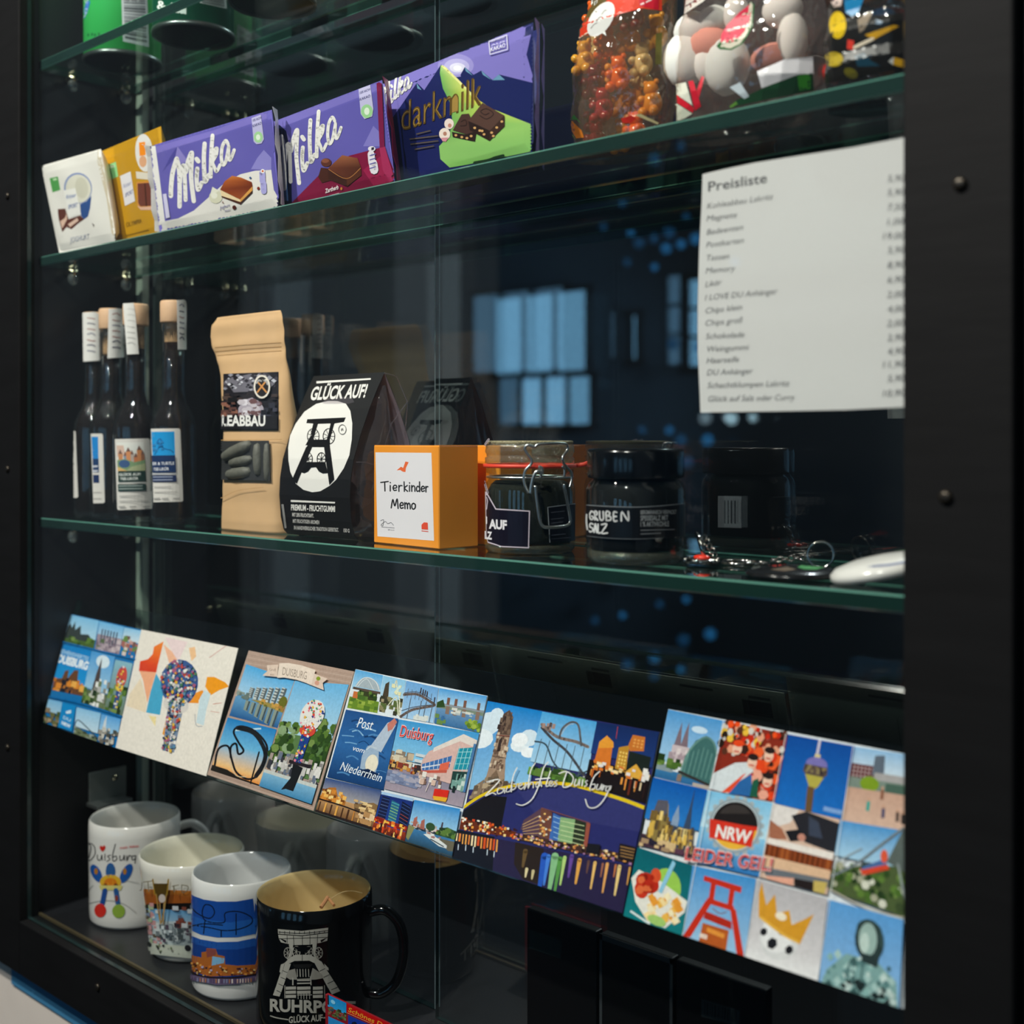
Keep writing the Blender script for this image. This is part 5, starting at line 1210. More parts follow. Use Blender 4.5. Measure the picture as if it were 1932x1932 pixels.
f = Frame(A, *z((468, 942), (668, 992), (630, 1232), (442, 1164))); f.grad('8cc2e6', 'c4dcea', 0, .7); f.line([(0, .75), (.1, .45), (.5, .6), (1, .85)], 2, '4a5a64'); f.line([(0, .7), (1, .95)], 3, '5a6a74'); f.rect(0, .85, 1, 1, '7a8464'); f.scat(0, .72, 1, 1, 18, ['6a7454', '9aa49a', '3a4434'], .08, .05)
f = Frame(A, *z((674, 998), (834, 1042), (795, 1275), (634, 1236))); f.grad('5aa2de', '9cc8e6', 0, .6); f.poly([(.1, .8), (.2, .2), (.28, .0), (.34, .5), (.3, .8)], 'd0d8dc'); f.scat(.05, .45, .98, .95, 34, ['9a948a', '6a645c', 'c8c4ba', '4a4a44'], .08, .06)
A.stroke(z((345, 400), (600, 462), (955, 548)), 3, '0f6cae'); A.stroke(z((210, 850), (520, 915), (845, 1022)), 3.4, '0f6cae')
A.done('card_print', t, GLOSS)

# ---- card 2: off-white artwork card
t, A = postcard('off-white postcard with a colourful mosaic urn between orange and blue patches', z((996, 298), (1797, 452), (1532, 1512), (782, 1276)), .0010)
A.poly(z((996, 298), (1797, 452), (1532, 1512), (782, 1276)), 'ece4d9')
A.poly(z((1190, 360), (1380, 400), (1300, 560), (1250, 480)), 'eed6d6'); A.poly(z((1250, 480), (1300, 560), (1240, 620), (1180, 420)), 'f2b896')
A.poly(z((975, 640), (985, 560), (1050, 543), (1090, 500), (1100, 440), (1180, 395), (1150, 520), (1130, 600), (1120, 652)), None, ['d83a1c', 'e0441c', 'e65a20', 'ee6a22', 'f07a28', 'f08a30', 'ec6a24', 'e04a1c', 'd83c1a'])
A.poly(z((980, 640), (1118, 652), (1080, 780), (1045, 905), (1010, 720)), 'f2ac84'); A.poly(z((990, 700), (1040, 890), (1030, 985), (870, 930), (900, 830)), 'ecd9bd'); A.poly(z((1118, 660), (1185, 780), (1150, 1005), (1035, 985), (1070, 820)), '49a6cc')
A.poly(z((1055, 1010), (1120, 1020), (1110, 1100)), 'f0dca0'); A.poly(z((1540, 690), (1600, 690), (1690, 735), (1722, 770), (1640, 800), (1570, 842), (1525, 770)), 'f29c1e'); A.poly(z((1380, 850), (1500, 800), (1525, 830), (1470, 880), (1470, 908), (1380, 905)), 'f0962c')
A.poly(z((1482, 860), (1520, 800), (1570, 830), (1535, 960), (1512, 1092), (1450, 1070)), 'cadde4'); A.stroke(z((1440, 1000), (1450, 1090), (1500, 1100)), 1, '8a9aa8'); A.stroke(z((1700, 430), (1560, 530)), 1.2, 'd8a098'); A.stroke(z((1590, 915), (1660, 905)), 1, 'c8705a'); A.stroke(z((1570, 975), (1640, 985)), 1, 'd89a8a'); A.poly(z((1390, 450), (1440, 440), (1450, 520), (1410, 560)), 'f4c494')
A.poly(z((1230, 930), (1290, 950), (1290, 1100), (1200, 1190), (1170, 1160)), 'e89a2a')
mc = ['3a5a92', '7d8ca4', 'd8d2cc', 'c04a38', 'e0b43c', '2a3452', '5a88a8', 'a85a7a', 'e8e4de', '4a7a5a']
standin(A, Frame(A, *z((1120, 470), (1570, 560), (1400, 1360), (1040, 1290))), mc, 330, 3.0)
A.done('card_print', t, GLOSS)

# ---- card 3: wood-framed card
z = V(370, 1190, 4.83)
t, A = postcard('wood-framed postcard of three photos with a cream name ribbon', z((480, 180), (1442, 372), (1070, 1642), (100, 1312)), .0006)
A.poly(z((480, 180), (1442, 372), (1070, 1642), (100, 1312)), 'b49a8b')
for k in range(5): A.stroke(z((470 - 8 * k, 215 + 25 * k), (900, 305 + 22 * k), (1425, 400 + 25 * k)), .9, random.choice(['9a8072', 'c8b0a2', 'a68c7e']))
for k in range(3): A.stroke(z((140, 1290 + 12 * k), (600, 1440 + 14 * k), (1060, 1590 + 12 * k)), .9, random.choice(['9a8072', 'c8b0a2']))
f = Frame(A, *z((458, 305), (898, 452), (742, 888), (302, 775))); f.grad('4faae2', 'a9d0ea', 0, .55); f.grad('6aa4cc', '235a94', .55, 1)
for k in range(6):
    u = .22 + .12 * k; hh = .18 + .035 * k
    f.rect(u, .56 - hh, u + .10, .58, 'c9cdc8'); f.rect(u + .062, .56 - hh, u + .1, .58, '5a6468')
    for j in range(5): f.rect(u, .56 - hh + hh * (j + .3) / 5.4, u + .095, .56 - hh + hh * (j + .75) / 5.4, '59656c')
    f.poly([(u, .64), (u + .1, .64), (u + .09, .66 + hh), (u + .01, .64 + hh)], '8a988e'); f.rect(u + .06, .64, u + .09, .64 + hh, '3a4a58')
f.scat(0, .52, .25, .6, 14, ['8a9a94', 'b8b0a4', '6a7a74'], .04, .03); f.poly([(.3, .6), (.5, .57), (1, .56), (1, .68), (.6, .64)], '9a8a4a'); f.ell(.93, .48, .08, .12, '6a6a24'); f.scat(.5, .55, 1, .64, 16, ['a87a3c', '6a7030', 'c89a4a'], .04, .03)
f = Frame(A, *z((292, 790), (738, 900), (580, 1415), (135, 1270))); f.grad('1c7cc0', '6ab4de', 0, .45); f.grad('6ab4de', 'f0c080', .45, .85); f.grad('f0c080', 'e8862c', .85, 1)
f.line([(.2, .2), (.7, .05)], 3, 'bfe0f0', caps=False); f.poly([(0, .9), (.3, .9), (.6, .97), (1, .98), (1, 1), (0, 1)], '1e1812')
f.line([(.05, .9), (.02, .6), (.18, .5), (.34, .72), (.5, .9), (.75, .95), (.92, .82), (.97, .55), (.9, .3), (.6, .12), (.3, .1), (.2, .22), (.35, .38), (.5, .5), (.42, .58), (.32, .42), (.24, .5), (.3, .68)], 4, '1c1c22'); f.line([(.25, .14), (.6, .16), (.9, .4), (.95, .62), (.88, .86)], 8, '25272b'); f.line([(.8, .45), (.82, 1)], 3, '1c1814'); f.line([(.3, .75), (.5, .95), (.7, .92)], 1.4, 'd8c8a8')
f = Frame(A, *z((906, 455), (1395, 492), (1062, 1582), (585, 1415))); f.grad('6ab4e4', 'b2d6e8', 0, .5); f.rect(0, .48, 1, .82, '5a7a48'); f.scat(0, .4, .35, .72, 60, TREE + ['8aa478'], .07, .04, 'h'); f.scat(.6, .34, 1, .75, 90, TREE + ['3c5c28'], .07, .04, 'h'); f.scat(0, .68, 1, .85, 90, ['c8c4c0', '8a8684', '3a3a42', 'e0dcd8', '6a7488', 'a89890'], .03, .03); f.rect(0, .84, 1, .87, 'c8ccc8'); f.grad('7fb4d4', '3f86b4', .87, 1); f.poly([(.46, .72), (.66, .74), (.62, .95), (.48, .95), (.4, .97), (.5, .85)], '1a1a1c'); f.rect(.38, .70, .78, .73, '2a2226')
standin(A, Frame(A, f.p(.2, .13), f.p(.85, .13), f.p(.78, .72), f.p(.3, .72)), ['e8e4e0', '23408c', 'd84a3a', 'f0b43c', 'ece8e4', '4a9a6a', 'e8829a'], 110, 2.4)
RB = 'ecdacb'
A.poly(z((660, 318), (765, 312), (755, 425), (620, 412), (668, 370)), 'e2cbbb'); A.poly(z((1095, 395), (1215, 442), (1170, 480), (1180, 545), (1030, 485)), 'e2cbbb'); A.poly(z((775, 300), (860, 298), (980, 320), (1105, 362), (1065, 495), (930, 450), (820, 430), (755, 432)), RB)
A.text('DUISBURG', z((800, 405))[0], z((1020, 448))[0], (2, -15), '8a7a6c', -.005); A.text('Gruß', z((685, 368))[0], z((742, 372))[0], 5, '9a8070'); A.text('aus', z((690, 410))[0], z((725, 412))[0], 4, '9a8070'); A.ell(z((1130, 440))[0], 4, 4, '8a9a2c'); A.ell(z((1118, 480))[0], 4.5, 4.5, 'd8a08a')
A.done('card_print', t, GLOSS)

# ---- card 4: harbour collage
z = V(580, 1240, 4.83)
t, A = postcard('blue collage postcard with a bottle in the water and red script lettering', z((440, 108), (1642, 352), (1346, 1822), (80, 1410)), .0010)
A.poly(z((440, 108), (1642, 352), (1346, 1822), (80, 1410)), 'dfe6ec')
f = Frame(A, *z((440, 110), (690, 165), (638, 510), (362, 462))); f.grad('5aa8de', 'a8d2ec', 0, .5); f.rect(0, .7, 1, 1, '6a8a2c'); f.scat(0, .72, 1, 1, 16, ['86a038', '547428', '9ab04a'], .08, .05); f.ell(.55, .42, .42, .28, 'a8b4bc', a0=180, a1=360); f.line([(.13, .42), (.3, .2), (.55, .14), (.8, .22), (.96, .42)], 1.6, 'e4e8ea'); f.line([(.2, .42), (.45, .18), (.75, .42)], 1.2, 'd8dee2'); f.rect(.05, .44, 1, .5, '5a4a40'); f.rect(.3, .5, .9, .7, '3a4024'); f.rect(.1, .55, .32, .72, 'c8703a'); f.scat(.3, .5, .9, .72, 14, TREE, .06, .05)
f = Frame(A, *z((693, 168), (900, 212), (846, 548), (642, 510))); f.grad('8cc4e6', 'b8d8ea', 0, .6); f.poly([(.05, .95), (.1, .5), (.15, .2), (.3, .12), (.35, .5), (.3, .95)], '4a4030'); f.scat(0, .55, 1, 1, 36, ['8a8460', '5a6a3a', 'c8c0a8', '3a3a2a', 'a89878'], .09, .06); f.line([(.55, .25), (.6, .05), (.7, .3), (.85, .5), (.95, .95)], 2, 'ecebd2'); f.line([(.4, .75), (.7, .5), (.9, .95)], 1.6, 'ecebd2'); f.scat(.5, .12, .85, .4, 14, ['e8e4b8', 'd8e8d8'], .05, .04)
f = Frame(A, *z((905, 215), (1200, 280), (1150, 602), (852, 548))); f.grad('6ea6dc', 'a6cbea'); f.line([(0, .38), (.4, .3), (.8, .42), (.95, .5), (.7, .6), (.3, .75), (0, .98)], 5, '7a6a64', ); f.line([(0, .33), (.4, .24), (.85, .36)], 1.2, '4a4a52'); f.line([(0, .82), (.4, .64), (.9, .5)], 1.4, '4a4a52')
for k in range(7): f.line([(.1 + .12 * k, .2), (.1 + .12 * k, .45)], .9, '5a5a62', caps=False)
for u, v in [(.48, .24), (.55, .27), (.62, .28), (.68, .3), (.93, .42)]: f.rect(u - .015, v - .14, u + .02, v + .02, '3a3238')
for u in (.22, .55, .7, .9): f.line([(u, .45), (u - .03, 1)], 1.5, '5d6672', caps=False)
f.scat(.4, .85, .8, 1, 8, ['d8dcd8', 'a8a49a'], .06, .06)
f = Frame(A, *z((1206, 282), (1640, 355), (1580, 690), (1158, 602))); f.grad('4a9cdc', 'b0d6ee', 0, .45); f.rect(0, .45, 1, .6, '7a8a78'); f.grad('6a94bc', '3c6ea0', .55, 1); f.rect(.1, .4, 1, .46, '8f98a0')
for u in (.2, .36, .55, .84): f.rect(u, .22, u + .06, .42, '7c5648'); f.rect(u + .0, .46, u + .08, .68, '8a7264')
f.poly([(0, .4), (.12, .3), (.18, .5), (0, .55)], '2f4a24'); f.scat(.3, .5, .8, .62, 12, ['d8d8d0', 'b8c0c0'], .05, .03); f.scat(.0, .75, .2, 1, 12, ['6a8a4a', '3c6ea0'], .05, .06); f.scat(.68, .72, 1, 1, 30, ['7c9a34', '5a7a28', 'a0b44a'], .05, .06, 'h')
f = Frame(A, *z((358, 478), (836, 562), (700, 1212), (186, 1092))); f.grad('24528e', '2e66a4', 0, .5); f.grad('2e66a4', '163c70', .5, 1)
for k in range(26):
    u, v = random.uniform(0, .8), random.uniform(.03, .95); f.line([(u, v), (u + .1, v - random.uniform(.01, .04)), (min(1, u + .22), v + random.uniform(-.02, .03))], random.uniform(1, 3.2), random.choice(['4f86bc', '6ea2d0', '163a6a', '8ab8dc', '1c4478']), caps=False)
f.poly([(.52, .78), (.5, .6), (.56, .45), (.68, .4), (.78, .5), (.82, .66), (.8, .8)], '9fb4cc'); f.poly([(.6, .46), (.82, .08), (.92, .04), (.98, .1), (.82, .5)], 'b4c2d4'); f.poly([(.82, .1), (.93, .0), (.99, .05), (.93, .16), (.86, .2)], 'c87a6c'); f.ell(.70, .68, .11, .13, 'ece2cc'); f.poly([(.52, .8), (.66, .76), (.86, .8), (.8, .88), (.6, .88)], '12264a'); f.line([(.56, .5), (.62, .45), (.72, .46)], 2, 'd8e4f0')
f.text('Post', .28, .22, .56, .22, .15, 'eef2f8', .0, 2); f.text('vom', .30, .55, .52, .56, .07, 'e2e8f2', .01, 2); f.text('Niederrhein', .18, .86, .92, .90, .12, 'eef2f8', .0, 3)
f = Frame(A, *z((842, 568), (1575, 692), (1420, 1370), (706, 1200))); f.grad('3f98d4', '8cc8ea', 0, .55); f.rect(0, .62, 1, 1, '9a8c9c'); f.grad('8a8498', 'a898a4', .72, 1)
f.scat(0, .45, .25, .62, 26, ['c8b49a', 'd8ccb4', '8a7a6a', 'b89a7a'], .04, .05); f.scat(.0, .6, .5, .7, 50, ['5a4034', 'c8843c', '3a2c2c', 'd8b06a', '8a3a2c'], .025, .03); f.poly([(0, .72), (.45, .74), (.4, .9), (0, .88)], '7a84a4'); f.scat(0, .72, .42, .88, 24, ['8f9ab8', '6a7494', 'a8a4b4'], .04, .02)
f.poly([(.38, .52), (.45, .36), (.8, .12), (1, .18), (1, .75), (.45, .7), (.4, .62)], 'd9b4ac'); f.poly([(.5, .3), (.82, .05), (1, .1), (1, .2), (.8, .15), (.5, .36)], 'e4d8d0'); f.poly([(.4, .55), (.74, .36), (.74, .52), (.42, .64)], '3f6fae')
for k in range(6): f.line([(.44 + .05 * k, .53 - .028 * k), (.45 + .05 * k, .62 - .018 * k)], 1.1, 'cfd6e6', caps=False)
f.line([(.4, .6), (.74, .46)], 2.4, 'd8dce6', caps=False); f.poly([(.62, .5), (.73, .44), (.73, .55), (.62, .6)], 'e0684e'); f.poly([(.4, .64), (.72, .56), (.72, .6), (.42, .67)], 'c85a48'); f.poly([(.8, .25), (.97, .2), (.97, .5), (.79, .54)], '1f8fa4')
for k in range(4): f.line([(.81 + .05 * k, .22), (.8 + .05 * k, .54)], 1, 'a8e0e4', caps=False)
for k in range(3): f.line([(.8, .3 + .08 * k), (.97, .26 + .08 * k)], 1, 'a8e0e4', caps=False)
f.poly([(.79, .56), (.97, .53), (.96, .78), (.8, .8)], '23403c'); f.scat(.8, .57, .96, .8, 16, ['7aa49a', '1a2a28', 'c8d8d0'], .02, .05); f.rect(.97, .15, 1, .8, '4a7aac'); f.rect(.3, .42, .42, .46, 'cfd4d8'); f.rect(.3, .5, .4, .54, 'cfd4d8'); f.scat(.4, .68, .7, .8, 20, ['d8b8a8', '8a6a5c', 'e8e0d8'], .02, .03)
f.poly([(.62, .84), (.80, .82), (.80, .95), (.62, .97)], 'd82c1c'); f.poly([(.62, .94), (.8, .92), (.79, .98), (.64, .99)], 'e8b030'); f.line([(.52, .9), (.54, .78)], 1.2, 'e8d8d0')
a_, b_ = z((850, 722), (1150, 772)); A.text('Duisburg', a_, b_, (3, -22), 'f2c8c0', .03, 2); A.text('Duisburg', (a_[0] + .6, a_[1]), b_, (3, -21), 'd8343c', .0, 2)
f = Frame(A, *z((182, 1100), (690, 1215), (602, 1572), (86, 1408))); f.grad('2c4c86', 'a8a4a4', 0, .5); f.grad('c89a6a', '6a4424', .5, 1); f.poly([(0, .55), (.1, .25), (.22, .2), (.3, .45), (.45, .5), (.45, .62), (0, .66)], 'b4702c'); f.scat(.02, .3, .42, .62, 34, ['f0b860', 'd88a34', '7a4418', 'f8d890'], .03, .05); f.poly([(.6, .5), (.92, .35), (1, .38), (1, .66), (.62, .62)], '8a6a44'); f.scat(.62, .4, 1, .66, 24, ['d8b078', '5a4430', 'e8c890'], .04, .03); f.line([(0, .62), (.5, .64), (1, .72)], 2.4, '241a18', caps=False)
for k in range(10): u = .04 + .1 * k; f.line([(u, .68), (u, .95)], random.uniform(1.5, 4), random.choice(['f0c070', 'c8843c', 'e8a850', '4a2c1a']), caps=False)
f.scat(.68, .68, 1, .92, 16, ['e8c8a0', 'b88a58', '5a4434'], .05, .06); f.rect(.0, .94, 1, 1, '2a1e1c')
f = Frame(A, *z((696, 1226), (985, 1290), (905, 1678), (606, 1574))); f.grad('1a2c74', '24489c'); f.poly([(.05, .1), (.3, .12), (.3, .7), (.05, .66)], '171c40'); f.poly([(.68, .12), (.98, .2), (.98, .75), (.7, .72)], '161a38'); f.poly([(.36, .15), (.62, .2), (.62, .68), (.38, .66)], '2e6a8a')
for k in range(7): f.line([(.06, .16 + .08 * k), (.3, .17 + .08 * k)], 1, random.choice(['a84a3c', '3f5a9a', '6a7aa8']), caps=False); f.line([(.7, .18 + .08 * k), (.97, .24 + .08 * k)], 1, random.choice(['a84a3c', '3f5a9a', '8a6aa0']), caps=False); f.line([(.38, .2 + .07 * k), (.62, .23 + .07 * k)], 1, random.choice(['7ab88a', '5ac0c8', 'a8d870']), caps=False)
f.rect(0, 0, 1, .07, 'a8c8ea'); f.rect(0, .66, 1, .78, '8a2418'); f.scat(0, .66, 1, .78, 30, ['f07a28', 'e8401c', 'f8c050', '8a1c10'], .04, .03); f.grad('a03a1c', '5a1c14', .8, 1); f.scat(0, .8, 1, 1, 34, ['f08a30', 'd8481c', 'f8d070', '6a2418', '3a1410'], .025, .06)
f = Frame(A, *z((996, 1302), (1415, 1385), (1340, 1815), (912, 1680))); f.grad('2e8ad0', 'a2d0ec', 0, .58); f.scat(0, .5, 1, .62, 24, ['b8aca0', '8a8a78', 'd8ccc4', 'a86a5c'], .04, .03); f.poly([(.08, .6), (.08, .42), (.14, .36), (.16, .6)], 'b0685c'); f.poly([(.24, .62), (.24, .44), (.3, .38), (.34, .62)], 'a86458'); f.poly([(.66, .5), (.67, .36), (.7, .36), (.7, .5)], '4a3a44'); f.ell(.45, .52, .1, .09, '35502c'); f.poly([(.58, .66), (.66, .5), (.8, .44), (1, .48), (1, .72)], '3a5a2c'); f.scat(.6, .5, 1, .7, 24, TREE, .05, .05, 'h'); f.grad('3f7aac', '2a4a60', .66, 1); f.poly([(.0, .6), (.14, .62), (.06, .95), (0, .9)], '8a8a5a'); f.poly([(.6, .72), (1, .7), (1, .9), (.9, .92)], '6a6450'); f.poly([(.34, .72), (.5, .66), (.86, .82), (.86, .88), (.7, .88)], 'dfe3e2'); f.line([(.5, .78), (.8, .86)], 2, '2a3440', caps=False); f.scat(.4, .66, .7, .76, 8, ['e8e4e0', 'a87a74'], .04, .02)
A.done('card_print', t, GLOSS)

# ---- card 5: church tower, coaster and harbour by night
z = V(840, 1290, 4.112)
t, A = postcard('postcard of a church tower, roller coaster and night harbour with white script', z((330, 132), (1666, 376), (1392, 1782), (70, 1350)), .0005)
A.poly(z((330, 132), (1666, 376), (1392, 1782), (70, 1350)), '2c2c66')
f = Frame(A, *z((330, 134), (755, 214), (645, 860), (140, 900))); f.grad('1480cc', '8cc2e8', 0, .9)
for u, v, ru, rv in [(.12, .22, .2, .12), (.05, .38, .2, .1), (.22, .12, .12, .07), (.72, .42, .16, .08), (.85, .33, .16, .1), (.7, .36, .14, .08), (.9, .5, .14, .06), (.85, .92, .12, .06)]: f.ell(u, v, ru, rv, random.choice(['e8f0f6', 'd6e6f2', 'f2f6fa']), 12)
f.poly([(.24, 1), (.28, .75), (.3, .5), (.3, .3), (.33, .1), (.42, .06), (.5, .12), (.52, .3), (.52, .55), (.58, .8), (.6, 1)], 'a58a74'); f.poly([(.29, .32), (.33, .1), (.42, .05), (.51, .12), (.52, .32)], '5a463c'); f.scat(.30, .08, .5, .3, 30, ['3c2e2a', '7a6454'], .02, .02); f.scat(.3, .32, .52, .7, 50, ['8a7060', 'c8ae94', '6a5244', 'd8c4ac'], .018, .022); f.poly([(.36, .38), (.4, .34), (.41, .5), (.36, .5)], '3a2c28'); f.line([(.29, .33), (.52, .33)], 1.5, '7a3a34', caps=False); f.line([(.3, .55), (.53, .57)], 1.5, '6a5648', caps=False)
f.poly([(.34, .9), (.36, .76), (.42, .7), (.48, .78), (.5, .92)], '7c6450'); f.poly([(.1, 1), (.14, .86), (.26, .8), (.26, 1)], '8a745e'); f.poly([(.56, 1), (.58, .84), (.9, .88), (.95, 1)], '7d6a58'); f.scat(.1, .8, .9, 1, 34, ['9a8468', 'b8a284', '5a4a3a', '6a5a48'], .03, .025)
f = Frame(A, *z((757, 216), (1180, 296), (1095, 800), (640, 700))); f.grad('4aa2dc', 'a6d0ec', 0, .8); f.grad('7aa84a', '5a8a34', .88, 1)
f.line([(.0, .48), (.2, .5), (.4, .75), (.7, .9), (1, .75)], 3.2, '40505c'); f.line([(.06, .25), (.3, .4), (.6, .55), (.95, .85)], 5, '4a4a50'); f.line([(.05, .2), (.35, .34), (.7, .36), (.92, .4)], 6, '8a7a74'); f.line([(.4, .36), (.42, .2), (.55, .08), (.68, .1), (.76, .28), (.8, .4)], 4, '6c6c70'); f.line([(.42, .3), (.5, .14), (.6, .1)], 1.2, 'b8c0c8')
for u in (.1, .25, .42, .56, .7, .86): f.line([(u, .42), (u - .02, .92)], 1.4, '566470', caps=False)
f.scat(.06, .16, .3, .26, 10, ['5a4a48', 'a88a80'], .02, .03); f.scat(.05, .86, .95, .98, 24, TREE, .06, .04)
f = Frame(A, *z((1182, 297), (1664, 378), (1560, 930), (1085, 780))); f.grad('162a5c', '1f3a78', 0, .5); f.rect(0, .6, 1, 1, '1c1414'); f.poly([(.08, .64), (.1, .38), (.2, .3), (.32, .32), (.34, .64)], 'd8762a'); f.poly([(.1, .3), (.2, .18), (.32, .26), (.34, .34), (.1, .4)], 'e89a34'); f.poly([(.42, .64), (.42, .32), (.58, .26), (.6, .66)], 'c08a2c'); f.poly([(.56, .26), (.6, .1), (.8, .1), (.82, .3), (.6, .34)], 'c8722c'); f.poly([(.6, .34), (.95, .36), (.95, .6), (.6, .62)], '1c2420'); f.poly([(.6, .64), (.74, .5), (.88, .62), (.86, .7), (.6, .7)], 'e0a840'); f.line([(.35, .2), (.34, .02)], 1, 'c8402c', caps=False); f.windows(.44, .36, .58, .62, 3, 5, 'f0c868'); f.windows(.62, .14, .8, .28, 3, 3, 'e8a050'); f.scat(.05, .6, .98, .72, 40, ['f0b050', 'd8742a', 'f8dca0', '3a1c14', 'e8e0e0'], .03, .02)
for k in range(14): u = random.uniform(.05, .95); f.line([(u, .74), (u, random.uniform(.82, .96))], random.uniform(1.5, 4), random.choice(['c8642a', 'e89a44', '6a2c1c', 'e8d0a8', '2a1a18']), caps=False)
f.scat(.84, .58, .96, .7, 5, ['e8e4e0'], .03, .04)
arc = z((142, 968), (230, 905), (330, 850), (450, 812), (600, 782), (750, 770), (900, 775), (1050, 800), (1200, 842), (1400, 905), (1556, 965))
low = z((1500, 1200), (1392, 1784), (68, 1352), (120, 1050))
A.poly(arc + low, '2b2d68')
A.poly(z((560, 820), (900, 780), (1250, 870), (1550, 975), (1520, 1150), (700, 1000)), '34366f')
A.stroke(arc, (5, 7), 'e4c41c', caps=False)
A.poly(z((150, 985), (330, 868), (488, 880), (440, 1130), (300, 1090), (125, 1040)), '191417')
A.poly(z((125, 1040), (300, 1090), (560, 1150), (560, 1200), (100, 1125)), '6a2c14'); 
fb = Frame(A, *z((120, 1030), (570, 1120), (560, 1210), (100, 1130))); fb.scat(0, 0, 1, 1, 90, ['f0a040', 'e8641c', 'f8d890', 'c8401c', '3a1c14', 'f8f0e0'], .018, .09)
A.poly(z((595, 1130), (620, 1060), (760, 965), (830, 1000), (830, 1210), (700, 1190)), '5a4050'); A.poly(z((755, 965), (840, 1000), (830, 1215), (735, 1180)), '6e4438'); A.poly(z((850, 1005), (905, 1035), (880, 1240), (815, 1225)), '3f6cb4'); A.poly(z((905, 1035), (1020, 1055), (990, 1280), (880, 1245)), '8ab07a'); A.poly(z((1020, 1055), (1110, 1085), (1080, 1300), (990, 1282)), '2c3424'); A.poly(z((1108, 1078), (1138, 1088), (1105, 1310), (1078, 1302)), '9a5040'); A.stroke(z((760, 965), (900, 1010), (1130, 1082)), 2, '7a4a4c')
for k in range(5): A.stroke(z((612, 1095 + 18 * k), (745, 1025 + 34 * k)), 1.3, 'c8a070', caps=False); A.stroke(z((905, 1065 + 36 * k), (1090, 1105 + 38 * k)), 1.2, 'cfe0a8', caps=False); A.stroke(z((850, 1030 + 40 * k), (900, 1050 + 40 * k)), 1.2, 'a8d0f0', caps=False)
for _ in range(24): p_ = z((random.uniform(740, 830), random.uniform(990, 1190)))[0]; A.ell(p_, 2.4, 2, random.choice(['f0c070', 'e8e0c8', 'd8884a']), 6)
fb = Frame(A, *z((560, 1150), (1480, 1330), (1470, 1420), (550, 1220))); fb.rect(0, .1, 1, .8, '4a3028'); fb.scat(0, .05, 1, .85, 130, ['f0b860', 'd8844a', 'f8e0b0', 'a87aa8', '2a1c1c', 'e8a050'], .010, .09)
A.poly(z((1120, 1240), (1220, 1250), (1210, 1330), (1105, 1310)), '1c1a1e'); A.poly(z((1370, 1240), (1500, 1270), (1480, 1390), (1350, 1360)), '241c1e')
for k in range(4): A.stroke(z((1375, 1265 + 24 * k), (1490, 1290 + 24 * k)), 1.4, 'b88a50', caps=False)
A.poly(z((98, 1130), (400, 1190), (390, 1460), (68, 1352)), '17141c'); A.poly(z((400, 1200), (1470, 1420), (1392, 1784), (385, 1455)), '2b2344'); A.poly(z((560, 1230), (780, 1280), (750, 1560), (620, 1520), (550, 1400)), '2c2018')
for k in range(14): x_ = 110 + 24 * k; A.stroke(z((x_, 1160 + 4 * k), (x_ - 8, 1215 + 6 * k + random.uniform(0, 20))), random.uniform(2, 4.5), random.choice(['f0a850', 'd8521c', 'f8e0b0', 'e8863c']), caps=False)
for x_, y_ in [(120, 1270), (178, 1275), (236, 1290), (345, 1310), (398, 1325)]: A.stroke(z((x_, y_ - 20), (x_ - 3, y_ + 20)), 1.7, 'd8e4f0')
for x_, w0, c0, y0, y1 in [(640, 9, '6a5230', 1300, 1420), (650, 6, 'e8d8a8', 1440, 1500), (700, 6, 'd8c898', 1455, 1515), (790, 14, '2a5ac0', 1340, 1590), (820, 8, '4a84e0', 1340, 1560), (870, 14, '8ac08a', 1340, 1600), (910, 9, '5a9a4a', 1360, 1610), (945, 7, 'b8d880', 1350, 1560), (1000, 8, '6a4a9a', 1340, 1500), (1060, 8, 'e8a850', 1370, 1550), (1130, 5, '6a4a44', 1380, 1470), (1180, 6, 'f0c070', 1390, 1590), (1240, 4, 'a86a50', 1400, 1500), (1275, 6, 'e8a860', 1400, 1620), (1370, 7, 'f0d088', 1420, 1640), (1450, 4, 'd8a050', 1430, 1560), (1340, 4, 'c87a44', 1410, 1500)]:
    A.stroke(z((x_, y0), (x_ - (y1 - y0) * .17, y1)), (w0, w0 * .5), c0)
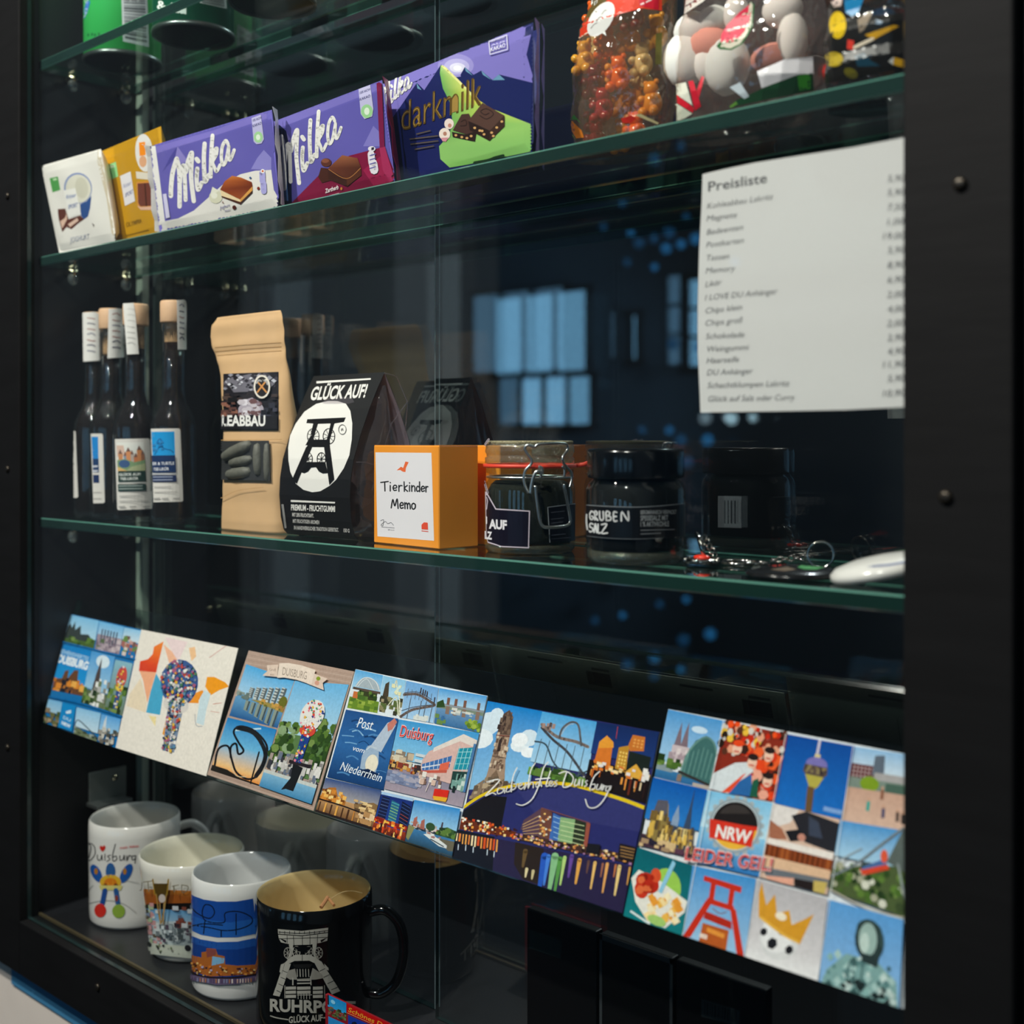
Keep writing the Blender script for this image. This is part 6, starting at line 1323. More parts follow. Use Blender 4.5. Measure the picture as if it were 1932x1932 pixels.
scr = [[(390, 760), (340, 765), (440, 750), (330, 870), (380, 850), (410, 862)], [(470, 820), (430, 815), (425, 855), (460, 845), (475, 815), (478, 850)], [(500, 805), (490, 840), (520, 835), (535, 800), (530, 840)], [(575, 655), (545, 720), (530, 820), (560, 815), (570, 785), (550, 780)], [(590, 800), (615, 785), (600, 775), (585, 800), (605, 820), (630, 800)], [(640, 775), (632, 820), (650, 785), (670, 785)],
       [(715, 620), (680, 680), (660, 810), (680, 770), (700, 775), (700, 810)], [(755, 765), (725, 775), (725, 805), (755, 790), (760, 765), (765, 800)], [(815, 612), (780, 660), (740, 800), (690, 900), (620, 945), (570, 935)], [(720, 745), (830, 735)], [(835, 680), (800, 790), (820, 795)], [(835, 780), (850, 765), (835, 758), (822, 780), (840, 798), (860, 780)], [(885, 755), (870, 765), (885, 785), (865, 800)],
       [(960, 690), (930, 800), (990, 790), (1010, 730), (960, 685), (900, 700)], [(1030, 745), (1020, 790), (1045, 785), (1060, 745), (1058, 790)], [(1085, 750), (1078, 795)], [(1092, 725), (1094, 727)], [(1120, 755), (1105, 765), (1118, 785), (1100, 800)], [(1215, 685), (1170, 730), (1140, 820), (1175, 815), (1180, 785), (1155, 785)], [(1200, 785), (1190, 820), (1215, 820), (1232, 785), (1228, 825)], [(1245, 790), (1238, 830), (1252, 800), (1268, 800)], [(1300, 800), (1270, 805), (1265, 835), (1295, 825), (1300, 800), (1250, 900), (1190, 960), (1130, 960), (1105, 900)]]
for g_ in scr: A.stroke(z(*g_), 2.3, 'f2f0ee')
A.done('card_print', t, GLOSS)

# ---- card 6: state collage
z = V(1170, 1310, 3.513); y6 = lambda *p: z(*[(a_, b_ + 948.5) for a_, b_ in p])
qq = z((320, 98), (1930, 402), (1880, 2085), (35, 1468))
t, A = postcard('large collage postcard of twelve squares with a bottle cap emblem, right end', qq, .0012)
A.poly(qq, 'dfe4e8')
f = Frame(A, *z((320, 100), (700, 177), (586, 632), (226, 548))); f.grad('4a94d0', 'a2cae8', 0, .75); f.ell(.6, .2, .14, .05, 'c8def0'); f.grad('3a78a8', '2a6294', .86, 1); f.rect(0, .78, .3, .88, '8a9aa0'); f.poly([(.2, .74), (.22, .5), (.25, .3), (.28, .14), (.31, .3), (.34, .46), (.37, .26), (.40, .12), (.43, .3), (.47, .5), (.5, .74)], '7d6a74'); f.rect(.2, .48, .5, .76, 'c9b8bc'); f.scat(.2, .48, .5, .76, 16, ['a8949c', 'ded0d0'], .03, .04); f.scat(.0, .68, .4, .8, 14, TREE, .05, .04); f.poly([(.42, .9), (.46, .6), (.58, .36), (.74, .26), (.9, .32), (1, .5), (1, .92)], '3f6a68'); f.line([(.44, .88), (.5, .55), (.62, .36), (.75, .28), (.9, .34), (1, .5)], 3.4, '6f9a92')
for k in range(7): u = .5 + .08 * k; f.line([(u, .86), (u + .01, .42 + abs(u - .76) * .5)], 1, '7aa89e', caps=False)
f.line([(.4, .84), (1, .94)], 5, '35302e', caps=False); f.rect(.4, .88, .48, .98, '8a7468'); f.poly([(.7, .95), (1, .95), (1, 1), (.7, 1)], 'b8aaa0')
f = Frame(A, *z((704, 180), (1114, 264), (1026, 718), (590, 634))); f.rect(0, 0, 1, 1, '8a2c1c'); f.scat(0, 0, 1, .42, 90, ['f0501c', 'e8a080', '2a1c14', 'f0c040', 'd8d0c8', 'c82c14', '5a3020'], .05, .06, 'h'); f.scat(.35, .3, 1, 1, 70, ['e8481c', 'f0602c', 'd83818', 'f0a890', '3a2018'], .07, .07, 'h'); f.poly([(0, .98), (.02, .75), (.3, .55), (.52, .5), (.6, .62), (.42, .8), (.3, 1)], 'd8dee2'); f.poly([(.3, 1), (.42, .8), (.58, .66), (.66, .98)], '2a64a4'); f.poly([(.2, 1), (.45, .7), (.5, .66), (.32, .98)], 'e8502c'); f.poly([(.62, .98), (.62, .75), (.7, .7), (.74, .98)], '1f5a44')
for u, v in [(.28, .35), (.55, .5), (.78, .36), (.84, .72)]: f.ell(u, v, .075, .09, 'f0c4ac', 12); f.ell(u, v - .08, .085, .05, random.choice(['e8481c', '2a1c1a']), 12); f.rect(u - .04, v + .03, u + .04, v + .05, 'c83a2c')
f = Frame(A, *z((1117, 266), (1560, 346), (1468, 830), (1028, 722))); f.grad('0d4a9c', '1c6ec4'); f.poly([(.46, .0), (.5, .0), (.5, .2), (.46, .2)], 'c8c0d0'); f.poly([(.45, .2), (.53, .2), (.54, .3), (.44, .3)], 'd8c890'); f.ell(.5, .34, .16, .1, '7a72b4', 18); f.poly([(.33, .36), (.67, .36), (.68, .46), (.62, .52), (.38, .52), (.32, .46)], '5c4c44'); f.scat(.34, .38, .66, .46, 20, ['8a7a54', '3a3034'], .02, .02); f.poly([(.36, .5), (.64, .5), (.58, .64), (.52, .7), (.45, .66)], 'b4a84a'); f.poly([(.43, .66), (.53, .66), (.56, 1), (.46, 1)], '6a5034'); f.rect(.72, .88, 1, .94, '7fa4d8')
f = Frame(A, *z((1562, 348), (1930, 404), (1920, 910), (1474, 838))); f.grad('8cb8de', 'd8e4ec', 0, .4); f.rect(0, .22, .4, .42, '6a3a3c'); f.windows(.02, .24, .4, .4, 6, 3, 'c8b8b8', .4, .5); f.poly([(.36, .34), (.38, .08), (.55, .06), (.56, .36)], '5f6a78'); f.rect(.4, .3, 1, .42, 'a8a4a4'); f.rect(0, .4, 1, .56, '7a8a80'); f.ell(.34, .46, .16, .1, '7c9a24', 12); f.rect(.6, .42, 1, .58, '4a6458'); f.grad('c8a08c', 'd8b4a0', .54, 1)
for u, v, c_ in [(.36, .76, '2aa094'), (.6, .82, '4a4a6a'), (.82, .84, '4a3a34'), (.9, .86, '3a3430'), (.56, .58, '8a5a44')]: f.rect(u - .025, v - .07, u + .025, v + .06, c_); f.ell(u, v - .09, .02, .025, 'c89a80', 8)
f = Frame(A, *z((224, 550), (586, 634), (490, 1090), (122, 1000))); f.grad('0e56ac', '2a7cc8', 0, .6); f.rect(0, .82, 1, 1, '4a3440'); f.poly([(.1, .9), (.14, .5), (.18, .34), (.38, .32), (.42, .5), (.46, .88)], '8f7a44'); f.poly([(.14, .5), (.18, .3), (.36, .28), (.4, .5)], '5a5864'); f.scat(.12, .5, .5, .88, 30, ['d8b050', '7a6030', 'f0d080', '5a4a34'], .025, .06); f.poly([(.5, .5), (.56, .3), (.62, .5), (.62, .62), (.5, .6)], '8aa0bc'); f.poly([(.72, .62), (.76, .3), (.78, .02), (.8, .3), (.86, .66)], '3a4a64'); f.poly([(.48, .66), (.9, .6), (.96, .9), (.48, .92)], 'b89048'); f.scat(.5, .62, .95, .9, 34, ['e0b858', '6a5430', '3a4458', 'f0d890'], .025, .06); f.scat(0, .86, 1, 1, 24, ['d8b888', '5a3a4c', 'a88a6a', '2a2434'], .06, .03)
f = Frame(A, *z((590, 638), (1018, 722), (932, 1212), (490, 1110))); f.grad('7cc0e6', 'bfe0ee', 0, .5); f.grad('8cc8ea', '2a74b8', .5, 1)
cc = f.p(.51, .40); rr = 50
for k in range(21):
    a = k * 6.283 / 21; A.ell((cc[0] + 50 * math.cos(a), cc[1] + 52 * math.sin(a)), 5.4, 5.6, 'a8b4ba', 8)
A.ell(cc, 50, 52, '96a4ac'); A.ell(cc, 45, 47, 'c2ccd0'); A.ell(cc, 43, 45, 'd02c1c')
sl = .2
A.poly([(cc[0] + 43 * math.cos(a), cc[1] + 45 * math.sin(a)) for a in [math.radians(190 + k * 11.5) for k in range(16)]], '201c1c'); A.poly([(cc[0] + 43 * math.cos(a), cc[1] + 45 * math.sin(a)) for a in [math.radians(12 + k * 12.0) for k in range(14)]], 'eeb63c'); A.poly([(cc[0] + 36 * math.cos(a), cc[1] + 40 * math.sin(a)) for a in [math.radians(215 + k * 10) for k in range(12)]], '3a3432')
A.poly(z((606, 826), (905, 884), (880, 1016), (600, 950)), 'd83422')
A.text('NRW', z((638, 944))[0], z((868, 990))[0], (5, -23), 'f2eeea', .03)
f = Frame(A, *z((1020, 724), (1466, 832), (1380, 1330), (930, 1210))); f.rect(0, 0, 1, 1, 'd9b8a4'); f.poly([(0, 0), (.4, 0), (.3, .2), (.1, .3), (0, .3)], 'e4dcd8'); f.poly([(.3, .1), (.5, .0), (1, .05), (1, .45), (.55, .4)], '26262c'); f.poly([(0, .22), (.2, .3), (.3, .42), (.05, .48)], 'a86a50'); f.poly([(.25, .32), (.45, .25), (.55, .38), (.35, .44)], '1c1c20'); f.ell(.5, .35, .06, .05, 'c88a78', 10); f.poly([(.55, .05), (.7, .1), (.8, .3), (.6, .3)], '3c4456')
f.poly([(.02, .46), (1, .44), (1, .56), (.02, .56)], 'e8dcd4'); f.rect(.02, .54, 1, .7, '8c4420')
for k in range(13): f.rect(.03 + .075 * k, .54, .055 + .075 * k, .7, random.choice(['6a2c12', 'b0602c', '521f0c'])); f.ell(.05 + .075 * k, .5, .04, .04, 'efe6de', 8)
f.poly([(0, .7), (1, .68), (1, .8), (0, .84)], 'e0b896'); f.poly([(0, .86), (1, .8), (1, .9), (.1, .96)], '6a7078'); f.poly([(.1, .96), (.5, .9), (.5, 1), (.12, 1)], 'e8a890'); f.poly([(.5, .9), (.78, .88), (.8, 1), (.52, 1)], '241c1c'); f.poly([(.78, .86), (.98, .84), (.96, 1), (.8, 1)], 'c8b060')
f = Frame(A, *z((1468, 836), (1930, 912), (1920, 1488), (1386, 1352))); f.grad('4a94d0', 'a8cfe8', 0, .45); f.poly([(0, .62), (.4, .5), (1, .4), (1, 1), (0, .9)], '4c5c34'); f.scat(.05, .52, 1, .92, 70, TREE + ['d8d8c8', '3a4a2a', 'a8a890'], .05, .05, 'h'); f.poly([(.9, 0), (1, 0), (1, .5), (.7, .4)], '5a6460'); f.line([(.0, .72), (.3, .5), (.6, .22), (.9, -.02)], 5, '7c858a'); f.line([(.05, .52), (.35, .3)], 3, '9aa8b0'); f.line([(.85, .4), (.98, .9)], 4, '8f9898'); f.poly([(.35, .55), (.7, .42), (.74, .48), (.4, .62)], 'd8482c'); f.poly([(.38, .52), (.68, .36), (.7, .43), (.38, .56)], '4a6aa0'); f.ell(.66, .34, .05, .08, 'e05a3c', 10); f.line([(.0, .88), (.5, 1.0), (1, 1.0)], 3, 'b8b0a0', caps=False)
f = Frame(A, *y6((116, 62), (492, 186), (425, 664), (36, 520))); f.grad('0e5f6a', '147a80'); f.ell(.62, .4, .25, .25, '9ccc54', 18); f.poly([(.02, .45), (.12, .3), (.5, .35), (1, .5), (.98, .66), (.7, .96), (.4, .96), (.15, .75)], 'e9e6dc'); f.scat(.4, .48, .9, .88, 34, ['f0b850', 'f8dca0', 'e89a34', 'f6e8c0'], .07, .06, 'd'); f.ell(.3, .44, .2, .14, 'b82a18', 14); f.ell(.22, .56, .12, .12, 'c8341c', 12); f.ell(.42, .30, .09, .1, 'd8502c', 12); f.scat(.12, .34, .45, .6, 14, ['8a1c10', 'e06a3c', 'a8240f'], .05, .05, 'h'); f.poly([(.66, .02), (.72, .05), (.56, .52), (.5, .5)], '8fc8e4'); f.line([(.1, .9), (.45, .98)], 4, 'd8e4e4', caps=False); f.ell(.55, .9, .16, .07, 'a4cc70', 12)
f = Frame(A, *y6((494, 188), (916, 274), (838, 802), (428, 666))); f.grad('3f8fd0', '9cc6e6')
RD = 'c8301c'
f.poly([(.2, .1), (.8, .14), (.8, .22), (.2, .17)], RD); f.poly([(.32, .17), (.4, .17), (.4, .4), (.32, .4)], RD); f.poly([(.62, .18), (.7, .18), (.7, .42), (.62, .42)], RD); f.poly([(.3, .38), (.72, .4), (.74, .47), (.28, .45)], RD); f.poly([(.28, .42), (.38, .42), (.12, .96), (-.0, .98)], RD); f.poly([(.66, .42), (.76, .44), (1, 1), (.88, 1)], RD); f.poly([(.3, .56), (.72, .6), (.74, .7), (.28, .66)], 'b02a1a'); f.poly([(.28, .72), (.7, .72), (.7, 1), (.26, .98)], 'b85a24'); f.poly([(.36, .76), (.64, .78), (.64, .84), (.36, .82)], 'e8963c'); f.rect(.26, .86, .38, .92, 'e8d0c0'); f.line([(.4, .5), (.52, .54), (.62, .5)], 1.6, '8a4a44')
f = Frame(A, *y6((918, 278), (1390, 408), (1322, 968), (842, 806))); f.grad('b8b4b8', 'd4d0d2', 0, .7); f.grad('d4d0d2', 'efeeee', .7, 1); c0 = f.p(.42, .62); A.ell(c0, 38, 42, 'dadada'); A.ell((c0[0] - 5, c0[1] - 6), 31, 34, 'ebeaea')
for dx, dy, s_ in [(-14, 10, 10), (18, 22, 8), (6, -14, 9), (-30, -12, 7), (30, -4, 6)]: A.ell((c0[0] + dx, c0[1] + dy), s_, s_ * 1.15, '1e1e22', 6, .4)
A.poly(f.P([(.1, .44), (.06, .16), (.08, .02), (.18, .28), (.28, .12), (.34, .34), (.5, .26), (.56, .42), (.74, .3), (.84, .22), (.74, .5), (.7, .62), (.45, .58)]), 'd99a2c'); f.line([(.12, .44), (.45, .56), (.68, .6)], 5, 'e8b44a', caps=False); f.ell(.4, .36, .08, .05, 'f4e8d0', 10)
f = Frame(A, *y6((1394, 412), (1890, 546), (1862, 1130), (1330, 972))); f.grad('5a9cd8', '8cb8e2'); f.poly([(.02, 1), (.08, .8), (.3, .56), (.7, .56), (.95, .72), (1, 1.1), (.5, 1.05)], '7fa6a4'); f.scat(.1, .58, .95, 1, 60, ['5c8484', 'a8c8c4', '3c5c5c', '8ab4b0', 'c8dcd8'], .05, .06, 'd'); f.ell(.58, .34, .19, .24, '2c3c3c', 18); f.ell(.56, .33, .12, .19, '9ab4ae', 16); f.ell(.52, .38, .06, .12, 'c0d4cc', 12); f.line([(.42, .3), (.44, .18), (.56, .12), (.7, .18), (.74, .36)], 6, '3f5654'); f.poly([(.5, .5), (.72, .5), (.7, .62), (.5, .6)], '2a3838'); f.line([(.35, .66), (.32, .95)], 4, '5a7c7c'); f.line([(.52, .62), (.5, .98)], 3, '4a6a6a'); f.scat(.3, .85, .95, 1.0, 16, ['1e2a2a', 'b8ccc8'], .05, .04, 'd')
for a_, b_ in [((700, 177), (428, 1612)), ((1115, 264), (838, 1750)), ((1560, 346), (1322, 1914))]: A.stroke(z(a_, b_), 1.1, 'e4e8ea', smooth=False, caps=False)
A.text('LEIDER GEIL!', z((440, 1100))[0], z((1018, 1176))[0], (5, -26), 'f0c8c4', .03); A.text('LEIDER GEIL!', z((443, 1098))[0], z((1014, 1173))[0], (5, -24), 'd03a3c', .005)
A.done('card_print', t, GLOSS)
# ================================================================ mugs
def mug(label, x, y, R, H, rb, col, inner, hdir, hw=.0042, bandrim=None):
    c = (x, y, ZB + .0004)
    t = thing('mug', label, 'mug', c, 'souvenir mugs on the base board')
    rr = lambda z_: rb + (R - rb) * (z_ / H)
    w_ = .0034
    outp = [(0, .0006), (rb - .004, .0), (rb - .0012, .0008), (rb, .0035)] + [(rr(H * k / 8), H * k / 8) for k in range(1, 8)] + [(rr(H) - .0006, H - .0016), (R - .0018, H)]
    inn = [(R - .0018, H), (R - w_, H - .0018)] + [(rr(H * k / 8) - w_, H * k / 8) for k in range(7, 0, -1)] + [(rb - w_ - .003, .006), (0, .0055)]
    go = lathe(outp, c, 56, False)
    obj('mug_wall', go, mat('glaze_' + col, col, .10, spec=.5, coat=.3), t, True)
    obj('mug_inside', lathe(inn, c, 56, False), mat('inner_glaze_' + inner, inner, .15, spec=.5), t, True)
    d = Vector((math.cos(hdir), math.sin(hdir), 0)); up = Vector((0, 0, 1)); b = Vector(c)
    ps = [b + d * (rr(H * .84) - .002) + up * (H * .84), b + d * (R + .012) + up * (H * .86), b + d * (R + .024) + up * (H * .74), b + d * (R + .027) + up * (H * .52), b + d * (R + .021) + up * (H * .3), b + d * (R + .009) + up * (H * .2), b + d * (rr(H * .2) - .002) + up * (H * .2)]
    obj('handle', tube(spline(ps, 6), hw, 12), mat('glaze_' + col, col, .10, spec=.5, coat=.3), t, True)
    return t, Skin(go)
zm = V(130, 1440, 3.93); CER = ink('ceramic_ink', .15, .5)
t, sk = mug('white souvenir mug farthest left with black script and a red heart', .0689, .0622, .0440, .0984, .0430, 'e0ddd8', 'd8d6d0', 1.0)
A = Art(sk, None, 4, 1.5e-4, 1.8e-5); z = zm
for g_ in [[(150, 700), (165, 620), (140, 590), (185, 610), (195, 670), (160, 720), (140, 705)], [(212, 680), (215, 715), (235, 715), (245, 680), (248, 720)], [(268, 672), (268, 720)], [(310, 680), (288, 690), (305, 710), (282, 728)], [(345, 600), (325, 680), (330, 725), (355, 712), (350, 688), (330, 695)], [(378, 685), (380, 718), (400, 712), (410, 680), (412, 720)], [(428, 685), (430, 722), (445, 685), (460, 688)], [(492, 685), (468, 690), (470, 715), (492, 705), (495, 685), (490, 740)]]: A.stroke(z(*g_), 1.7, '26262a')
A.poly(z((228, 622), (238, 608), (250, 618), (262, 606), (274, 620), (268, 640), (250, 656), (236, 642)), 'c8281c'); A.text('mein liebes', z((378, 636))[0], z((518, 620))[0], 5, 'd85a5c', .01)
A.stroke(z((150, 1040), (230, 1022), (330, 1020), (420, 1050), (500, 1110)), 1, '8a8a86'); A.stroke(z((150, 940), (180, 905)), 1, 'a0a09c'); A.stroke(z((430, 870), (520, 890)), 1, 'a0a09c')
# generic patchwork flower in place of the pictured sculpture
A.ell(z((205, 815))[0], 9, 18, '1c55a4', rot=-.45); A.ell(z((425, 815))[0], 9, 20, '1c55a4', rot=.5); A.ell(z((310, 800))[0], 9, 16, '2a5c98'); A.ell(z((310, 880))[0], 20, 14, 'e0b02c'); A.ell(z((310, 885))[0], 12, 9, 'd87a1c'); A.ell(z((270, 905))[0], 4, 4, '6a2c14'); A.ell(z((350, 905))[0], 4, 4, '6a2c14'); A.poly(z((225, 905), (400, 905), (385, 940), (240, 940)), 'd8cc78')
A.stroke(z((270, 940), (250, 1040)), 9, '1c4a94'); A.stroke(z((350, 940), (365, 1040)), 9, '2a5a98'); A.ell(z((235, 1090))[0], 11, 13, 'd02c20'); A.ell(z((370, 1095))[0], 12, 13, '8aa83c'); A.ell(z((205, 800))[0], 3.5, 6, 'b87a2c'); A.ell(z((415, 800))[0], 3.5, 6, 'b87a2c'); A.ell(z((355, 1000))[0], 3, 6, '8a3c2c')
A.done('mug_print', t, CER)
t, sk = mug('tapered white souvenir mug with a city collage print, second from left', .1785, .0560, .0482, .0903, .0365, 'e4e0d6', 'e2decd', .9)
A = Art(sk, None, 4, 1.5e-4, 1.8e-5)
f = Frame(A, *z((522, 890), (960, 905), (960, 1440), (590, 1400)))
f.grad('c87a30', '8a4418', .08, .26); f.poly([(0, .12), (.3, .18), (.6, .14), (1, .2), (1, .3), (0, .32)], 'a85a20'); f.poly([(0, .3), (1, .24), (1, .34), (0, .38)], '1a1614'); f.grad('6aa8d8', 'a8c8dc', .36, .6); f.poly([(0, .55), (1, .5), (1, .86), (0, .9)], 'c4cfd2'); f.scat(0, .3, .3, .9, 40, ['d8a0a0', '8a9ab4', '4a4a3a', 'b8c8a0', '6a5a4a', 'dfe4e4'], .04, .03); f.scat(.55, .3, 1, .62, 30, ['3a2c34', '8a4a3c', '6a7a94', 'd8dce0'], .05, .03); f.scat(.25, .58, 1, .8, 60, ['7a8488', '4a5458', 'dfe6e8', 'a8b4b8', '5a4a5a'], .03, .03); f.grad('cfd4c4', 'd8dccc', .84, 1); f.scat(.05, .84, 1, .97, 18, ['3a3a38', '6a7a50', '8a8a80', '2c2c34'], .018, .02, 'h'); f.ell(.1, .86, .04, .035, '2c3430', 10); f.ell(.8, .86, .06, .045, '1c1c24', 10)
for g_ in [[(528, 880), (535, 930), (560, 930), (565, 875)], [(575, 872), (635, 862)], [(606, 868), (612, 940)], [(775, 900), (820, 890)], [(785, 895), (790, 940)], [(840, 890), (845, 945), (880, 930), (882, 900), (840, 890)]]: A.stroke(z(*g_), 1.6, '8a8068')
A.stroke(z((640, 850), (655, 960)), 2.6, 'a8842c'); A.stroke(z((748, 850), (740, 960)), 2.6, 'a8842c'); A.poly(z((645, 880), (745, 880), (730, 985), (665, 985)), '5a4418'); A.stroke(z((665, 960), (700, 1170), (735, 960)), 2.4, 'b08a48'); A.ell(z((705, 990))[0], 6, 8, 'd8c8c0'); A.stroke(z((690, 1020), (695, 1180)), 1.6, 'c09a60'); A.stroke(z((720, 1020), (716, 1180)), 1.6, 'c09a60')
A.done('mug_print', t, CER)
sgv = sk
A = Art(Skin(lathe([(.0372, .012), (.0480, .088)], (.1839, .0558, ZB), 56, False)), None, 4, 0, 1.2e-5)
class Far(Skin):
    def hit(s, px, py):
        d = ray(px, py).normalized(); p_, n, i, tt = s.b.ray_cast(EYE, d)
        if p_ is None: return None
        p2, n2, i2, t2 = s.b.ray_cast(p_ + d * .002, d)
        return None if p2 is None else (p2, n2 if n2.dot(d) < 0 else -n2)
A.surf = Far(lathe([(.0372 - .0034, .012), (.0482 - .0036, .0895)], (.1785, .0560, ZB), 56, False))
A.poly(z((1022, 580), (1145, 585), (1140, 655), (1022, 650)), 'b8a860'); A.stroke(z((1030, 625), (1140, 625)), 2, '4a4430'); A.stroke(z((1035, 555), (1055, 570), (1085, 570)), 1.4, '5a5a50')
A.done('inside_print', t, CER)
t, sk = mug('white souvenir mug with two deep blue panorama panels', .2705, .0461, .0428, .0978, .0420, 'e0dfdc', 'd5d6d6', 1.05)
A = Art(sk, None, 4, 1.5e-4, 1.8e-5)
f = Frame(A, *z((895, 985), (1372, 1000), (1398, 1275), (905, 1240)))
A.poly(z((890, 960), (930, 985), (1000, 1010), (1100, 1025), (1240, 1025), (1365, 1003), (1395, 1262), (1250, 1290), (1100, 1292), (980, 1272), (898, 1235)), '1a4ba0'); A.poly(z((895, 1120), (1000, 1160), (1200, 1180), (1385, 1150), (1395, 1262), (1250, 1290), (1100, 1292), (980, 1272), (898, 1235)), '2460b4')
for g_ in [[(905, 1060), (950, 1110), (1040, 1150), (1080, 1110), (1060, 1060), (1010, 1050), (990, 1110), (1020, 1170), (1150, 1180), (1160, 1110), (1260, 1100), (1350, 1140), (1350, 1190), (1260, 1230), (1150, 1240), (1050, 1220), (920, 1200)], [(905, 1210), (1000, 1190), (1140, 1200)], [(1240, 1115), (1240, 1270)], [(1010, 1170), (1000, 1262)], [(1130, 1240), (1130, 1285)]]: A.stroke(z(*g_), 2.2, '101c34')
A.poly(z((900, 1275), (980, 1305), (1100, 1325), (1250, 1322), (1390, 1292), (1412, 1590), (1300, 1625), (1150, 1640), (1020, 1630), (905, 1595)), '173f8c'); A.poly(z((900, 1275), (980, 1305), (1100, 1325), (1250, 1322), (1390, 1292), (1395, 1350), (1250, 1380), (1100, 1380), (900, 1330)), '2256a8')
A.poly(z((905, 1540), (905, 1420), (945, 1430), (985, 1440), (985, 1400), (1020, 1395), (1025, 1370), (1090, 1375), (1105, 1420), (1155, 1430), (1160, 1490), (1250, 1500), (1410, 1490), (1412, 1560), (1200, 1575), (1050, 1580)), 'b0642a'); A.poly(z((1065, 1430), (1155, 1445), (1150, 1480), (1060, 1500)), '7fb4d8'); A.poly(z((1020, 1372), (1095, 1378), (1090, 1420), (1025, 1440)), '8a4a44')
fb = Frame(A, *z((905, 1430), (1410, 1490), (1412, 1580), (905, 1580))); fb.scat(0, .3, 1, .95, 70, ['e8a04a', 'f0c880', '5a3020', 'd8782a', 'b8a8c0', '3a2434'], .014, .05)
A.stroke(z((905, 1535), (1000, 1575), (1200, 1585), (1410, 1555)), 3, '2c1c18'); A.poly(z((905, 1560), (1050, 1590), (1250, 1592), (1412, 1565), (1412, 1600), (1250, 1632), (1100, 1638), (905, 1598)), '6a5a7a')
for k in range(26): x_ = 910 + 19 * k; A.stroke(z((x_, 1580 + 14 * math.sin((x_ - 905) / 165)), (x_, 1610 + 14 * math.sin((x_ - 905) / 165))), 2, random.choice(['d8b0a0', 'e8d8d0', '5a4a6a', 'b87a50', '8a90b0']), caps=False)
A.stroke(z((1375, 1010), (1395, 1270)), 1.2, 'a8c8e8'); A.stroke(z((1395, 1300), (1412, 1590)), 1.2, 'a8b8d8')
A.done('mug_print', t, CER)
t, sk = mug('black mug with cream inside and grey headframe print', .3674, .0481, .0477, .1023, .0466, '08090a', 'd9c08a', .62)
A = Art(sk, None, 4, 1.5e-4, 1.8e-5); z = V(440, 1540, 3.864); G = 'aaa79e'; KK = '08090a'
A.poly(z((326, 822), (500, 836), (692, 812), (690, 845), (500, 868), (328, 856)), G)
for k in range(10): A.stroke(z((340 + 36 * k, 836), (340 + 36 * k, 858)), 1, KK, caps=False)
A.stroke(z((330, 842), (500, 852), (690, 832)), 1, KK, caps=False)
A.poly(z((330, 862), (500, 874), (690, 850), (685, 905), (640, 920), (560, 935), (440, 938), (350, 918), (335, 890)), G)
for a_, b_ in [((395, 868), (395, 925)), ((440, 870), (445, 938)), ((505, 872), (505, 938)), ((560, 868), (560, 935)), ((615, 860), (612, 925)), ((335, 892), (690, 880))]: A.stroke(z(a_, b_), .9, KK, smooth=False, caps=False)
A.poly(z((335, 885), (390, 905), (385, 920)), KK); A.poly(z((688, 880), (635, 902), (640, 918)), KK)
A.poly(z((405, 910), (440, 915), (435, 1000), (410, 1060), (395, 1040), (415, 990)), G); A.poly(z((578, 915), (612, 908), (600, 990), (625, 1040), (610, 1060), (580, 1000)), G)
for cx_, cy_ in ((400, 995), (462, 985), (552, 985), (622, 992)):
    c0 = z((cx_, cy_))[0]; A.stroke([(c0[0] + 6.8 * math.cos(k * .45), c0[1] + 10 * math.sin(k * .45)) for k in range(14)], 1.6, G, close=True)
    for k in range(7): A.stroke([c0, (c0[0] + 6.5 * math.cos(k * .9), c0[1] + 9.5 * math.sin(k * .9))], .8, G, caps=False)
A.poly(z((440, 945), (505, 950), (575, 945), (515, 1000)), KK)
A.poly(z((455, 1005), (560, 1005), (605, 1030), (640, 1055), (590, 1065), (555, 1048), (450, 1050), (400, 1075), (375, 1070), (415, 1030)), G); A.stroke(z((505, 1005), (505, 1050)), 1, KK, caps=False)
A.poly(z((440, 1075), (580, 1072), (560, 1100), (455, 1102)), '1c1c1c')
A.poly(z((375, 1065), (425, 1072), (345, 1310), (298, 1300)), G); A.poly(z((592, 1065), (640, 1052), (775, 1270), (715, 1295)), G)
for k in range(4): A.stroke(z((352 - 14 * k + 14, 1120 + 48 * k), (402 - 16 * k + 10, 1140 + 48 * k)), 1, KK, caps=False); A.stroke(z((628 + 28 * k, 1125 + 45 * k), (668 + 30 * k, 1105 + 45 * k)), 1, KK, caps=False)
A.poly(z((345, 1130), (355, 1075), (382, 1065), (360, 1140)), G); A.poly(z((660, 1068), (690, 1100), (692, 1120), (670, 1110)), G)
A.poly(z((405, 1120), (455, 1105), (470, 1180), (560, 1175), (580, 1100), (640, 1140), (650, 1175), (600, 1185), (420, 1185), (390, 1165)), '8f8c84'); 
for k in range(5): A.stroke(z((470 + 20 * k, 1108), (472 + 20 * k, 1165)), 1.4, G, caps=False)
A.stroke(z((470, 1190), (560, 1190)), 2.4, G, caps=False); A.stroke(z((470, 1212), (565, 1210)), 2.4, G, caps=False); A.stroke(z((440, 1170), (440, 1225)), 2, G, caps=False); A.stroke(z((565, 1160), (568, 1225)), 2, G, caps=False)
for r_ in range(3):
    y0 = 1236 + 30 * r_
    for a_, b_ in [(390, 462), (470, 565), (582, 650)]:
        if r_ == 2 and a_ == 470: continue
        A.poly(z((a_, y0), (b_, y0 - 2), (b_, y0 + 20), (a_, y0 + 22)), G)
for k in range(5): A.stroke(z((478 + 20 * k, 1268), (478 + 20 * k, 1325)), 1.2, G, caps=False)
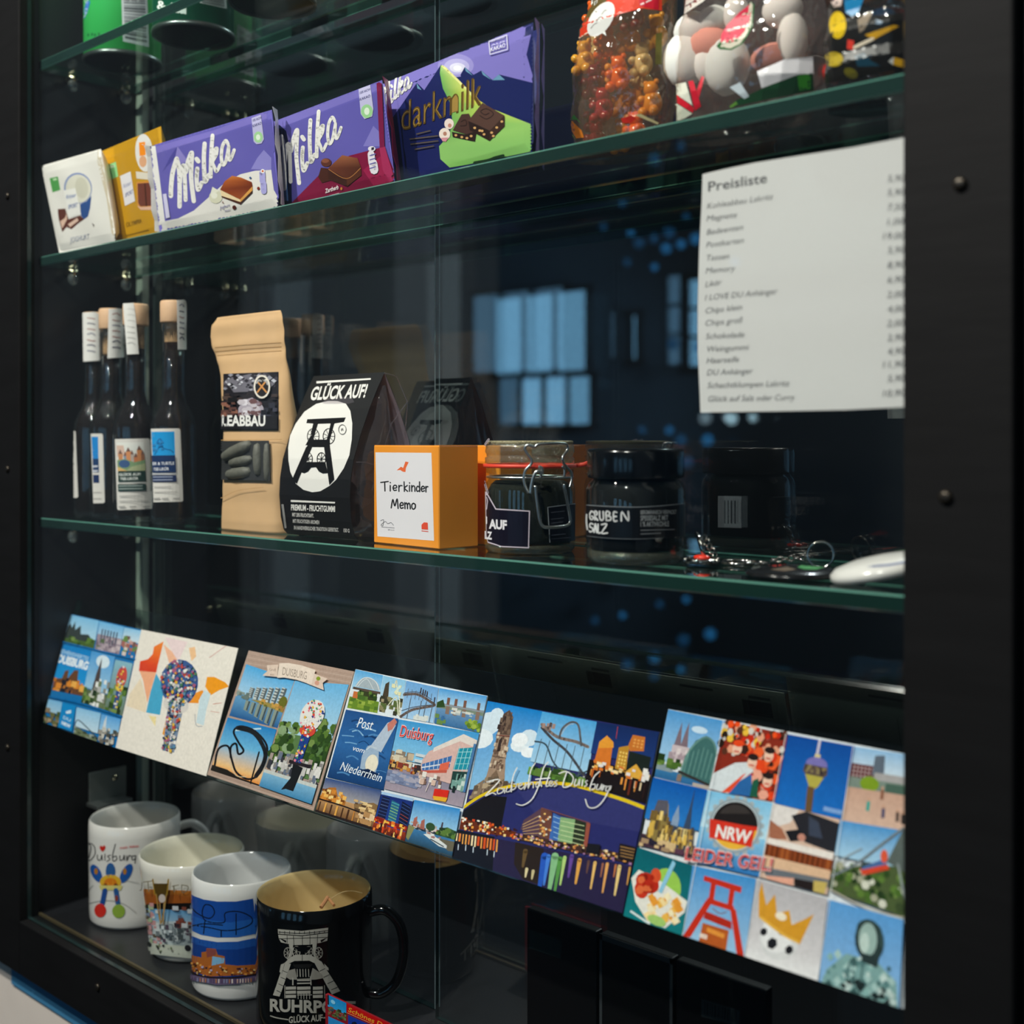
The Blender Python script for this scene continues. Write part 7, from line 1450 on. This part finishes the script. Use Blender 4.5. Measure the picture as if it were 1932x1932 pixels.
A.stroke(z((470, 1296), (575, 1294)), 1.2, G, caps=False); A.stroke(z((662, 1225), (664, 1320)), 1, G, caps=False); A.stroke(z((385, 1225), (385, 1320)), 1, G, caps=False)
A.text('RUHRPOTT', z((280, 1412))[0], z((880, 1432))[0], (0, -23), G, .035); A.stroke(z((285, 1448), (330, 1462), (405, 1474)), 2.2, G); A.text('GLÜCK AUF', z((412, 1498))[0], z((650, 1482))[0], (0, -12), G, .03); A.stroke(z((655, 1462), (720, 1452)), 2.2, G)
A.done('mug_print', t, CER)
# tea label on a thread inside the black mug
v = Vector((.3735, .0432, ZB)); 
tg = thing('tag_string', 'thin thread with a small brown peg hanging in the black mug', 'string', (.3674, .0481, ZB + .07))
c1 = aty(*z((700, 612))[0], .045)
obj('peg', join(tube([aty(*z((690, 590))[0], .05), aty(*z((640, 665))[0], .04)], .0016, 8), tube([aty(*z((700, 605))[0], .05), aty(*z((735, 650))[0], .045)], .0012, 8)), mat('peg_wood', 'a8744a', .6), tg)
obj('thread', tube(spline([aty(*z((700, 612))[0], .05), aty(*z((780, 560))[0], .055), aty(*z((860, 545))[0], .06), aty(*z((940, 560))[0], .062)], 8), .0003, 6), mat('thread_linen', 'b8a070', .7), tg)

# ================================================================ magnet, dark boxes
z = V(600, 1860, 12.075)
yq = -.0035
P = [aty(*p_, yq) for p_ in z((160, 185), (1750, 905))]
x0, ztop = P[0].x, P[0].z
t = solid('souvenir_magnet', box(x0, x0 + .078, yq, yq + .003, ZB + .0024, ztop, .0004, 1), mat('magnet_red_edge', '8a1420', .35), 'red souvenir magnet with yellow script in front of the black mug', 'magnet')
A = Art(Plane((0, yq, 0), (0, -1, 0)), [(605, 1860), (800, 1860), (800, 2000), (605, 2000)])
f = Frame(A, *z((215, 195), (645, 390), (645, 830), (230, 650))); f.grad('1c86cc', '2aa0dc', 0, .6); f.rect(0, .0, .08, .5, '1a2c34'); f.scat(0, .55, 1, 1, 40, ['5a6a3a', '2a3a24', '8a5a4a', '3a4a5a', '6a7a4a'], .08, .06); f.ell(.3, .25, .12, .1, '8cd0f0')
A.poly(z((660, 405), (1900, 985), (1900, 1160), (660, 610)), 'c01010'); A.stroke(z((665, 610), (1900, 1160)), 1, 'e89a6a', caps=False)
A.text('Schönes Duisburg', z((690, 580))[0], z((2000, 1180))[0], (2, -8), 'e8a834', .01)
A.poly(z((690, 660), (1900, 1200), (1900, 1600), (690, 1300)), '1a3aa0'); A.poly(z((240, 690), (640, 870), (640, 1300), (240, 1200)), '2a8acc'); A.ell(z((830, 860))[0], 5, 4, '141c38')
A.done('magnet_print', t, GLOSS)
BXM = mat('black_gift_card', '060607', .45, spec=.3)
SIL = mat('grey_edge', '3c4144', .4, metal=.3)
z = V(860, 1700, 2.2465)
specs = [((300, 30), (600, 130), 'plain black flat box with dark green label, left of the row under the postcards'), ((610, 140), (925, 240), 'black flat box with a thin silver border under the postcards'), ((932, 252), (1322, 376), 'black flat box with a dark barcode label, right of the row under the postcards')]
boxes = []
for k, (a_, b_, lab) in enumerate(specs):
    yb2 = .064
    A0, A1 = aty(*z(a_)[0], yb2), aty(*z(b_)[0], yb2)
    t = thing('flat_box', lab, 'box', ((A0.x + A1.x) / 2, yb2 + .012, ZB), 'black flat boxes on the base board')
    obj('carton', box(A0.x, A1.x - .001, yb2, yb2 + .008, ZB + .0004, (A0.z + A1.z) / 2, .0012), BXM, t)
    boxes.append((t, A0.x, A1.x - .001, (A0.z + A1.z) / 2))
    if k == 1:
        h = (A0.z + A1.z) / 2; e = .0022
        obj('silver_border', join(box(A0.x, A1.x - .001, yb2 - .0004, yb2, h - e * 1.8, h - .0004), box(A0.x, A0.x + e, yb2 - .0004, yb2, ZB + .004, h), box(A1.x - .001 - e, A1.x - .001, yb2 - .0004, yb2, ZB + .004, h), box(A0.x, A1.x - .001, yb2 - .0004, yb2, ZB + .004, ZB + .004 + e)), SIL, t)
A = Art(Plane((0, .064, 0), (0, -1, 0)), None)
A.poly(z((310, 120), (450, 165), (445, 245), (312, 200)), '1e2a28'); A.done('box_label', boxes[0][0], ink('paper_ink', .7, .2))
A = Art(Plane((0, .064, 0), (0, -1, 0)), None)
barcode(A, z((1040, 415), (1205, 465), (1200, 530), (1040, 490)), 20, '2c3436', '12181a'); A.done('box_label', boxes[2][0], ink('paper_ink', .7, .2))

# ================================================================ price list
yp = -.0094
m_ = bpy.data.materials.new('office_paper'); m_.use_nodes = True
b = m_.node_tree.nodes['Principled BSDF']; b.inputs['Base Color'].default_value = lin('e6e5e3') + (1,); b.inputs['Roughness'].default_value = .7; b.inputs['Specular IOR Level'].default_value = .2
tl = m_.node_tree.nodes.new('ShaderNodeBsdfTranslucent'); tl.inputs[0].default_value = (.8, .8, .8, 1)
mx = m_.node_tree.nodes.new('ShaderNodeMixShader'); mx.inputs[0].default_value = .35
m_.node_tree.links.new(b.outputs[0], mx.inputs[1]); m_.node_tree.links.new(tl.outputs[0], mx.inputs[2]); m_.node_tree.links.new(mx.outputs[0], m_.node_tree.nodes['Material Output'].inputs[0])
z = V(1250, 230, 3.22)
left = z((243, 318), (238, 480), (222, 800), (214, 1120), (214, 1400), (226, 1650), (230, 1766)); L3 = [aty(*p_, yp) for p_ in left]
top = z((243, 318), (360, 290), (560, 248), (830, 205), (1150, 155), (1480, 92)); T3 = [aty(*p_, yp) for p_ in top]
bot = z((230, 1766), (700, 1758), (1100, 1750), (1480, 1732)); B3 = [aty(*p_, yp) for p_ in bot]
xe = .9125
ring = [Vector(p_) for p_ in L3] + B3[1:] + [Vector((xe, yp, B3[-1].z)), Vector((xe, yp, T3[-1].z))] + T3[::-1][:-1]
n = len(ring)
vs = ring + [p_ + Vector((0, .00015, 0)) for p_ in ring]
g = (vs, [tuple(range(n)), tuple(range(2 * n - 1, n - 1, -1))] + [(i, (i + 1) % n, n + (i + 1) % n, n + i) for i in range(n)])
t = solid('price_list', g, m_, 'white printed price list sheet taped to the front glass', 'paper sheet')
A = Art(Plane((0, yp, 0), (0, -1, 0)), None)
GY = '4c4d50'
A.text('Preisliste', z((278, 424))[0], z((635, 368))[0], 19, GY, .012)
for s_, a_, b_ in [('Kohleabbau Lakritz', (270, 530), (668, 470)), ('Magnete', (268, 605), (450, 580)), ('Badeenten', (268, 688), (487, 655)), ('Postkarten', (265, 765), (490, 735)), ('Tassen', (262, 845), (402, 832)), ('Memory', (262, 922), (438, 905)), ('Likör', (260, 1005), (355, 990)), ('I LOVE DU Anhänger', (258, 1085), (695, 1045)), ('Chips klein', (258, 1165), (480, 1142)), ('Chips groß', (258, 1240), (482, 1220)), ('Schokolade', (262, 1320), (495, 1308)), ('Weingummi', (265, 1398), (520, 1385)), ('Haarseife', (268, 1468), (462, 1458)), ('DU Anhänger', (270, 1540), (545, 1530)), ('Schachtklumpen Lakritz', (272, 1618), (768, 1605)), ('Glück auf Salz oder Curry', (275, 1700), (800, 1690))]:
    A.text(s_, z(a_)[0], z(b_)[0], (2.6, -11.5), '5d5e62', 0)
for s_, yy, x0_ in [('5,90€', 365, 1368), ('5,90€', 450, 1366), ('7,50€', 540, 1366), ('1,00€', 628, 1366), ('19,00€', 715, 1340), ('5,90€', 800, 1368), ('8,90€', 890, 1366), ('6,90€', 980, 1366), ('2,00€', 1070, 1364), ('4,00€', 1158, 1366), ('2,00€', 1245, 1364), ('2,90€', 1332, 1366), ('4,90€', 1415, 1366), ('11,90€', 1495, 1340), ('5,90€', 1580, 1368), ('10,90€', 1670, 1340)]:
    A.text(s_, z((x0_, yy))[0], z((1505 if x0_ > 1350 else 1510, yy - 8))[0], (2.2, -13), '5d5e62', 0)
A.done('list_print', t, ink('paper_ink', .7, .2))
bpy.context.view_layer.update()
